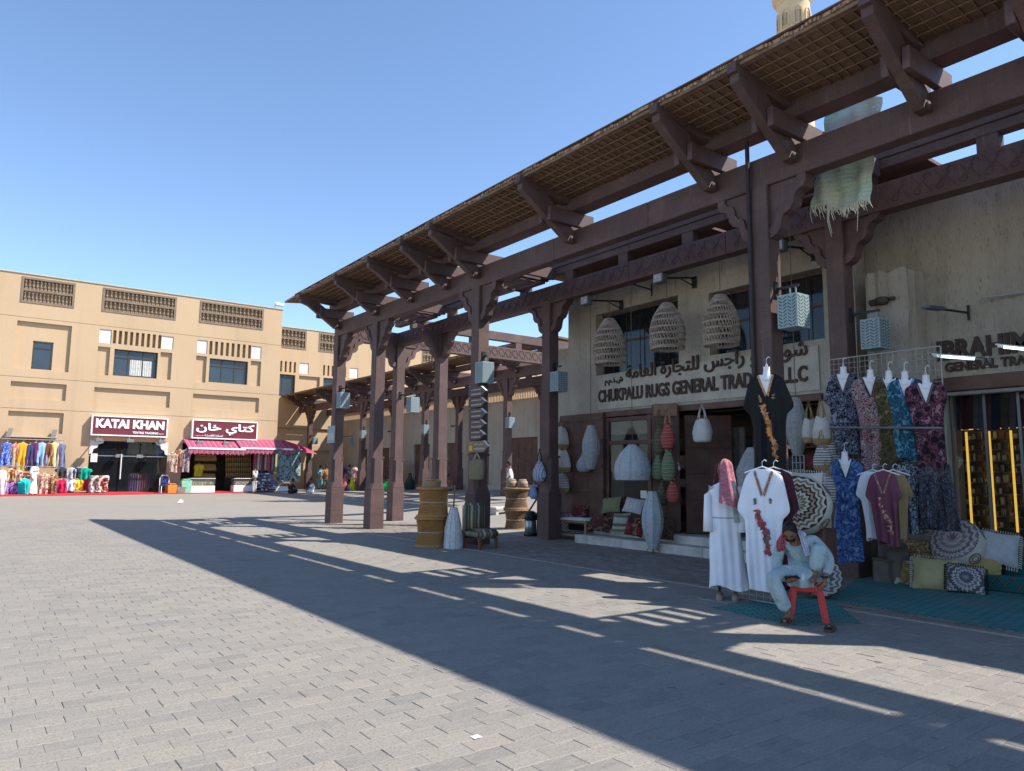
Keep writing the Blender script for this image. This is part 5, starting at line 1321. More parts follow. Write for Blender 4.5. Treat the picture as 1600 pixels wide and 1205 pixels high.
def wrinkle(mb, amp, k):
    out = []
    for v in mb.v:
        d = amp * (math.sin(k * v[0] + 1.7 * k * v[2]) * math.sin(k * .8 * v[1] - k * v[2] * .6) + .5 * math.sin(k * 2.1 * v[2] + k * v[0]) + .45 * math.sin(k * 2.9 * v[0] - k * 2.2 * v[2]) * math.sin(k * 2.4 * v[1] + k * v[2]))
        out.append((v[0] + d * .5, v[1] + d * .5, v[2] + d * .4))
    mb.v = out; return mb
obj('shirt', wrinkle(skin_mesh(sh, [('pelvis', 'waist'), ('waist', 'chest'), ('chest', 'neckb'), ('chest', 'sR'), ('sR', 'eR'), ('eR', 'cR'), ('chest', 'sL'), ('sL', 'eL'), ('eL', 'cL')], 'pelvis', 3), .008, 34), KAM, man, smooth=True)
tr = {'pelvis': (N['pelvis'][0] + UP * -.02, .17), 'hR': (N['hR'][0], .135), 'mR': (L(-.25, .53, -.20), .10), 'kR': (N['kR'][0], .092), 'cR': (L(-.29, .30, -.35), .088), 'aR': (L(-.215, .13, -.305), .078),
      'hL': (N['hL'][0], .135), 'mL': (L(.14, .68, -.12), .115), 'kL': (N['kL'][0], .09), 'cL': (L(.12, .70, -.22), .088), 'aL': (L(.095, .575, -.21), .075)}
obj('trousers', wrinkle(skin_mesh(tr, [('pelvis', 'hR'), ('hR', 'mR'), ('mR', 'kR'), ('kR', 'cR'), ('cR', 'aR'), ('pelvis', 'hL'), ('hL', 'mL'), ('mL', 'kL'), ('kL', 'cL'), ('cL', 'aL')], 'pelvis', 3), .009, 30), KAM, man, smooth=True)
def tail(u, v):                              # front of the long shirt falling between the knees
    p = L(-.20 + .30 * u, .72, .0) * (1 - v) + L(-.16 + .24 * u, .40, -.30 + .06 * math.sin(9 * u)) * v
    return p - aw * (.15 * math.sin(PI * v) * (1 - .5 * abs(2 * u - 1) ** 3) + .018 * math.sin(14 * u + 3 * v) * v)
obj('shirt_tail', MB().grid(tail, 18, 14), KAM, man, smooth=True)
# hair cap, beard, moustache
def hair(u, v):
    th = 2 * PI * u; ph = PI * .56 * v; x = math.cos(th)
    lim = 1.0 if x < .1 else 1 - .62 * (x - .1)
    ph *= lim; k = 1.09 + .025 * math.sin(17 * th + 9 * v) + .02 * math.sin(31 * th)
    return hc + (hf * (.098 * math.sin(ph) * x) + hr * (.075 * math.sin(ph) * math.sin(th)) + hu * (.125 * math.cos(ph))) * k
obj('hair', MB().grid(hair, 40, 12, True), HAIR, man, smooth=True)
def beard(u, v):
    a = (u - .5) * 2.6; k = 1.05; z = -.35 - .62 * v
    s_ = math.sqrt(max(0, 1 - z * z * .9))
    return hc + (hf * (.098 * math.cos(a) * s_ * (1 - .10 * v) + .014 * (1 if abs(a) < 1 else .3)) + hr * (.074 * math.sin(a) * s_) + hu * (.120 * z)) * k
obj('beard', MB().grid(beard, 22, 8), HAIR, man, smooth=True)
for k in (-1, 1): obj('eyebrow', MB().tube([hc + hf * .100 + hr * k * .018 + hu * .022, hc + hf * .098 + hr * k * .034 + hu * .026, hc + hf * .085 + hr * k * .05 + hu * .02], .005, 5), HAIR, man)
# headcloth thrown over the shoulders
SH1 = _check('red_check_scarf', (.38, .03, .07), (.60, .42, .46), 44)
def scarfR(u, v):
    return (neck + rt * (-.02 - .13 * min(1, v * 1.6) - .02 * u) + UP * (.07 * (1 - v) - .26 * max(0, v - .35) + .02) - aw * (.02 + .13 * math.sin(PI * min(1, v)) ) + (rt * -.05 + aw * -.05) * (u - .5) * 1.6 + aw * .012 * math.sin(20 * u + 5 * v))
obj('scarf', MB().grid(scarfR, 14, 18), SH1, man, smooth=True)
WSC = mat('pale_lilac_scarf', (.52, .50, .60), .08, 9, .85, .4, 30)
def scarfL(u, v):
    return neck + rt * (.03 + .10 * v + .06 * (u - .5)) + UP * (.085 - .02 * v - .34 * max(0, v - .3)) - aw * (.10 * v + .02 + .02 * math.sin(15 * u)) + aw * .05 * (u - .5)
obj('scarf_end', MB().grid(scarfL, 10, 16), WSC, man, smooth=True)
obj('scarf_collar', MB().tube([neck + rt * -.09 + UP * .03 - aw * .03, neck + rt * -.05 + UP * .06 + aw * .08, neck + rt * .05 + UP * .065 + aw * .08, neck + rt * .09 + UP * .05 - aw * .02], .035, 10), WSC, man, smooth=True)
obj('wristwatch', MB().tube([N['wL'][0] + UP * .025 + d for d in (rt * .035, aw * .035, rt * -.035, aw * -.035, rt * .035)], .011, 6), BLACKM, man)
# sandals
LEA = mat('brown_leather', (.10, .062, .04), .25, 12, .6, .3, 50)
def sandal(label, c, d, worn=None):
    c = Vector(c); d = Vector(d).normalized(); s_ = Vector((-d.y, d.x, 0))
    out = [(-.13, -.03), (-.13, .03), (-.05, .038), (.05, .046), (.12, .035), (.14, 0), (.12, -.035), (.05, -.046), (-.05, -.038)]
    m = MB(); n = len(out); m.v = [tuple(c + d * u + s_ * v + UP * z) for z in (.004, .03) for u, v in out]; m.f = [tuple(range(n))[::-1], tuple(range(n, 2 * n))] + [(i, (i + 1) % n, n + (i + 1) % n, n + i) for i in range(n)]; m.m = [0] * len(m.f)
    if worn: t = obj('sandal', m, LEA, worn)
    else: t = thing('sandal', label, 'sandal', c); obj('sole', m, LEA, t)
    for u, h in ((.055, .075), (-.005, .08)):
        obj('strap', MB().grid(lambda a, b: c + d * (u + .045 * (b - .5)) + s_ * (.048 * math.cos(PI * a)) + UP * (.02 + h * .75 * math.sin(PI * a)), 12, 2), LEA, t)
    return t
fd = (N['tR'][0] - N['aR'][0]); sandal('', Vector((N['fR'][0].x, N['fR'][0].y, 0)) - aw * .02, Vector((fd.x, fd.y, 0)), man)
sandal('brown sandal left empty on the paving beside the stool', gnd(1298, 986), rt * -.3 - aw * 1)
# phone, stool
ph = thing('phone', 'dark mobile phone held in the seated man\'s right hand', 'phone', L(-.17, .50, -.40))
pd = (rt * .75 + UP * .15 - aw * .3).normalized(); pn = (UP * .8 + aw * .55).normalized(); pn = (pn - pd * pn.dot(pd)).normalized()
pc = N['wR'][0] + rt * .06 - aw * .095 + UP * .015
obj('case', MB().bar(pc - pd * .075, pc + pd * .075, .072, .009, pn), BLACKM, ph)
obj('screen', MB().bar(pc - pd * .07 + pn * .006, pc + pd * .07 + pn * .006, .066, .002, pn), mat('phone_screen', (.05, .06, .07), .1, 5, .1, 0, spec=.6), ph)
RED = mat('red_plastic', (.62, .02, .015), .08, 5, .35, .05, 60, spec=.45)
stl = thing('stool', 'bright red plastic stool under the seated man', 'stool', O_)
sa = .16; cz = .44
obj('seat', MB().bbox(tuple(Vector((-.17, -.17, .405))), (.17, .17, .445), .02).xf(Matrix.Translation(O_ + aw * -.02) @ Matrix.Rotation(math.atan2(rt.y, rt.x), 4, 'Z')), RED, stl)
for i in (-1, 1):
    for j in (-1, 1):
        a = O_ + rt * (i * .13) + aw * (j * .13 - .02) + UP * .41; b = O_ + rt * (i * .195) + aw * (j * .195 - .02)
        q = MB().bar(a, b, .075, .022, rt * i); q2 = MB().bar(a, b, .022, .075, rt * i); obj('leg', merge(q, q2), RED, stl)
obj('apron', MB().bbox((-.155, -.155, .33), (.155, .155, .406), .01).xf(Matrix.Translation(O_ + aw * -.02) @ Matrix.Rotation(math.atan2(rt.y, rt.x), 4, 'Z')), RED, stl)

# ================================================================== lamps on the columns
LBL = mat('blue_grey_lamp_metal', (.235, .31, .335), .12, 6, .5, .1, 40, spec=.4)
SLOT = mat('dark_slot', (.015, .018, .02), .1)
LH = .255
def lamp_meshes():
    b = mesh_of(MB().bbox((-.165, -.165, -LH), (.165, .165, LH), .006), LBL)
    s = MB()
    for q in range(4):
        M = Matrix.Rotation(q * PI / 2, 4, 'Z')
        for c in range(4):
            for r in range(9):
                x = -.114 + c * .076; z = -.21 + r * .052; d = 1 if c % 2 else -1
                m = MB().bar((x - .027, -.1665, z - .018 * d), (x + .027, -.1665, z + .018 * d), .004, .011, (0, 0, 1)); s.add([M @ Vector(v) for v in m.v], m.f)
    return b, mesh_of(s, SLOT)
ML_box, ML_slot = lamp_meshes()
ME_hook = mesh_of(MB().tube([(-.05, 0, LH), (-.05, 0, LH + .13), (-.02, 0, LH + .165), (.02, 0, LH + .165), (.05, 0, LH + .13), (.05, 0, LH)], .012, 6), LBL)
def wall_lamp(px, py, X, label, yc, near=True):
    p = on(px, py, 0, X); t = thing('lantern', label, 'lantern', p, 'metal box lanterns on the columns')
    o = inst('lamp_box', t, ML_box, p)
    k = bpy.data.objects.new('slots', ML_slot); C.objects.link(k); k.parent = o; k['kind'] = 'stuff'
    inst('hanger_loop', t, ME_hook, p, (0, 0, PI / 2))
    arm = MB().bar((p.x, p.y - .10, p.z + LH + .15), (p.x, yc - .15, p.z + LH + .15), .03, .04)
    arm.bbox((p.x - .05, yc - .185, p.z + LH + .02), (p.x + .05, yc - .155, p.z + LH + .27), .004).bar((p.x, yc - .16, p.z + LH + .04), (p.x, (p.y + yc) / 2, p.z + LH + .15), .015, .015)
    obj('arm', arm, BLACKM if near else LBL, t)
for px, py, X, yc, lab in ((757, 583, 9.9, 14.7, 'lit blue grey lantern above the stack of arrow signs'), (873, 597, 12.15, 14.75, 'shaded blue lantern on the column at the corner of the rug shop'),
        (1240, 488, 9.9, 6.7, 'large half sunlit lantern on the column with black kaftan'), (1367, 523, 12.15, 6.75, 'large shaded lantern above the printed dresses'),
        (536, 626, 9.9, 23.1, 'lantern on the end column of the nearer pergola'), (645, 633, 12.15, 23.15, 'lantern on the inner column at the pergola end'),
        (797, 661, 20.85, 28.5, 'small bright lantern beside the arrow signs on farther pergola'), (664, 671, 20.85, 36.4, 'small bright lantern on the middle of the farther pergola'),
        (567, 679, 20.85, 44.5, 'small lantern on the farther pergola left of its middle'), (492, 689, 20.85, 53.7, 'small lantern at the far end of the farther pergola'), (549, 690, 23.15, 53.75, 'tiny striped-lit lantern on an inner far column')):
    wall_lamp(px, py, X, lab, yc)
# arrow signs
SGB = mat('brown_sign_metal', (.075, .050, .046), .15, 6, .5); SGT = mat('tan_sign_metal', (.17, .12, .085), .15, 6, .5); SGW = mat('pale_sign_edge', (.75, .70, .64), .05); SGL = mat('faded_sign_letter', (.42, .36, .32), .1); SGY = mat('yellow_sign_icon', (.62, .38, .02), .1)
rs = random.Random(4)
for i, (yt, yb_, x1) in enumerate(((605, 622, 760), (622, 638, 760), (639, 656, 760), (656, 672, 759), (672, 688, 758), (689, 708, 764))):
    SX = 9.64; f = lambda px, py: on(px, py, 0, SX); ya = f(733 if i < 5 else 729.5, yt).y; yb2 = f(x1, (yt + yb_) / 2).y; z1 = f(740, yt + .5).z; z0 = f(740, yb_ - .8).z; zm = (z0 + z1) / 2
    word = ['topmost', 'second', 'third', 'fourth', 'fifth', 'lowest and paler, with yellow icon,'][i]
    t = thing('arrow_sign', word + ' of the arrow signs stacked on the column', 'sign', (SX, ya, z0), 'stack of arrow signs')
    poly = [(ya, z0), (ya, z1), (yb2 + .2, z1), (yb2, zm), (yb2 + .2, z0)]
    obj('board', MB().prism(poly, 0, SX - .012, SX + .03), SGB if i < 5 else SGT, t)
    obj('edge_strip', MB().bar((SX + .009, yb2 + .2, z1), (SX + .009, yb2, zm), .012, .05, (1, 0, 0)), SGW, t)
    m = MB(); w_ = ya - yb2
    for ln, zz in enumerate((zm + .055, zm - .045)):          # two faded lines too worn to read
        y = ya - (.12 if i < 5 else .32)
        while y > yb2 + .22:
            d = rs.uniform(.02, .045); m.box((SX - .014, y - d, zz - .014 - .012 * ln), (SX - .012, y, zz + rs.uniform(.008, .022))); y -= d + .014
    o = obj('faded_lettering', m, SGL, t); o['kind'] = 'stuff'
    if i == 5: obj('icon', MB().box((SX - .016, ya - .26, zm - .10), (SX - .012, ya - .12, zm + .03)).bar((SX - .014, ya - .25, zm + .11), (SX - .014, ya - .17, zm + .04), .006, .02).bar((SX - .014, ya - .13, zm + .11), (SX - .014, ya - .20, zm + .04), .006, .02), SGY, t)
plq = thing('plaque', 'small grey notice plate on the end column', 'sign', on(517, 675, 0, 9.70)); p = on(512, 666, 0, 9.70); q = on(522, 692, 0, 9.70)
obj('plate', MB().bbox((9.70, q.y, q.z), (9.725, p.y, p.z), .004), LBL, plq); obj('printed_panel', MB().box((9.695, q.y + .03, q.z + .1), (9.699, p.y - .03, p.z - .25)), mat('grey_notice_print', (.45, .44, .42), .3, 20), plq)

# ================================================================== pendant baskets and lanterns of the rug shop
RAT = mat('rattan_cane', (.36, .29, .23), .3, 14, .7, .3, 60); CORD = mat('brown_cord', (.12, .085, .06), .2)
def cord(par, p, z1): obj('cord', MB().tube([p, (p[0], p[1], z1)], .008, 5), CORD, par)
def wicker_shade(label, px, ytop, ybot, wpx, X, seed):
    a = on(px, ytop, 0, X); b = on(px, ybot, 0, X); H = a.z - b.z; R = wpx / 2 / FPX * (RW.transposed() @ (a - EYE)).z * -1
    t = thing('wicker_lampshade', label, 'lampshade', (a.x, a.y, b.z), 'wicker lampshades hanging at the rug shop')
    prof = [(.0, .92), (.12, .97), (.3, 1.0), (.5, .96), (.68, .83), (.82, .64), (.93, .44), (1, .30)]
    def rad_(h):
        for p, q in zip(prof, prof[1:]):
            if p[0] <= h <= q[0]: return R * (p[1] + (q[1] - p[1]) * (h - p[0]) / (q[0] - p[0]))
        return R * .3
    c = Vector((a.x, a.y, b.z)); rr_ = random.Random(seed); m = MB()
    def at(th, h, k=1.0): return c + Vector((rad_(h) * k * math.cos(th), rad_(h) * k * math.sin(th), h * H))
    for h in (0, .03, .17, .31, .45, .60, .74, .88, 1):
        for e in (-.008, .008):
            m.tube([at(2 * PI * j / 28, min(1, max(0, h + e)), 1.01) for j in range(29)], .011, 4, False)
    obj('hoops', m, RAT, t); m = MB()
    for s_ in (1, -1):
        for k in range(34):
            th = 2 * PI * k / 34 + rr_.uniform(-.03, .03)
            m.tube([at(th + s_ * .95 * h, h, 1.0 - .012 * s_) for h in (0, .15, .3, .45, .6, .75, .9, 1)], .0075, 3, False)
    o = obj('weave', m, RAT, t); o['kind'] = 'stuff'
    cord(t, (a.x, a.y, a.z - .02), 6.12)
wicker_shade('wicker dome lampshade hanging left of the upper shop window', 952, 499, 569, 50, 12.2, 1)
wicker_shade('wicker dome lampshade hanging in front of the upper shop window', 1042, 475, 546, 55, 12.2, 2)
wicker_shade('wicker dome lampshade hanging nearest the brown column', 1125, 462, 540, 57, 12.2, 3)
def _mesh_cloth(name, c, alpha=.85):
    t = NT(name); co = t.coord((1, 1, 1)); w1_ = t.noise(t.coord((3, 3, 30)), 3, 4, .7); w2_ = t.noise(t.coord((40, 40, 6)), 2, 3)
    h = t.math('ADD', w1_, w2_); t.l(t.ramp(h, [(.35, (alpha,) * 3), (.6, (1, 1, 1))]), t.b.inputs['Alpha'])
    t.bump(h, .9, .03); MATS[name] = t.done(t.ramp(h, [(.72, scale_c(col4(c), .5)), (.95, scale_c(col4(c), .85)), (1, c)]), .85); return MATS[name]
PAPER = _mesh_cloth('pale_gauze', (.56, .60, .64)); PAPER2 = _mesh_cloth('grey_gauze', (.42, .43, .43), .75); PAPER3 = _mesh_cloth('bright_gauze', (.78, .77, .75), .98)
WIRE = mat('grey_lamp_wire', (.33, .34, .35), .1, 5, .5)
def gauze_lamp(name, label, base, H, prof, sides, m_, feet=False, hang=None, cat='lantern'):
    base = Vector(base); t = thing(name, label, cat, base)
    P0 = [(r, h * H) for h, r in prof]; P = []; NS = 46
    for i in range(NS + 1):                                # coiled fibre: fine horizontal ribs
        z = H * i / NS
        for (ra, za), (rb, zb) in zip(P0, P0[1:]):
            if za - 1e-6 <= z <= zb + 1e-6: P.append((ra + (rb - ra) * (z - za) / (zb - za) + (.0045 if i % 2 else -.002), z)); break
    obj('shade', MB().lathe(P, base, sides, False), m_, t, smooth=(35.0 if sides < 14 else True))
    P = P0; m = MB()
    for k in range(sides if sides < 14 else 10):
        th = 2 * PI * k / (sides if sides < 14 else 10); m.tube([base + Vector(((r + .003) * math.cos(th), (r + .003) * math.sin(th), z)) for r, z in P], .006, 4)
    for r, z in (P[0], P[-1]): m.tube([base + Vector((r * math.cos(2 * PI * j / 20), r * math.sin(2 * PI * j / 20), z)) for j in range(21)], .007, 4)
    obj('wire_frame', m, WIRE, t)
    if feet:
        for k in range(4):
            th = PI / 4 + PI / 2 * k; d = Vector((math.cos(th), math.sin(th), 0)); r0 = P[0][0]
            obj('foot', MB().tube([base + d * r0 * .8 + UP * .02, base + d * (r0 + .04) + UP * -.04, base + d * (r0 + .05) + UP * -.085], .008, 5), BLACKM, t)
    if hang: cord(t, base + UP * H, hang)
    return t
def spindle(px, ytop, ybot, X, wpx):
    a = on(px, ytop, 0, X); b = on(px, ybot, 0, X); return Vector((a.x, a.y, b.z)), a.z - b.z, wpx / 2 / FPX * -(RW.transposed() @ (a - EYE)).z
SPD = [(0, .38), (.15, .66), (.35, .94), (.5, 1), (.65, .92), (.85, .62), (1, .36)]
b, H, r = spindle(1019, 768, 857, 12.0, 33); b.z = .09
gauze_lamp('floor_lantern', 'tall white spindle lantern standing before the doorstep', b, H, [(h, q * r) for h, q in SPD], 8, PAPER, True)
b, H, r = spindle(923, 665, 733, 12.3, 27); gauze_lamp('hanging_lantern', 'slim hanging spindle lantern in front of the open door leaf', b, H, [(h, q * r) for h, q in SPD], 12, PAPER2, False, 6.12)
b, H, r = spindle(988, 695, 750, 12.1, 58); gauze_lamp('hanging_lantern', 'wide pale dome lantern hanging before the glazed door', b, H, [(0, r * .92), (.25, r), (.5, r * .92), (.75, r * .66), (.95, r * .30), (1, r * .2)], 14, PAPER, False, 6.12)
b, H, r = spindle(1243, 622, 712, 11.6, 31); gauze_lamp('hanging_lantern', 'grey spindle lantern hanging right of the black kaftan', b, H, [(h, q * r) for h, q in SPD], 12, PAPER2, False, 6.12)
b, H, r = spindle(1176, 700, 760, 11.3, 52); gauze_lamp('hanging_lantern', 'pale gauze lantern half hidden behind the robed dummy', b, H, [(0, r * .9), (.4, r), (.8, r * .6), (1, r * .3)], 14, PAPER2)
b, H, r = spindle(709, 799, 863, 8.85, 29); b.z = 0
gauze_lamp('floor_lantern', 'white woven cone lantern standing beside the tan stools', b, H, [(0, r), (.03, r * 1.02), (.35, r * .92), (.6, r * .80), (.82, r * .58), (1, r * .36)], 16, PAPER3)
b, H, r = spindle(695, 706, 708, 10, 5)

# ================================================================== wicker stools in stacks
WK = mat_weave('golden_wicker', (.56, .285, .095), (.30, .135, .04), 9, .7, (1, 1, 1), .7); WK2 = mat_weave('brown_wicker', (.33, .205, .115), (.15, .085, .045), 9, .7, (1, 1, 1), .7)
ROPE = mat('white_rope', (.5, .46, .4), .2, 30)
def wicker_stool(label, c, r, h, m_, group='stacked wicker stools'):
    c = Vector(c); t = thing('wicker_stool', label, 'stool', c, group)
    pr_ = [(1.04, 0), (1.06, .05), (.99, .10), (.92, .2), (.86, .5), (.90, .75), (1.0, .9)]
    m = MB(); n = 72
    obj('body', MB().lathe([(r * q, h * z) for q, z in pr_], c, 40, True), m_, t, smooth=True)
    for k in range(n):                                    # slanting canes
        pts = []
        for z in (.08, .25, .45, .65, .88):
            q = .99 + (.86 - .99) * min(1, (z - .08) / .40) if z < .5 else .86 + (.985 - .86) * ((z - .5) / .38)
            th = 2 * PI * k / n + z * .75; pts.append(c + Vector((r * q * 1.012 * math.cos(th), r * q * 1.012 * math.sin(th), z * h)))
        m.tube(pts, .009, 4, False)
    o = obj('canes', m, m_, t); o['kind'] = 'stuff'
    for z, q, w_ in ((.03, 1.06, .026), (.965, 1.06, .034)):
        obj('rim', MB().tube([c + Vector((r * q * math.cos(2 * PI * j / 36), r * q * math.sin(2 * PI * j / 36), z * h)) for j in range(37)], w_, 8, False), m_, t, smooth=True)
    obj('rope_band', MB().tube([c + Vector((r * .895 * math.cos(2 * PI * j / 36), r * .895 * math.sin(2 * PI * j / 36), .5 * h + .01 * math.sin(3 * j))) for j in range(37)], .009, 5, False), ROPE, t)
    return t
c1 = gnd(674, 856) + Vector((.1, .2, 0)); wicker_stool('golden wicker stool at the bottom of the left stack', c1, .33, .66, WK); wicker_stool('golden wicker stool on top of the left stack', c1 + Vector((.03, -.02, .665)), .335, .66, WK)
c2 = gnd(807, 829) + Vector((.15, .2, 0)); wicker_stool('brown wicker stool at the bottom of the right stack', c2, .34, .60, WK2); wicker_stool('brown wicker stool on top of the right stack', c2 + Vector((.0, .02, .605)), .345, .62, WK2)
bk = thing('basket', 'low tan basket holding small coloured boxes on the left stool stack', 'basket', c1 + UP * 1.335)
obj('side', MB().lathe([(.19, 0), (.20, .10), (.205, .14), (.19, .14), (.185, .02)], c1 + UP * 1.335, 24, False), mat_weave('tan_basket_weave', (.44, .33, .2), (.25, .17, .09), 30), bk, smooth=True)
for i, (c, dx, dy) in enumerate((((.45, .05, .03), -.05, -.06), ((.03, .05, .3), .04, .07), ((.5, .4, .05), .08, -.06), ((.3, .04, .2), -.06, .06))):
    q = thing('small_box', ['red', 'blue', 'yellow', 'crimson'][i] + ' little box lying in the tan basket', 'box', c1 + Vector((dx, dy, 1.46))); obj('carton', MB().bbox(c1 + Vector((dx - .06, dy - .05, 1.36)), c1 + Vector((dx + .06, dy + .05, 1.50)), .008), mat('box_colour_%d' % i, c, .1), q)
    obj('lid_edge', MB().bbox(c1 + Vector((dx - .062, dy - .052, 1.485)), c1 + Vector((dx + .062, dy + .052, 1.508)), .004), mat('box_gold', (.5, .33, .1), .1), q)
for i, (dx, dy, lab) in enumerate(((-.10, .12, 'squat patterned basket on the brown stool stack, left one'), (.12, -.12, 'squat zigzag basket on the brown stool stack, right one'))):
    q = thing('basket', lab, 'basket', c2 + Vector((dx, dy, 1.23))); obj('body', MB().lathe([(.13, 0), (.17, .06), (.15, .17), (.11, .24), (.10, .24), (.13, .15)], c2 + Vector((dx, dy, 1.235)), 20, False), mat_stripe('zigzag_basket', [(.34, .25, .17), (.34, .25, .17), (.10, .06, .04), (.36, .27, .18)], 11, 2, .85, .06), q, smooth=True)
    obj('rim', MB().tube([c2 + Vector((dx + .105 * math.cos(2 * PI * j / 20), dy + .105 * math.sin(2 * PI * j / 20), 1.475)) for j in range(21)], .012, 5, False), RAT, q)
# ------------------------------------------------------------------ striped slipper chair
CHF = mat_stripe('olive_ikat_stripe', [(.20, .17, .105), (.075, .068, .045), (.19, .165, .10), (.44, .40, .30), (.20, .17, .11), (.07, .06, .04)], 5.2, 0, .9, .03)
cc = gnd(752, 857); ch = thing('chair', 'low armless chair in olive striped fabric beside the column', 'chair', cc)
CM = Matrix.Translation(cc + Vector((.02, .10, 0))) @ Matrix.Rotation(rad(93), 4, 'Z')
def soft(a, b, r=.05): 
    bm = bmesh.new(); bmesh.ops.create_cube(bm, size=1)
    for v in bm.verts: v.co = Vector([(a[i] + b[i]) / 2 + v.co[i] * (b[i] - a[i]) for i in range(3)])
    bmesh.ops.bevel(bm, geom=bm.edges[:], offset=r, segments=3, affect='EDGES'); bm.verts.ensure_lookup_table()
    m = MB().add([v.co for v in bm.verts], [[v.index for v in f.verts] for f in bm.faces]); bm.free(); return m
obj('seat', soft((-.36, -.29, .22), (.30, .29, .42), .05).xf(CM), CHF, ch, smooth=True)
obj('backrest', soft((.16, -.29, .20), (.32, .29, .98), .05).xf(CM), CHF, ch, smooth=True)
WOODL = mat('brown_chair_leg', (.16, .075, .04), .2, 8, .5)
for x in (-.30, .24):
    for y in (-.23, .23): obj('leg', MB().add([(x-.03,y-.03,.24),(x+.03,y-.03,.24),(x+.03,y+.03,.24),(x-.03,y+.03,.24),(x-.02,y-.02,0),(x+.02,y-.02,0),(x+.02,y+.02,0),(x-.02,y+.02,0)], [(0,1,2,3),(7,6,5,4),(0,4,5,1),(1,5,6,2),(2,6,7,3),(3,7,4,0)]).xf(CM), WOODL, ch)
# ------------------------------------------------------------------ rattan bench
bb = gnd(880, 843); bx0, bx1 = bb.x - .05, bb.x + .62
bn = thing('bench', 'low rattan bench with net sides carrying folded textiles', 'bench', bb); CANE = mat('honey_cane', (.30, .18, .085), .25, 9, .6, .2)
y0b, y1b = ypx(915, 845, bx0), ypx(849, 838, bx0); ht = .47
for x in (bx0, bx1):
    for y in (y0b, y1b): obj('leg', MB().tube([(x, y, 0), (x, y, ht + .03)], .032, 8), CANE, bn)
    for z in (.13, ht): obj('rail', MB().tube([(x, y0b, z), (x, y1b, z)], .026, 8), CANE, bn)
for y in (y0b, y1b):
    for z in (.13, ht): obj('rail', MB().tube([(bx0, y, z), (bx1, y, z)], .026, 8), CANE, bn)
m = MB(); k = 13
for i in range(k):
    a, b = y0b + (y1b - y0b) * i / k, y0b + (y1b - y0b) * (i + 1) / k
    for j in range(4):
        z0_, z1_ = .14 + .08 * j, .22 + .08 * j
        m.tube([(bx0, a, z0_), (bx0, b, z1_)], .006, 4, False).tube([(bx0, b, z0_), (bx0, a, z1_)], .006, 4, False)
o = obj('net_side', m, BLACKM, bn); o['kind'] = 'stuff'
obj('seat_weave', MB().box((bx0, y0b, ht - .02), (bx1, y1b, ht + .0)), mat_weave('cane_seat', (.3, .2, .1), (.12, .08, .04), 30), bn)
for i, (m_, a, b, lab, h) in enumerate(((mat('white_folded_cloth', (.52, .52, .52), .1, 5, .9, .4, 20), .02, .62, 'white folded cloth on the front of the rattan bench', .07), (mat_print('plum_kilim_print', [(.14, .03, .06), (.30, .08, .04), (.05, .03, .12), (.35, .2, .12)], 9), .45, 1.0, 'plum coloured kilim bundle on the rattan bench', .15))):
    q = thing('folded_textile', lab, 'textile', (bx0 + .3, y0b, ht)); ya, yb_ = y0b + (y1b - y0b) * a, y0b + (y1b - y0b) * b
    obj('cloth', soft((bx0 - .03 + .1 * i, ya, ht + .005), (bx1 - .1 + .1 * i, yb_, ht + h + .03), .035), m_, q, smooth=True)
    obj('fold_edge', MB().tube([(bx0 - .03 + .1 * i, ya + .05, ht + .05), (bx0 - .035 + .1 * i, yb_ - .05, ht + .05)], .018, 6), m_, q)
# ------------------------------------------------------------------ vacuum cleaner by the column
vc = gnd(829, 838); va = thing('vacuum_cleaner', 'black canister vacuum cleaner parked beside the corner column', 'vacuum cleaner', vc)
BP = mat('black_plastic', (.015, .015, .017), .2, 8, .35, .05)
obj('tank', MB().lathe([(.15, .08), (.16, .10), (.16, .40), (.15, .42)], vc, 24), mat('chrome_tank', (.28, .28, .29), .2, 5, .3, 0, metal=.8), va, smooth=35.0)
obj('motor_head', MB().lathe([(.165, .42), (.17, .45), (.17, .55), (.13, .64), (.06, .67), (0, .67)], vc, 24, False), BP, va, smooth=35.0)
obj('base', MB().lathe([(.18, .03), (.19, .05), (.18, .10), (.1, .11)], vc, 20), BP, va)
for k in range(4): a = PI / 4 + k * PI / 2; obj('castor', MB().lathe([(0, -.02), (.03, -.02), (.03, .02), (0, .02)], vc + Vector((.15 * math.cos(a), .15 * math.sin(a), .03)), 10, False, rot=Matrix.Rotation(PI/2, 3, 'X')), BP, va)
obj('hose', MB().tube([vc + Vector((.17 * math.cos(a), .17 * math.sin(a), .38 + .035 * a)) for a in [i * .5 for i in range(16)]] + [vc + Vector((.1, -.1, .95)), vc + Vector((.12, -.12, 1.3))], .025, 7), BP, va, smooth=True)
obj('wand', MB().tube([vc + Vector((.1, -.16, .03)), vc + Vector((.16, -.10, 1.35))], .018, 7), BP, va)

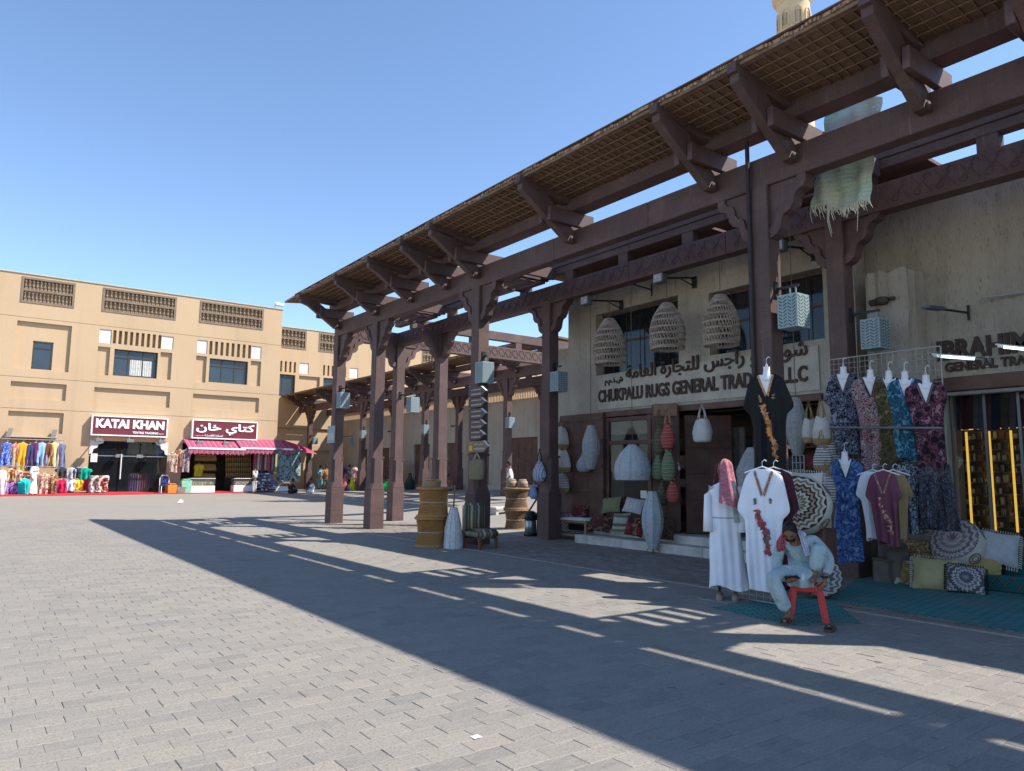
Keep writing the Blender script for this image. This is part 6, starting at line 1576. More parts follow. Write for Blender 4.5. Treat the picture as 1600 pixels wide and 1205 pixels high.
# ================================================================== bags
def bag(label, px, ytop, ybot, wpx, X, body, base=None, strap=None, yaw=PI + .3, kind='tote', stops=None, strap_y=None, group='bags hung for sale'):
    a = on(px, ytop, 0, X); b = on(px, ybot, 0, X); H = a.z - b.z; W_ = wpx / FPX * -(RW.transposed() @ (a - EYE)).z
    f = Vector((math.cos(yaw), math.sin(yaw), 0)); r = Vector((-f.y, f.x, 0)); c = Vector((a.x, a.y, b.z)); t = thing('bag', label, 'bag', c, group)
    pr_ = {'tote': [(0, .80, .62), (.06, .92, .7), (.4, 1, .62), (.8, .98, .42), (1, .92, .22)], 'sack': [(0, .45, .5), (.08, .80, .8), (.3, 1, 1), (.6, .86, .85), (.85, .50, .5), (.93, .30, .3), (1, .42, .38)],
           'pear': [(0, .78, .7), (.1, .95, .85), (.3, 1, .9), (.7, .82, .7), (.92, .5, .45), (1, .42, .4)],
           'bucket': [(0, .75, .75), (.1, .9, .88), (.45, 1, .95), (.75, .82, .75), (1, .62, .5)]}[kind]
    def P(u, v):
        for p, q in zip(pr_, pr_[1:]):
            if p[0] <= v <= q[0]:
                k = (v - p[0]) / (q[0] - p[0]); w_ = p[1] + (q[1] - p[1]) * k; d_ = p[2] + (q[2] - p[2]) * k; break
        th = 2 * PI * u; k = 1 + .045 * math.sin(5 * th + px) * v + .03 * math.sin(11 * th + 7 * v)
        return c + r * (W_ / 2 * w_ * math.cos(th) * k) + f * (W_ / 2 * d_ * .75 * math.sin(th) * k) + UP * (H * v + .02 * math.sin(3 * th + px) * v)
    mb = MB().grid(P, 30, 14, True); n0 = len(mb.v); mb.f.append(tuple(range(29, -1, -1))); mb.m.append(0)
    obj('body', mb, body, t, smooth=True)
    if base: obj('base_patch', MB().grid(lambda u, v: P(u, .0 + .22 * v) + (P(u, .2 * v) - (c + UP * (H * .2 * v))) * .02, 30, 4, True), base, t, smooth=True)
    sy = (on(px, strap_y, 0, X).z if strap_y else a.z + H * .45)
    for s in (-1, 1):
        q0 = c + UP * (H * .96) + r * s * W_ * .22; q1 = c + UP * (H * .96) + r * -s * W_ * .1
        obj('strap', MB().tube([q0 - f * .02 * s, Vector((q0.x, q0.y, (q0.z + sy) / 2)) - r * s * W_ * .06, Vector((c.x, c.y, sy)) + r * s * .015, Vector((q1.x, q1.y, (q1.z + sy) / 2)) - r * s * W_ * .02, q1 + f * .03 * s], .011, 5), strap or body, t)
    return t
CANV = mat('white_canvas', (.50, .48, .44), .12, 6, .9, .3, 50); JUTE = mat('tan_jute', (.30, .20, .10), .25, 20, .9, .5, 60); STRP = mat('brown_strap', (.16, .10, .06), .2)
BWS = mat_stripe('black_white_stripe', [(.50, .48, .44), (.50, .48, .44), (.04, .04, .045)], 24, 2, .9, .0)
BLS = mat_stripe('blue_white_stripe', [(.42, .45, .50), (.42, .45, .50), (.07, .11, .22), (.42, .45, .5)], 17, 1, .9, .03)
REDS = mat_stripe('red_knit', [(.30, .055, .05), (.36, .075, .065), (.20, .035, .04), (.40, .13, .11)], 13, 2, .95, .05); GRNS = mat_stripe('green_knit', [(.12, .15, .085), (.15, .18, .10), (.09, .115, .065), (.22, .24, .16)], 13, 2, .95, .05); OLVS = mat_stripe('olive_knit', [(.095, .09, .05), (.12, .11, .065), (.07, .065, .04)], 13, 2, .95, .05)
GREYC = mat('lilac_grey_canvas', (.30, .31, .36), .15, 6, .9, .3, 50)
XB = 12.72
bag('white canvas tote with tan base, topmost of three on the door leaf', 877, 668, 702, 27, XB, CANV, JUTE, STRP, kind='pear', strap_y=655); bag('white canvas tote with tan base, middle of three on the door leaf', 880, 704, 738, 28, XB - .03, CANV, JUTE, STRP, kind='pear', strap_y=698); bag('black and white striped tote, lowest of three on the door leaf', 878, 740, 770, 28, XB - .05, BWS, JUTE, STRP, kind='pear', strap_y=733)
bag('lilac grey bag hanging behind the slim spindle lantern', 913, 710, 738, 27, XB, GREYC, None, STRP, kind='sack', strap_y=700)
bag('olive knitted bag hung high on the open shutter', 1030, 665, 710, 20, 12.42, OLVS, None, OLVS, kind='sack', strap_y=640); bag('red striped knitted bag hung high on the open shutter', 1043, 662, 702, 23, 12.34, REDS, None, JUTE, kind='sack', strap_y=640)
bag('green knitted bag, left of a pair on the shutter', 1028, 712, 750, 23, 12.42, GRNS, None, GRNS, kind='sack', strap_y=700); bag('green knitted bag, right of a pair on the shutter', 1044, 703, 752, 24, 12.36, GRNS, None, GRNS, kind='sack', strap_y=695)
bag('small olive bag low on the shutter', 1034, 755, 790, 20, 12.42, OLVS, None, OLVS, kind='sack', strap_y=750); bag('small red knitted bag low on the shutter', 1051, 752, 786, 21, 12.36, REDS, None, REDS, kind='sack', strap_y=745)
bag('white knitted bag with red rim hanging in the doorway', 1097, 656, 691, 32, 12.7, mat('white_knit', (.50, .49, .47), .15, 12, .95, .5, 60), None, CANV, kind='bucket', strap_y=632)
bag('blue and white striped drawstring bag on the corner column', 843, 722, 753, 23, 11.82, BLS, None, BLACKM, kind='sack', strap_y=702)
bag('small blue cloth bag hanging low behind the vacuum cleaner', 834, 760, 780, 14, 11.9, mat('blue_cloth', (.20, .28, .42), .3, 14), None, None, kind='sack', strap_y=755)
bag('woven palm leaf basket bag under the arrow signs', 745, 719, 750, 30, 9.5, mat_weave('palm_weave', (.30, .245, .15), (.16, .12, .07), 22), None, mat('pale_strap', (.36, .31, .24), .2), kind='tote', strap_y=708)
for i, (px, y0, y1, w_, X, m_, b_, lab) in enumerate(((1264, 655, 692, 25, 11.6, CANV, JUTE, 'white tote with tan base left of the grid'), (1283, 652, 695, 28, 11.4, CANV, JUTE, 'white tote with tan base hanging closest to the grid'), (1284, 700, 735, 28, 11.2, BWS, JUTE, 'large striped tote with tan base hung low left of the grid'), (1292, 745, 785, 26, 11.0, BWS, None, 'striped bag peeping out behind the blue dress'), (1300, 690, 730, 24, 11.5, BWS, JUTE, 'striped tote tucked against the wire grid'))):
    bag(lab, px, y0, y1, w_, X, m_, b_, JUTE, kind='bucket', strap_y=y0 - 28)
wg = thing('wire_stand', 'small white wire stand behind the ivory tree cushion', 'stand', on(1247, 740, 0, 10.4)); m = MB(); p = on(1238, 712, 0, 10.4); q = on(1257, 745, 0, 10.4)
for k in range(4): m.tube([(10.4, p.y + (q.y - p.y) * k / 3, p.z), (10.4, p.y + (q.y - p.y) * k / 3, q.z - .4)], .008, 5); m.tube([(10.4, p.y, p.z - .11 * k), (10.4, q.y, p.z - .11 * k)], .008, 5)
obj('wires', m, GW, wg); obj('foot', MB().box((10.2, q.y, 0), (10.6, p.y, .02)).tube([(10.4, (p.y + q.y) / 2, .02), (10.4, (p.y + q.y) / 2, q.z - .35)], .014, 6), GW, wg)
# ------------------------------------------------------------------ in the doorway: rolled rugs and folded goods
for i, (px, c, lab) in enumerate(((1120, (.16, .11, .07), 'brown'), (1130, (.20, .16, .10), 'tan'), (1138, (.30, .20, .10), 'golden'), (1150, (.15, .15, .13), 'grey'), (1160, (.22, .20, .17), 'pale grey'))):
    a = on(px, 790, 0, 13.9 + .1 * i); t = thing('rolled_rug', lab + ' rolled rug standing upright inside the doorway', 'rug', (a.x, a.y, .37), 'rolled rugs in the doorway')
    obj('roll', MB().tube([(a.x, a.y, .37), (a.x + .12, a.y + .05, 2.75)], .085, 14), mat('rug_roll_%d' % i, c, .3, 9, .95, .5, 30), t, smooth=40.0); obj('spiral_end', MB().tube([(a.x + .12 + .015 * k * math.cos(k * .9), a.y + .05 + .015 * k * math.sin(k * .9), 2.765) for k in range(1, 6)], .008, 4), CORD, t)
rs = random.Random(8)
shf = thing('shelf', 'dark shelving stacked with folded textiles inside the rug shop', 'shelf', (15.8, 10, .36))
for z in (.8, 1.3, 1.8, 2.3): obj('board', MB().box((15.6, 7.4, z), (16.4, 14.6, z + .04)), DW, shf)
k = 0
for z in (.84, 1.34, 1.84, 2.34):
    y = 7.6
    while y < 14.3:
        d = rs.uniform(.3, .5); h = rs.uniform(.18, .38); c = rs.choice([(.2, .05, .05), (.25, .2, .12), (.08, .1, .16), (.3, .28, .25), (.1, .14, .09)])
        obj('folded_textile', soft((15.55, y, z), (16.2, y + d - .03, z + h), .03), mat('folded_%.2f' % c[0], c, .3, 9), shf); y += d; k += 1
# ================================================================== fittings on the shop walls
def flood(label, px, py, qx, qy, X=12.5):
    p = on(px, py, 0, 12.1); q = on(qx, qy, 0, 12.98); t = thing('floodlight', label, 'floodlight', q, 'floodlights on arms over the rug shop')
    obj('arm', MB().tube([q, q + Vector((-.15, .02, .02)), p + Vector((.1, 0, .02))], .022, 6).tube([q + UP * -.16, q * .6 + p * .4], .014, 5).bbox(q + Vector((-.03, -.06, -.2)), q + Vector((.0, .06, .06)), .004), BLACKM, t)
    h = obj('lamp_head', MB().bbox(p + Vector((-.12, -.14, -.12)), p + Vector((.06, .14, .10)), .02), mat('grey_cast_metal', (.10, .105, .11), .2, 8, .5), t)
    obj('lens', MB().box(p + Vector((-.124, -.115, -.095)), p + Vector((-.121, .115, .075))), mat('floodlight_glass', (.34, .36, .38), .3, 14, .2, 0, spec=.6), h)
    for s in (-.05, .05): obj('bulb', MB().lathe([(0, -.02), (.024, 0), (0, .02)], p + Vector((-.128, s, -.01)), 8, False), mat('pale_reflector', (.7, .68, .62), .1, 5, .3), h)
flood('floodlight on a wall arm left of the upper shop window', 918, 470, 971, 473); flood('pale floodlight above the middle wicker lampshade', 1033, 435, 1085, 437); flood('pale floodlight beside the column with black kaftan', 1219, 385, 1272, 392)
ba = thing('wall_arm', 'bare black bracket arm high on the rug shop wall', 'bracket', on(1018, 450, 0, 12.98)); p = on(988, 444, 0, 12.3); q = on(1018, 453, 0, 12.98)
obj('arm', MB().tube([p, q], .018, 5).tube([q + UP * .14, q + UP * -.16], .018, 5), BLACKM, ba)
TUB = mat_emit('lit_tube', (.75, .95, .92), 2.2)
for i, (a, b, lab) in enumerate((((1456, 556), (1525, 561), 'lit tube light left of the shop name letters'), ((1556, 541), (1660, 552), 'lit tube light across the shop name at right edge'))):
    p = on(*a, 0, 12.75); q = on(*b, 0, 12.95 if i == 0 else 12.6); t = thing('tube_light', lab, 'light', p, 'lit tube lights')
    d = (q - p).normalized(); obj('tube', MB().tube([p + d * .12, q - d * .02], .020, 8), TUB, t); obj('fitting', MB().tube([p + UP * .028, q + UP * .028], .016, 6).bbox(p + Vector((-.03, -.03, -.03)), p + d * .12 + Vector((.03, .03, .045)), .006), WHITE_PL, t)
    obj('bracket', MB().tube([q + UP * .03, q + Vector((.45, .0, .05))], .01, 5).bbox((W2X - .03, q.y - .03, q.z - .1), (W2X - .004, q.y + .03, q.z + .25), .004), STEEL, t)
cv = thing('security_camera', 'small pale security camera beside the wire grid', 'camera', on(1436, 545, 0, 13.3)); p = on(1434, 544, 0, 13.2)
obj('housing', MB().tube([p + Vector((-.12, .05, .02)), p + Vector((.06, -.02, .03))], .04, 10), mat('cream_plastic', (.45, .40, .30), .1, 5, .4), cv); obj('lens', MB().tube([p + Vector((-.135, .055, .02)), p + Vector((-.115, .05, .02))], .03, 10), BLACKM, cv); obj('mount', MB().tube([p + Vector((.05, 0, .03)), (W2X, p.y, p.z + .06)], .015, 6), BLACKM, cv)
fl = thing('floodlight', 'flat dark floodlight on a long arm above the lit shop', 'floodlight', on(1515, 490, 0, 13.3)); p = on(1455, 481, 0, 12.4); q = on(1513, 489, 0, 13.35)
obj('arm', MB().tube([p, q], .02, 6).tube([q + UP * .13, q + UP * -.12], .022, 6), BLACKM, fl); obj('lamp_head', MB().bar(p + (q - p) * -.15, p + (q - p) * .28, .16, .04), mat('blue_grey_metal', (.07, .09, .11), .2, 8, .4), fl)
cd = thing('conduit', 'pale conduit pipe bending along the upper right wall', 'pipe', on(1560, 463, 0, 13.3))
obj('pipe', MB().tube([on(1528, 474, 0, 13.2), on(1534, 465, 0, 13.2), on(1600, 457, 0, 13.3), on(1640, 452, 0, 13.33)], .02, 7), mat('pale_pipe', (.30, .29, .27), .15), cd)
# ragged shade net caught in the pergola
def _net():
    t = NT('faded_green_net'); co = t.coord((1, 1, 1), 'World')
    a = t.n('ShaderNodeTexWave'); a.bands_direction = 'Z'; a.inputs['Scale'].default_value = 4.5; a.inputs['Distortion'].default_value = 3; t.l(co, a.inputs[0])
    b = t.noise(t.coord((60, 60, 60), 'World'), 1.4, 3); h = t.math('ADD', t.math('MULTIPLY', a.outputs['Fac'], .12), b)
    t.l(t.ramp(b, [(.33, (.55,) * 3), (.42, (1, 1, 1))]), t.b.inputs['Alpha'])
    sp = t.n('ShaderNodeSeparateXYZ'); t.l(co, sp.inputs[0])
    c = t.mix(t.ramp(t.noise(co, 1.3, 3), [(.4, (0, 0, 0)), (.62, (1, 1, 1))]), (.46, .48, .37), (.20, .36, .26)); c = t.mix(t.ramp(h, [(.4, (0, 0, 0)), (.75, (.6, .6, .6))]), c, (.66, .68, .58))
    t.bump(h, .5, .02); t.b.inputs['Transmission Weight'].default_value = 0; MATS['net'] = t.done(c, .9)
_net()
nX = 10.55; nt_ = thing('shade_net', 'ragged pale green shade net hanging over the pergola beams', 'net', on(1320, 280, 0, nX))
TL, TR, BL, BR = on(1290, 165, 0, nX), on(1376, 150, 0, nX), on(1270, 325, 0, nX), on(1362, 318, 0, nX)
def netf(u, v):
    p = (TL * (1 - u) + TR * u) * (1 - v) + (BL * (1 - u) + BR * u) * v
    return p + Vector((.07 * math.sin(7 * u + 5 * v) + .03 * math.sin(19 * u - 6 * v) + .02 * math.sin(31 * v), 0, .03 * math.sin(9 * u) * v))
obj('sheet', MB().grid(netf, 30, 40), MATS['net'], nt_, smooth=True); m = MB(); rs = random.Random(2)
for k in range(85):
    u = (k + rs.random()) / 85; a = netf(u, .985); l = rs.uniform(.06, .20) + (.10 if u < .35 and rs.random() < .3 else 0) + (.38 if k in (22, 23, 70) else 0)
    m.tube([a, a + Vector((rs.uniform(-.02, .02), rs.uniform(-.02, .02), -l * .5)), a + Vector((rs.uniform(-.03, .03), rs.uniform(-.05, .03), -l))], [.008, .007, .003], 4, False)
o = obj('frayed_fringe', m, mat('pale_frayed_thread', (.50, .49, .40), .2), nt_); o['kind'] = 'stuff'
# ------------------------------------------------------------------ inside the lit shop
LED = mat_emit('yellow_led_strip', (1, .62, .10), .8)
cab = thing('display_cabinet', 'tall shelves of small goods between yellow light strips', 'cabinet', (14.6, 4, .6))
CX_ = 14.35
yy = [ypx(px, 720, CX_) for px in (1490, 1513, 1549, 1583, 1620)]
for i, y in enumerate(yy[1:4]): obj('light_strip', MB().box((CX_ - .03, y - .016, .75), (CX_ - .005, y + .016, zpx(1515, 675, CX_))), LED, cab)
obj('top_strip', MB().box((CX_ - .02, yy[4], zpx(1515, 672, CX_)), (CX_, yy[0], zpx(1515, 672, CX_) + .015)), LED, cab)
obj('back_panel', MB().box((CX_ + .35, yy[4] - 1, .6), (CX_ + .4, yy[0] + .1, zpx(1515, 672, CX_))), mat('mirror_back', (.25, .22, .16), .2, 3, .25, 0, metal=.5), cab)
rs = random.Random(12); k = 0
for r in range(9):
    z = .8 + r * .19; sh_ = obj('shelf_board', MB().box((CX_ + .02, yy[4] - 1, z), (CX_ + .34, yy[0] + .05, z + .015)), mat('glass_shelf', (.2, .22, .2), .2, 3, .2), cab)
    y = yy[4] - .9; m = MB(); m.mi = 0
    while y < yy[0]:
        d = rs.uniform(.04, .10); h = rs.uniform(.05, .14); m.mi = rs.randrange(4); m.bbox((CX_ + .08, y, z + .016), (CX_ + .08 + d, y + d * .8, z + .016 + h), .008); y += d + rs.uniform(.01, .05)
    o = obj('trinkets', m, [mat('gold_trinket', (.35, .22, .07), .3, 9, .4), mat('white_trinket', (.5, .48, .44), .2, 9, .4), mat('brown_trinket', (.12, .07, .04), .3, 9, .5), mat('silver_trinket', (.3, .3, .31), .2, 9, .3, 0, metal=.6)], sh_); o['kind'] = 'stuff'
for i, (px, c, w_, lab) in enumerate(((1480, (.16, .11, .06), 9, 'brown patterned'), (1492, (.03, .05, .09), 14, 'navy'), (1508, (.22, .01, .03), 9, 'crimson'), (1524, (.38, .38, .36), 7, 'white'), (1536, (.26, .29, .30), 13, 'grey'), (1546, (.40, .20, .15), 5, 'salmon'), (1556, (.035, .05, .09), 12, 'dark blue'), (1570, (.20, .17, .09), 9, 'olive'), (1582, (.34, .24, .26), 9, 'pale pink'), (1594, (.18, .02, .04), 8, 'wine red'))):
    a = on(px, 612, 0, 13.75); b = on(px, 672, 0, 13.75); W_ = w_ / FPX * -(RW.transposed() @ (a - EYE)).z
    t = thing('hanging_shawl', lab + ' shawl hanging inside the lit shop window', 'shawl', b, 'shawls in the lit shop window')
    obj('cloth', MB().grid(lambda u, v: a * (1 - v) + b * v + Vector((.02 * math.sin(18 * u + i), (u - .5) * W_, 0)), 14, 6), mat('shawl_%d' % i, c, .3, 6, .9), t, smooth=True); obj('rod', MB().tube([a + Vector((0, -W_ / 2, .01)), a + Vector((0, W_ / 2, .01))], .008, 5), STEEL, t)

# ================================================================== the far shops
YK = KY
def kz(zx, zy, Y=YK): return on(zx, zy, 1, Y)
MAR = mat('maroon_sign_face', (.16, .028, .040), .1, 2, .5, .05, 20); SWH = mat('white_sign_letter', (.85, .84, .84), .03, 5, .5, 0)
def sign_board(label, tl, tr, bl, text, sub, rtl=False):
    Y = YK - .35; a, b, c = on(*tl, 1, Y), on(*tr, 1, Y), on(*bl, 1, Y); x0, x1, z1, z0 = a.x, b.x, (a.z + b.z) / 2, c.z
    t = thing('shop_sign', label, 'sign', (x0, Y, z0), 'maroon shop signs')
    obj('panel', MB().bbox((x0, Y, z0), (x1, Y + .30, z1), .01), MAR, t)
    fr = MB()
    for p, q in (((x0 - .04, z0 - .04), (x1 + .04, z0 + .03)), ((x0 - .04, z1 - .03), (x1 + .04, z1 + .04)), ((x0 - .04, z0 + .03), (x0 + .03, z1 - .03)), ((x1 - .03, z0 + .03), (x1 + .04, z1 - .03))): fr.box((p[0], Y - .03, p[1]), (q[0], Y + .31, q[1]))
    obj('border', fr, SWH, t); w_, h = x1 - x0, z1 - z0
    if not rtl:
        lettering('lettering', text, SWH, t, (x0 + w_ * .045, Y - .004), (x1 - w_ * .04, Y - .004), z0 + h * .38, z1 - h * .14, .03, .055); lettering('small_lettering', sub[0], SWH, t, (x0 + w_ * .53, Y - .004), (x0 + w_ * .88, Y - .004), z0 + h * .12, z0 + h * .24, .02, .03); lettering('small_lettering', sub[1], SWH, t, (x0 + w_ * .895, Y - .004), (x0 + w_ * .955, Y - .004), z0 + h * .12, z0 + h * .20, .02, .01)
    else:
        lettering('lettering', text, SWH, t, (x0 + w_ * .05, Y - .004), (x1 - w_ * .04, Y - .004), z0 + h * .20, z1 - h * .14, .03, .030); lettering('small_lettering', sub[0], SWH, t, (x0 + w_ * .18, Y - .004), (x0 + w_ * .46, Y - .004), z0 + h * .07, z0 + h * .22, .02, .02); lettering('small_lettering', sub[1], SWH, t, (x0 + w_ * .05, Y - .004), (x0 + w_ * .165, Y - .004), z0 + h * .09, z0 + h * .17, .02, .01)
    for x in (x0 + .4, (x0 + x1) / 2, x1 - .3): obj('spot_bracket', MB().tube([(x, Y + .2, z0 - .05), (x - .1, Y - .35, z0 - .25)], .04, 5).bbox((x - .25, Y - .6, z0 - .42), (x + .15, Y - .3, z0 - .24), .02), STEEL, t)
sign_board('maroon KATAI KHAN sign in white capitals above the glass shop', (145, 650), (262, 654.5), (142.5, 679), 'KATAI KHAN', ('TEXTILE TRADING', 'L.L.C'))
sign_board('maroon sign with large white Arabic letters above the pink awning', (302, 656), (402, 661), (299, 684), arab('كتاي خان'), (arab('لتجارة الاقمشة'), arab('ش.ذ.م.م')), True)
# awnings
AWN = mat_stripe('pink_stripe_awning', [(.33, .07, .13), (.33, .07, .13), (.37, .13, .18), (.28, .04, .09)], 3.2, 0, .8, 0); AWN2 = mat('deep_pink_awning', (.40, .03, .10), .15, 3, .8)
for i, (xa, xb, lab) in enumerate(((286, 373, 'left pink striped awning over the jewellery shop'), (366, 446, 'right pink striped awning beside the first one'))):
    a = on(xa, 686, 1, YK - .05); b = on(xb, 689, 1, YK - .05); zt = a.z; ze = on(xa + 6, 700, 1, YK - 1.5).z; Y1 = YK - 1.6
    t = thing('awning', lab, 'awning', (a.x, YK, ze), 'pink striped awnings')
    obj('canopy', MB().add([(a.x, YK - .05, zt), (b.x, YK - .05, zt), (b.x, Y1, ze), (a.x, Y1, ze), (a.x, YK - .05, zt + .02), (b.x, YK - .05, zt + .02), (b.x, Y1, ze + .02), (a.x, Y1, ze + .02)], [(0,3,2,1),(4,5,6,7),(0,1,5,4),(1,2,6,5),(2,3,7,6),(3,0,4,7)]), AWN, t)
    obj('front_bar', MB().box((a.x, Y1 - .06, ze - .06), (b.x, Y1, ze + .05)), SWH, t); m = MB(); n = 13
    for k in range(n):
        x0, x1 = a.x + (b.x - a.x) * k / n, a.x + (b.x - a.x) * (k + 1) / n
        m.add([(x0, Y1 - .02, ze - .06), (x1, Y1 - .02, ze - .06), (x1, Y1 - .03, ze - .30), ((x0 * .7 + x1 * .3), Y1 - .03, ze - .38), ((x0 * .3 + x1 * .7), Y1 - .03, ze - .38), (x0, Y1 - .03, ze - .30)], [(0, 1, 2, 3, 4, 5)])
    obj('valance', m, AWN, t, recalc=False)
    for x in (a.x + .1, b.x - .1): obj('support_arm', MB().tube([(x, YK - .05, zt - .7), (x, Y1 + .1, ze - .05)], .03, 5), STEEL, t)
a = on(432, 690, 1, YK - .05); t = thing('awning', 'plain deep pink awning around the corner of the shop', 'awning', (a.x, YK, 3), 'pink striped awnings')
q_ = [on(440, 687, 1, YK - .1), on(476, 698, 1, YK + 1.2), on(494, 708, 1, YK - .4), on(450, 700, 1, YK - 1.6)]
obj('canopy', MB().add([tuple(p_) for p_ in q_] + [tuple(p_ - UP * .03) for p_ in q_], [(0, 1, 2, 3), (7, 6, 5, 4), (0, 4, 5, 1), (1, 5, 6, 2), (2, 6, 7, 3), (3, 7, 4, 0)]), AWN2, t)
obj('front_bar', MB().bar(q_[3] - UP * .04, q_[2] - UP * .04, .06, .08), mat('dull_pink_bar', (.35, .16, .2), .1), t)
# red carpet strip and raised pavement
m = MB(); R1 = [on(-80, 787, 1, 46.2), ]
REDC = mat('red_outdoor_carpet', (.42, .025, .035), .15, 2, .95, .2, 40, kind='World')
pts = [(-4, 46.0), (6, 47.2), (12.2, 48.4), (16.8, 48.7), (16.8, 49.9), (-4, 49.9)]
m = MB(); n = len(pts); zz = [.30] * n; m.v = [(x, y, gz(x, y) + .0) for x, y in pts] + [(x, y, gz(x, y) + .05) for x, y in pts]; m.f = [tuple(range(n, 2 * n))] + [(i, (i + 1) % n, n + (i + 1) % n, n + i) for i in range(n)]; m.m = [0] * len(m.f)
tag(obj('red_carpet', m, REDC, org=(0, 48, 0)), 'red carpet strip laid along the front of the far shops', 'carpet')
# hanging clothes of the far stall
def fpx(px, py, Y): return on(px, py, 1, Y)
GRP_F = 'clothes on the far stall'
def far_dress(px, y0, y1, c, label, prof=DRESS, s_=1.0, Y=48.9, m_=None, name='dress', cat='dress'):
    a, b = fpx(px, y0, Y), fpx(px, y1, Y)
    g = Garment(a, a.z - b.z, [(t_, w_ * s_, d_) for t_, w_, d_ in prof], -PI / 2, 7, .16, px, nv=16, nu=36)
    t = thing(name, label, cat, b, GRP_F); obj('cloth', g.mesh(), m_ or mat('far_cloth_%d' % int(px * 10 + y0), c, .25, 4, .9), t, smooth=True)
    hanger(t, a, g.r, w_=.16); return t
RT = [(11, 692, 728, (.05, .12, .55), 'royal blue printed dress, first on the top rail', 1.45), (24, 694, 731, (.50, .16, .12), 'orange and red patterned dress on the top rail', 1.25), (36, 692, 736, (.66, .33, .02), 'bright mustard dress, longest on the top rail', 1.5), (47, 695, 735, (.03, .05, .13), 'navy dress with pale bodice on the top rail', 1.2),
      (56, 692, 731, (.12, .02, .10), 'dark purple dress on the top rail', 1.3), (66, 692, 730, (.26, .42, .72), 'sky blue dress on the top rail', 1.5), (77, 693, 730, (.16, .05, .02), 'rust brown dress on the top rail', 1.2), (86, 692, 730, (.66, .48, .22), 'cream yellow dress on the top rail', 1.3), (96, 693, 731, (.14, .15, .24), 'slate blue dress, last on the top rail', 1.25)]
PRB = mat_print('far_blue_print', [(.04, .09, .5), (.3, .4, .75), (.03, .06, .35), (.1, .2, .6)], 5); PRO = mat_print('far_orange_print', [(.55, .14, .1), (.5, .35, .12), (.3, .3, .25), (.6, .1, .12)], 4)
for i, (px, y0, y1, c, lab, s_) in enumerate(RT): far_dress(px, y0, y1, c, lab, DRESS, s_, 48.9, PRB if i == 0 else PRO if i == 1 else None)
FLR = mat_print('far_floral_print', [(.5, .3, .28), (.35, .06, .08), (.6, .5, .4), (.25, .2, .12)], 4); DFL = mat_print('far_dark_floral', [(.03, .02, .02), (.4, .15, .08), (.05, .03, .03), (.5, .3, .15)], 4); PUR = mat_print('far_purple_print', [(.16, .05, .25), (.35, .22, .45), (.10, .03, .16)], 5); ORF = mat_print('far_amber_print', [(.5, .22, .03), (.2, .08, .02), (.6, .4, .15)], 5)
LOW = [(4, 735, 780, (.72, .72, .72), 'white striped long shirt at the left edge of the stall', SHIRT, 1.25, None), (18, 733, 752, None, 'amber printed top in the second row', SHIRT, 1.0, ORF), (29, 735, 752, None, 'small floral top in the second row', SHIRT, .9, FLR), (20, 753, 779, None, 'purple patterned tunic in the bottom row', SHIRT, 1.35, PUR), (38, 748, 778, (.02, .62, .58), 'bright turquoise tunic with gold neck in the bottom row', SHIRT, 1.3, None),
       (60, 742, 777, (.14, .11, .06), 'brown trousers set hanging in the bottom row', GOWN, .9, None), (69, 740, 777, None, 'pink floral skirt in the bottom row', GOWN, 1.35, FLR), (83, 742, 777, None, 'black floral dress in the bottom row', GOWN, 1.15, DFL)]
for px, y0, y1, c, lab, pr_, s_, m_ in LOW: far_dress(px, y0, y1, c, lab, pr_, s_, 48.3, m_, 'garment', 'clothes')
TEE = [(0, .07, .06), (.06, .18, .1), (.14, .34, .1), (.34, .36, .1), (.42, .24, .1), (1, .24, .1)]
for px, y0, y1, c, lab in ((98, 731, 747, (.045, .05, .06), 'black shirt'), (112, 731, 748, (.38, .39, .41), 'grey shirt'), (122, 731, 747, (.03, .035, .06), 'navy shirt with white print'), (133, 731, 750, (.0, .30, .20), 'green shirt'), (98, 749, 769, (.55, .02, .09), 'crimson shirt'), (112, 749, 767, (.55, .66, .78), 'pale blue shirt'), (124, 749, 766, (.75, .55, .02), 'yellow shirt'), (136, 748, 767, (.50, .02, .08), 'dark red shirt')):
    far_dress(px, y0, y1, c, lab + (' on the upper wall rack' if y0 < 740 else ' on the lower wall rack') + ' of the far stall', TEE, 1.05, 49.3, None, 'shirt', 'shirt')
rk = thing('clothes_rack', 'long steel clothes rack on the wall of the far stall', 'rack', fpx(50, 690, 49.3)); z_ = fpx(50, 690.5, 48.9).z; x0, x1 = fpx(3, 690, 48.9).x, fpx(100, 690, 48.9).x
obj('rail', MB().tube([(x0, 48.9, z_ + .12), (x1, 48.9, z_ + .12)], .03, 6), STEEL, rk); obj('shelf', MB().box((x0 + .3, 49.1, z_ + .25), (x1 - .3, YK - .01, z_ + .3)), mat('grey_shelf', (.42, .38, .32), .1), rk)
for x in (x0 + .4, x1 - .4): obj('wall_bracket', MB().bar((x, YK, z_ + .75), (x - .15, 49.0, z_ + .2), .22, .06), STEEL, rk)
z2 = fpx(50, 752, 48.3).z; x1 = fpx(140, 750, 48.6).x
obj('low_rail', MB().tube([(x0 - .5, 48.3, fpx(10, 733, 48.3).z + .15), (fpx(90, 740, 48.3).x, 48.3, fpx(10, 733, 48.3).z + .15)], .025, 6), STEEL, rk)
for x in (x0, x0 + 1.6, fpx(90, 740, 48.3).x): obj('post', MB().tube([(x, 48.32, gz(x, 48) + .05), (x, 48.32, fpx(10, 733, 48.3).z + .15)], .025, 6), STEEL, rk)
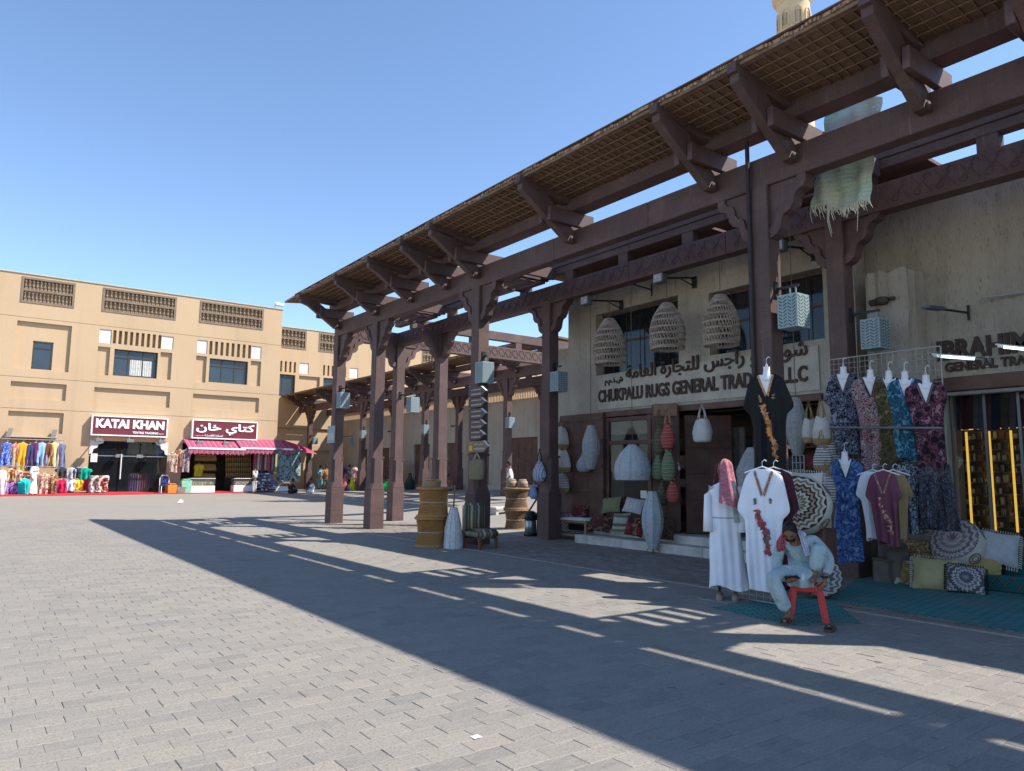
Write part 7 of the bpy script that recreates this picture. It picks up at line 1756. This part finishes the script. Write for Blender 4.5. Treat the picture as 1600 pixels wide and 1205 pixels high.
# goods at the glass shop
for i, (px, c, lab) in enumerate(((149, (.25, .26, .28), 'grey patterned cloth draped on a low stand'), (161, (.45, .06, .06), 'red heart patterned cloth draped on a low stand'))):
    a, b = fpx(px, 743, 48.9), fpx(px, 769, 48.9); t = thing('draped_textile', lab, 'textile', b, 'draped textiles by the glass shop'); obj('cloth', MB().grid(lambda u, v: Vector((a.x + (u - .5) * .62 + .02 * math.sin(8 * v), 48.9 - .1 * math.sin(PI * min(1, v * 2.5)) - .04 * math.sin(11 * u), a.z * (1 - v) + b.z * v)), 16, 10), mat_print('draped_%d' % i, [c, scale_c(c, .4), (.6, .55, .45)], 4), t, smooth=True); obj('stand', MB().box((a.x - .28, 48.95, b.z - .1), (a.x + .28, 49.3, a.z - .03)), STEEL, t)
rs = random.Random(31)
for i in range(8):
    px = 205 + i * 3.8; a, b = fpx(px, 741, 50.9), fpx(px, 769, 50.9); c = rs.choice([(.12, .08, .2), (.5, .16, .1), (.35, .12, .15), (.3, .2, .35), (.5, .3, .22)]); t = thing('hanging_scarf', ['violet', 'terracotta', 'plum', 'mauve', 'coral', 'indigo', 'rose', 'orange'][i] + ' scarf on the stand behind the shop glass', 'scarf', b, 'scarves behind the far shop glass'); obj('cloth', MB().grid(lambda u, v: Vector((a.x + (u - .5) * .26, 50.9 + .05 * math.sin(12 * u), a.z * (1 - v) + b.z * v)), 6, 2), mat('far_scarf_%d' % i, c, .3, 4), t); obj('rod', MB().tube([(a.x - .13, 50.9, a.z), (a.x + .13, 50.9, a.z)], .02, 4), STEEL, t)
for i in range(14):
    px = 150 + i * 7.6; a, b = fpx(px, 693, 52), fpx(px, 722, 52); c = rs.choice([(.10, .05, .05), (.05, .06, .1), (.12, .12, .1), (.03, .1, .1), (.16, .1, .08)]); t = thing('hanging_dress', ['first', 'second', 'third', 'fourth', 'fifth', 'sixth', 'seventh', 'eighth', 'ninth', 'tenth', 'eleventh', 'twelfth', 'thirteenth', 'fourteenth'][i] + ' from left of the dark dresses behind the shop glass', 'dress', b, 'dark dresses in the far shop'); obj('cloth', Garment(a, a.z - b.z, [(q, w_ * 1.3, d_) for q, w_, d_ in DRESS], -PI / 2, 6, .1, i, nv=8, nu=20).mesh(), mat('dark_dress_%.2f%.2f' % (c[0], c[1]), c, .3), t, smooth=True); obj('hook', MB().tube([a, a + UP * .15], .02, 4), STEEL, t)
a, b = fpx(252, 690, 50.4), fpx(252, 715, 50.4); t = thing('hanging_dress', 'bright blue dress at the right of the shop glass', 'dress', b); obj('cloth', Garment(a, a.z - b.z, [(q, w_ * 1.3, d_) for q, w_, d_ in DRESS], -PI / 2, 6, .1, 3, nv=8, nu=20).mesh(), mat('bright_blue_cloth', (.01, .10, .55), .2), t, smooth=True); obj('hook', MB().tube([a, a + UP * .15], .02, 4), STEEL, t)
# banquet chair and crates
cq = fpx(257, 771, 48.6); cq.z = gz(cq.x, 48.6) + .05; t = thing('chair', 'blue padded chair with white frame beside the glass shop', 'chair', cq); NV = mat('navy_fabric', (.03, .04, .14), .2)
obj('seat', MB().bbox(cq + Vector((-.24, -.22, .42)), cq + Vector((.24, .24, .50)), .03), NV, t); obj('backrest', MB().bbox(cq + Vector((-.21, .20, .55)), cq + Vector((.21, .26, .98)), .03), NV, t); obj('back_frame', MB().tube([cq + Vector((-.25, .24, 0)), cq + Vector((-.26, .25, .85)), cq + Vector((-.15, .25, 1.05)), cq + Vector((.15, .25, 1.05)), cq + Vector((.26, .25, .85)), cq + Vector((.25, .24, 0))], .03, 6), WHITE_PL, t)
for s in (-1, 1): obj('leg', MB().tube([cq + Vector((s * .23, -.2, .42)), cq + Vector((s * .24, -.22, 0))], .025, 6), WHITE_PL, t)
def crate(px, py, w_, h, c, lab, Y=48.3, d=.5):
    a = fpx(px, py, Y); a.z = gz(a.x, Y) + .05; t = thing('box', lab, 'box', a, 'boxes before the far shops'); m_ = mat('crate_%d' % px, c, .25, 5); m = MB()
    m.add([(a.x - w_/2 + .04, Y, a.z), (a.x + w_/2 - .04, Y, a.z), (a.x + w_/2 - .04, Y + d, a.z), (a.x - w_/2 + .04, Y + d, a.z), (a.x - w_/2, Y - .04, a.z + h), (a.x + w_/2, Y - .04, a.z + h), (a.x + w_/2, Y + d, a.z + h), (a.x - w_/2, Y + d, a.z + h)], [(3,2,1,0),(0,1,5,4),(1,2,6,5),(2,3,7,6),(3,0,4,7),(4,5,6,7)]); obj('body', m, m_, t); obj('contents', MB().bbox((a.x - w_/2 + .06, Y + .03, a.z + h - .02), (a.x + w_/2 - .06, Y + d - .05, a.z + h + .10), .04), mat('crate_top_%d' % px, scale_c(col4(c), .6), .4, 9), t)
crate(269, 771, .55, .48, (.62, .24, .05), 'orange carton beside the blue chair'); crate(283, 771, .5, .36, (.25, .22, .2), 'grey pile of goods by the orange carton'); crate(291, 770, .6, .75, (.25, .5, .36), 'mint green bundle at the end of the white counter')
def counter(x0, x1, yt, lab, Y=48.5):
    a, b = fpx(x0, 760, Y), fpx(x1, 760, Y); zt = fpx((x0 + x1) / 2, yt, Y).z; zb = gz(a.x, Y) + .03; t = thing('display_counter', lab, 'counter', (a.x, Y, zb), 'white display counters'); h = zt - zb
    obj('base', MB().bbox((a.x, Y, zb), (b.x, Y + .7, zb + h * .5), .02), mat('white_counter', (.80, .74, .72), .05, 3, .5), t); obj('goods', MB().bbox((a.x + .08, Y + .06, zb + h * .5), (b.x - .08, Y + .64, zb + h * .78), .02), mat_print('jewellery', [(.05, .04, .03), (.5, .45, .38), (.25, .15, .05), (.08, .07, .06)], 9), t)
    obj('glass_case', MB().box((a.x, Y + .01, zb + h * .505), (b.x, Y + .69, zb + h)), mat_glass('counter_glass', (.2, .22, .22), .25, .05) if 'counter_glass' not in MATS else MATS['counter_glass'], t); obj('edge_trim', MB().tube([(a.x, Y, zt), (b.x, Y, zt), (b.x, Y + .7, zt), (a.x, Y + .7, zt)], .03, 5), STEEL, t)
counter(297, 336, 748, 'long white glass topped counter under the left awning'); counter(365, 396, 748, 'white glass topped counter under the right awning', 48.9); counter(425, 455, 752, 'white counter of small goods at the shop corner', 48.2)
# goods hanging round the jewellery shop
for i, (px, y0, y1, m_, lab) in enumerate(((272, 707, 738, FLR, 'leaning beige floral dress at the shop corner'), (281, 703, 730, DFL, 'dark floral dress swinging at the shop corner'), (291, 703, 738, mat_print('far_mauve_print', [(.2, .12, .16), (.4, .3, .32), (.15, .1, .12)], 5), 'mauve patterned dress swinging at the shop corner'))): far_dress(px, y0, y1, None, lab, GOWN, 1.3, 48.6, m_)
far_dress(311, 726, 744, (.55, .42, .02), 'yellow shirt hanging in the jewellery shop', SHIRT, 1.2, 49.5)
rs = random.Random(5); nk = thing('necklace_display', 'wall of hanging brass necklaces inside the jewellery shop', 'jewellery display', fpx(375, 730, 51.5)); BRS = mat('brass_beads', (.42, .28, .10), .3, 9, .4)
obj('board', MB().box((fpx(352, 730, 51.6).x, 51.6, .4), (fpx(396, 730, 51.6).x, 51.7, fpx(375, 700, 51.6).z)), mat('dark_board', (.05, .035, .025), .2), nk); m = MB()
for i in range(12):
    for j in range(5): p = fpx(354 + i * 3.4, 706 + j * 8, 51.5); m.lathe([(0, 0), (.07, -.08), (.05, -.28), (0, -.42)], p, 5, False)
o = obj('necklaces', m, BRS, nk); o['kind'] = 'stuff'
nk2 = thing('goods_shelf', 'dim shelf of dark lamps and ornaments in the jewellery shop', 'shelf', fpx(320, 735, 51.0))
for r in range(4): z = 1.0 + r * .62; x0, x1 = fpx(302, 735, 51).x, fpx(340, 735, 51).x; obj('board', MB().box((x0, 51, z), (x1, 51.4, z + .05)), DW, nk2)
m = MB()
for r in range(4):
    for i in range(13): m.lathe([(.09, 0), (.12, .12), (.05, .3), (.07, .38), (0, .45)], (x0 + .15 + i * (x1 - x0 - .3) / 12, 51.15, 1.05 + r * .62), 6, False)
o = obj('ornaments', m, BRS, nk2); o['kind'] = 'stuff'
m = MB(); sh_ = thing('shoe_stand', 'sloping stand packed with rows of blue and white shoes', 'stand', fpx(414, 768, 47.8)); p = fpx(404, 770, 47.8); q = fpx(425, 742, 48.6); zb = gz(p.x, 47.8); mats_ = [mat('blue_shoe', (.10, .16, .32), .3, 9), mat('white_shoe', (.6, .6, .62), .1), mat('maroon_shoe', (.16, .03, .06), .2)]
for r in range(6):
    for i in range(8): m.mi = rs.randrange(3); x = p.x + (q.x - p.x) * (i + .5) / 8; z = zb + .15 + r * .2; m.bbox((x - .07, 47.8 + r * .12 - .1, z), (x + .07, 47.8 + r * .12 + .1, z + .1), .03)
o = obj('shoes', m, mats_, sh_); o['kind'] = 'stuff'
for r in range(6): obj('tier', MB().box((p.x - .05, 47.75 + r * .12, zb + .10 + r * .2), (q.x + .05, 47.95 + r * .12, zb + .14 + r * .2)), STEEL, sh_)
cl = [(.35, .05, .1), (.5, .4, .36), (.12, .05, .06), (.55, .3, .25), (.4, .06, .12), (.3, .28, .28)]
for i in range(6): a, b = fpx(400 + i * 5.6, 701, 49), fpx(400 + i * 5.6, 738 - 3 * (i % 2), 49); t = thing('hanging_shawl', ['crimson', 'cream', 'dark maroon', 'salmon', 'raspberry', 'grey'][i] + ' shawl hanging under the right awning', 'shawl', b, 'shawls under the right awning'); obj('cloth', MB().grid(lambda u, v: Vector((a.x + (u - .5) * .30, 49 + .05 * math.sin(9 * u), a.z * (1 - v) + b.z * v)), 6, 2), mat('far_shawl_%d' % i, cl[i], .3, 3), t); obj('rod', MB().tube([(a.x - .15, 49, a.z), (a.x + .15, 49, a.z)], .02, 4), STEEL, t)
a, b = fpx(434, 702, 48.2), fpx(466, 752, 49.2); t = thing('hanging_rug', 'large grey green rug with dark flowers hung at the corner', 'rug', (a.x, 48, b.z), None); GRG = mat_print('grey_green_rug', [(.20, .28, .27), (.24, .32, .31), (.22, .30, .29), (.06, .08, .09), (.25, .33, .32)], 2.2)
obj('cloth', MB().grid(lambda u, v: Vector((a.x + (b.x - a.x) * u, 48.2 + .6 * u + .06 * math.sin(8 * u), a.z + (b.z - a.z) * v)), 14, 10), GRG, t, smooth=True); obj('pole', MB().tube([(a.x - .1, 48.2, a.z + .02), (b.x + .1, 48.8, a.z + .02)], .03, 5), STEEL, t)
tag(obj('crumpled_paper', MB().add([(0, 0, 0), (.25, .02, .03), (.3, .2, .1), (.05, .22, .02), (.15, .1, .16)], [(0, 1, 4), (1, 2, 4), (2, 3, 4), (3, 0, 4), (0, 3, 2, 1)]).xf(Matrix.Translation(gnd(277, 786, .15))), WHITE_PL), 'crumpled white paper lying on the far paving', 'litter')
lt = gnd(743, 1152); tag(obj('paper_scrap', MB().bbox(lt + Vector((-.03, -.03, .003)), lt + Vector((.03, .02, .006)), .001), WHITE_PL), 'small white paper scrap lying on the sunlit foreground paving', 'litter')
rc = thing('security_camera', 'security camera on the roof corner of the ochre block', 'camera', on(434, 482, 1, YK)); p = on(434, 478, 1, YK + .1)
obj('post', MB().tube([p + Vector((-.2, 0, -.3)), p + Vector((-.2, 0, .2))], .04, 6), WHITE_PL, rc); obj('housing', MB().bbox(p + Vector((-.2, -.25, -.02)), p + Vector((.35, .05, .18)), .03), WHITE_PL, rc)
rb = thing('cabinet', 'dull red metal cabinet standing against the grey wall', 'cabinet', (23, 40, 1)); p = on(607, 752, 0, 22.6); q = on(603, 718, 0, 22.6); yb_ = ypx(616, 735, 22.6)
obj('body', MB().bbox((22.6, yb_, gz(22.6, 38)), (23.2, p.y, q.z), .02), mat('dull_red_paint', (.20, .03, .03), .15, 4, .6), rb); obj('lock', MB().box((22.58, (yb_ + p.y) / 2, 1.9), (22.6, (yb_ + p.y) / 2 + .12, 2.05)), STEEL, rb)

# ------------------------------------------------------------------ people in the distance
def person(label, x, y, h, yaw, top, low, pose='stand', robe=False, scarf=None, seed=0, skin=SKIN):
    z0 = gz(x, y) + .01; B = Vector((x, y, z0)); f = Vector((math.cos(yaw), math.sin(yaw), 0)); r = Vector((f.y, -f.x, 0)); k = h / 1.7; rs_ = random.Random(seed)
    t = thing('person', label, 'person', B); P = lambda a, b, z: B + r * a * k + f * b * k + UP * z * k
    if pose == 'stand':
        s = rs_.uniform(-.08, .08); N_ = {'p': (P(0, 0, .90), .13), 'c': (P(0, 0, 1.25), .14), 'n': (P(0, .01, 1.43), .05), 'hd': (P(0, .03, 1.50), .05), 's1': (P(.18, 0, 1.36), .06), 'e1': (P(.24, -.02 + s, 1.08), .043), 'w1': (P(.22, .12 + s, .86), .03), 's2': (P(-.18, 0, 1.36), .06), 'e2': (P(-.24, -.02 - s, 1.08), .043), 'w2': (P(-.2, .14, .90), .03),
              'k1': (P(.10, .03, .48), .065), 'a1': (P(.11, -.02, .08), .04), 't1': (P(.12, .12, .03), .035), 'k2': (P(-.10, .03, .48), .065), 'a2': (P(-.11, -.02, .08), .04), 't2': (P(-.12, .12, .03), .035)}
        hd = P(0, .05, 1.58)
    else:
        N_ = {'p': (P(0, 0, .13), .14), 'c': (P(0, .10, .46), .14), 'n': (P(0, .15, .64), .05), 'hd': (P(0, .18, .70), .05), 's1': (P(.18, .10, .57), .06), 'e1': (P(.25, .22, .34), .043), 'w1': (P(.12, .38, .26), .03), 's2': (P(-.18, .10, .57), .06), 'e2': (P(-.25, .22, .34), .043), 'w2': (P(-.10, .38, .24), .03),
              'k1': (P(.34, .30, .20), .065), 'a1': (P(.06, .42, .07), .04), 't1': (P(-.05, .46, .05), .035), 'k2': (P(-.34, .30, .16), .065), 'a2': (P(-.06, .38, .07), .04), 't2': (P(.05, .44, .05), .035)}
        hd = P(0, .22, .78)
    E2 = [('p', 'c'), ('c', 'n'), ('n', 'hd'), ('c', 's1'), ('s1', 'e1'), ('e1', 'w1'), ('c', 's2'), ('s2', 'e2'), ('e2', 'w2'), ('p', 'k1'), ('k1', 'a1'), ('a1', 't1'), ('p', 'k2'), ('k2', 'a2'), ('a2', 't2')]
    b = skin_mesh({n: (p, q * k * .9) for n, (p, q) in N_.items()}, E2, 'p', 1); hm, hf_, hr_, hu_ = head_mesh(hd, f, UP, k * .95); merge(b, hm)
    for w_, e in (('w1', 'e1'), ('w2', 'e2')): merge(b, hand_mesh(N_[w_][0], N_[w_][0] - N_[e][0], f, k, .5))
    obj('body', b, skin, t, smooth=True)
    if robe and pose == 'stand': obj('robe', Garment(P(0, 0, 1.43), 1.33 * k, [(q, w_ * k, d_ * 1.5 * k) for q, w_, d_ in ROBE], yaw, 6, .12, seed, nv=14, nu=28).mesh(), top, t, smooth=True)
    else:
        obj('shirt', skin_mesh({n: (N_[n][0], N_[n][1] * k * (1.28 if n not in ('e1', 'e2') else 1.6)) for n in ('p', 'c', 's1', 'e1', 's2', 'e2')}, [('p', 'c'), ('c', 's1'), ('s1', 'e1'), ('c', 's2'), ('s2', 'e2')], 'p', 2), top, t, smooth=True)
        obj('trousers', skin_mesh({n: (N_[n][0] + (UP * -.03 if n == 'p' else UP * 0), N_[n][1] * k * (1.2 if n == 'p' else 1.6)) for n in ('p', 'k1', 'a1', 'k2', 'a2')}, [('p', 'k1'), ('k1', 'a1'), ('p', 'k2'), ('k2', 'a2')], 'p', 2), low, t, smooth=True)
    if robe: obj('sleeves', skin_mesh({n: (N_[n][0], N_[n][1] * k * 1.5) for n in ('c', 's1', 'e1', 's2', 'e2')}, [('c', 's1'), ('s1', 'e1'), ('c', 's2'), ('s2', 'e2')], 'c', 1), top, t, smooth=True)
    def hr2(u, v):
        th = 2 * PI * u; ph = PI * (.62 if scarf else .56) * v * (1 - .42 * max(0, math.cos(th) - .1)); return hd + (f * (.098 * math.sin(ph) * math.cos(th)) + hr_ * (.076 * math.sin(ph) * math.sin(th)) + UP * (.125 * math.cos(ph))) * (1.13 * k)
    obj('headscarf' if scarf else 'hair', MB().grid(hr2, 20, 7, True), scarf or HAIR, t, smooth=True)
    return t
mt = lambda n, c: mat('person_' + n, c, .2, 6, .9)
def pp(px, py, Y): a = on(px, py, 1, Y); return a.x, Y
x, y = pp(50, 780, 47.6); person('man in white robe and grey waistcoat before the far stall', x, y, 1.75, -.6, mt('white', (.72, .72, .73)), mt('white', ()), robe=True, seed=1)
x, y = pp(397, 772, 46.6); person('person in pale grey trousers beside the shoe stand', x, y, 1.72, 2.2, mt('pale_grey', (.45, .42, .42)), mt('pale_grey', ()), seed=2)
x, y = pp(452, 776, 44.5); person('person in dark clothes sitting on the far paving', x, y, 1.7, .3, mt('dark_maroon', (.05, .012, .016)), mt('near_black', (.015, .015, .017)), 'sit', seed=3)
x, y = pp(490, 776, 43.8); person('person in white robe sitting cross legged by the end column', x, y, 1.7, 2.9, mt('bluish_white', (.56, .63, .72)), mt('bluish_white', ()), 'sit', seed=4)
x, y = pp(500, 765, 50.5); person('person in pale blue tunic standing in the far shade', x, y, 1.7, 1.6, mt('pale_blue', (.14, .30, .34)), mt('pale_blue', ()), seed=5)
x, y = pp(509, 765, 50.0); person('person in orange tunic standing in the far shade', x, y, 1.72, 1.3, mt('orange', (.42, .16, .015)), mt('dull_tan', (.2, .15, .1)), seed=6)
x, y = pp(536, 768, 47.0); person('person in dark purple with headscarf among the far shoppers', x, y, 1.65, 2.0, mt('purple', (.10, .02, .09)), mt('purple', ()), robe=True, scarf=mt('violet', (.16, .05, .18)), seed=7)
x, y = pp(545, 768, 46.4); person('person in dark blue shirt among the far shoppers', x, y, 1.7, 1.2, mt('dark_blue', (.03, .06, .10)), mt('near_black', ()), seed=8)
x, y = pp(553, 770, 45.6); person('person in pale pink tunic standing beside yellow bag', x, y, 1.7, -2.4, mt('pale_pink', (.58, .34, .32)), mt('light_blue', (.35, .45, .5)), robe=True, seed=9)
x, y = 20.2, 35.6
q = on(601, 765, 0, 21.8); person('person in yellow sitting behind the green sack', q.x, q.y, 1.65, -2.2, mt('yellow', (.45, .32, .03)), mt('dull_tan', ()), 'sit', seed=10)
q = on(703, 765, 0, 22.6); person('bare shouldered person sitting against the far doors', q.x, q.y, 1.7, -2.6, mt('rust', (.26, .09, .05)), mt('grey', (.2, .2, .2)), 'sit', seed=11)
q = on(797, 765, 0, 18.8); person('man in white shirt and blue trousers walking beyond the signs', q.x, q.y, 1.72, 2.4, mt('white', ()), mt('jeans', (.05, .10, .22)), seed=12)
def sack(px, py, Y, w_, h, c, lab, X=None):
    a = on(px, py, 1, Y) if X is None else on(px, py, 0, X); a.z = gz(a.x, a.y); t = thing('sack', lab, 'bag', a, 'bags on the ground under the pergolas'); m_ = mat('sack_%d' % px, c, .25, 5, .7)
    obj('body', MB().grid(lambda u, v: a + Vector((w_ / 2 * math.cos(2 * PI * u) * (.75 + .35 * math.sin(PI * min(1, v * 1.2)) - .45 * v) * (1 + .08 * math.sin(7 * 2 * PI * u)), w_ / 2 * math.sin(2 * PI * u) * (.75 + .3 * math.sin(PI * v) - .4 * v), h * v)), 20, 8, True), m_, t, smooth=True); obj('tied_neck', MB().lathe([(.05, 0), (.09, .10), (.12, .16)], a + UP * (h - .03), 10, False), m_, t)
sack(549, 777, 45.0, .5, .72, (.60, .58, .02), 'bright yellow plastic bag beside the pink dressed shopper'); sack(538, 776, 45.2, .75, .85, (.50, .10, .12), 'red checked bundle on the ground beside the yellow bag'); sack(606, 770, 30, 1.0, .62, (.01, .30, .06), 'bright green sack on the ground before the red cabinet', 21.0); sack(543, 779, 44.6, .4, .45, (.02, .02, .02), 'black bag on the ground before the bundle')
sack(640, 765, 30, .7, .9, (.03, .03, .03), 'black wire trolley like heap by the far doors', 22.9)
bd = gnd(700, 800); brm = thing('broom', 'broom leaning behind the white cone lantern', 'broom', bd); p = on(706, 800, 0, 9.3); q = on(711, 758, 0, 9.4)
obj('handle', MB().tube([(p.x, p.y, .02), q], .02, 7), mat('broom_wood', (.26, .17, .10), .2), brm); obj('brush', MB().bbox((p.x - .2, p.y - .06, .0), (p.x + .2, p.y + .06, .14), .02), BLACKM, brm)
for (px, py, w_) in ((215, 1043, .17),): pass
bx = thing('bench', 'small grey stone bench behind the striped chair', 'bench', gnd(790, 812)); c = gnd(790, 812); obj('top', MB().bbox(c + Vector((-.5, -.1, .36)), c + Vector((.6, .45, .45)), .015), MARBLE, bx)
for s in (-.4, .4): obj('leg', MB().bbox(c + Vector((s - .06, -.05, 0)), c + Vector((s + .06, .4, .36)), .01), MARBLE, bx)
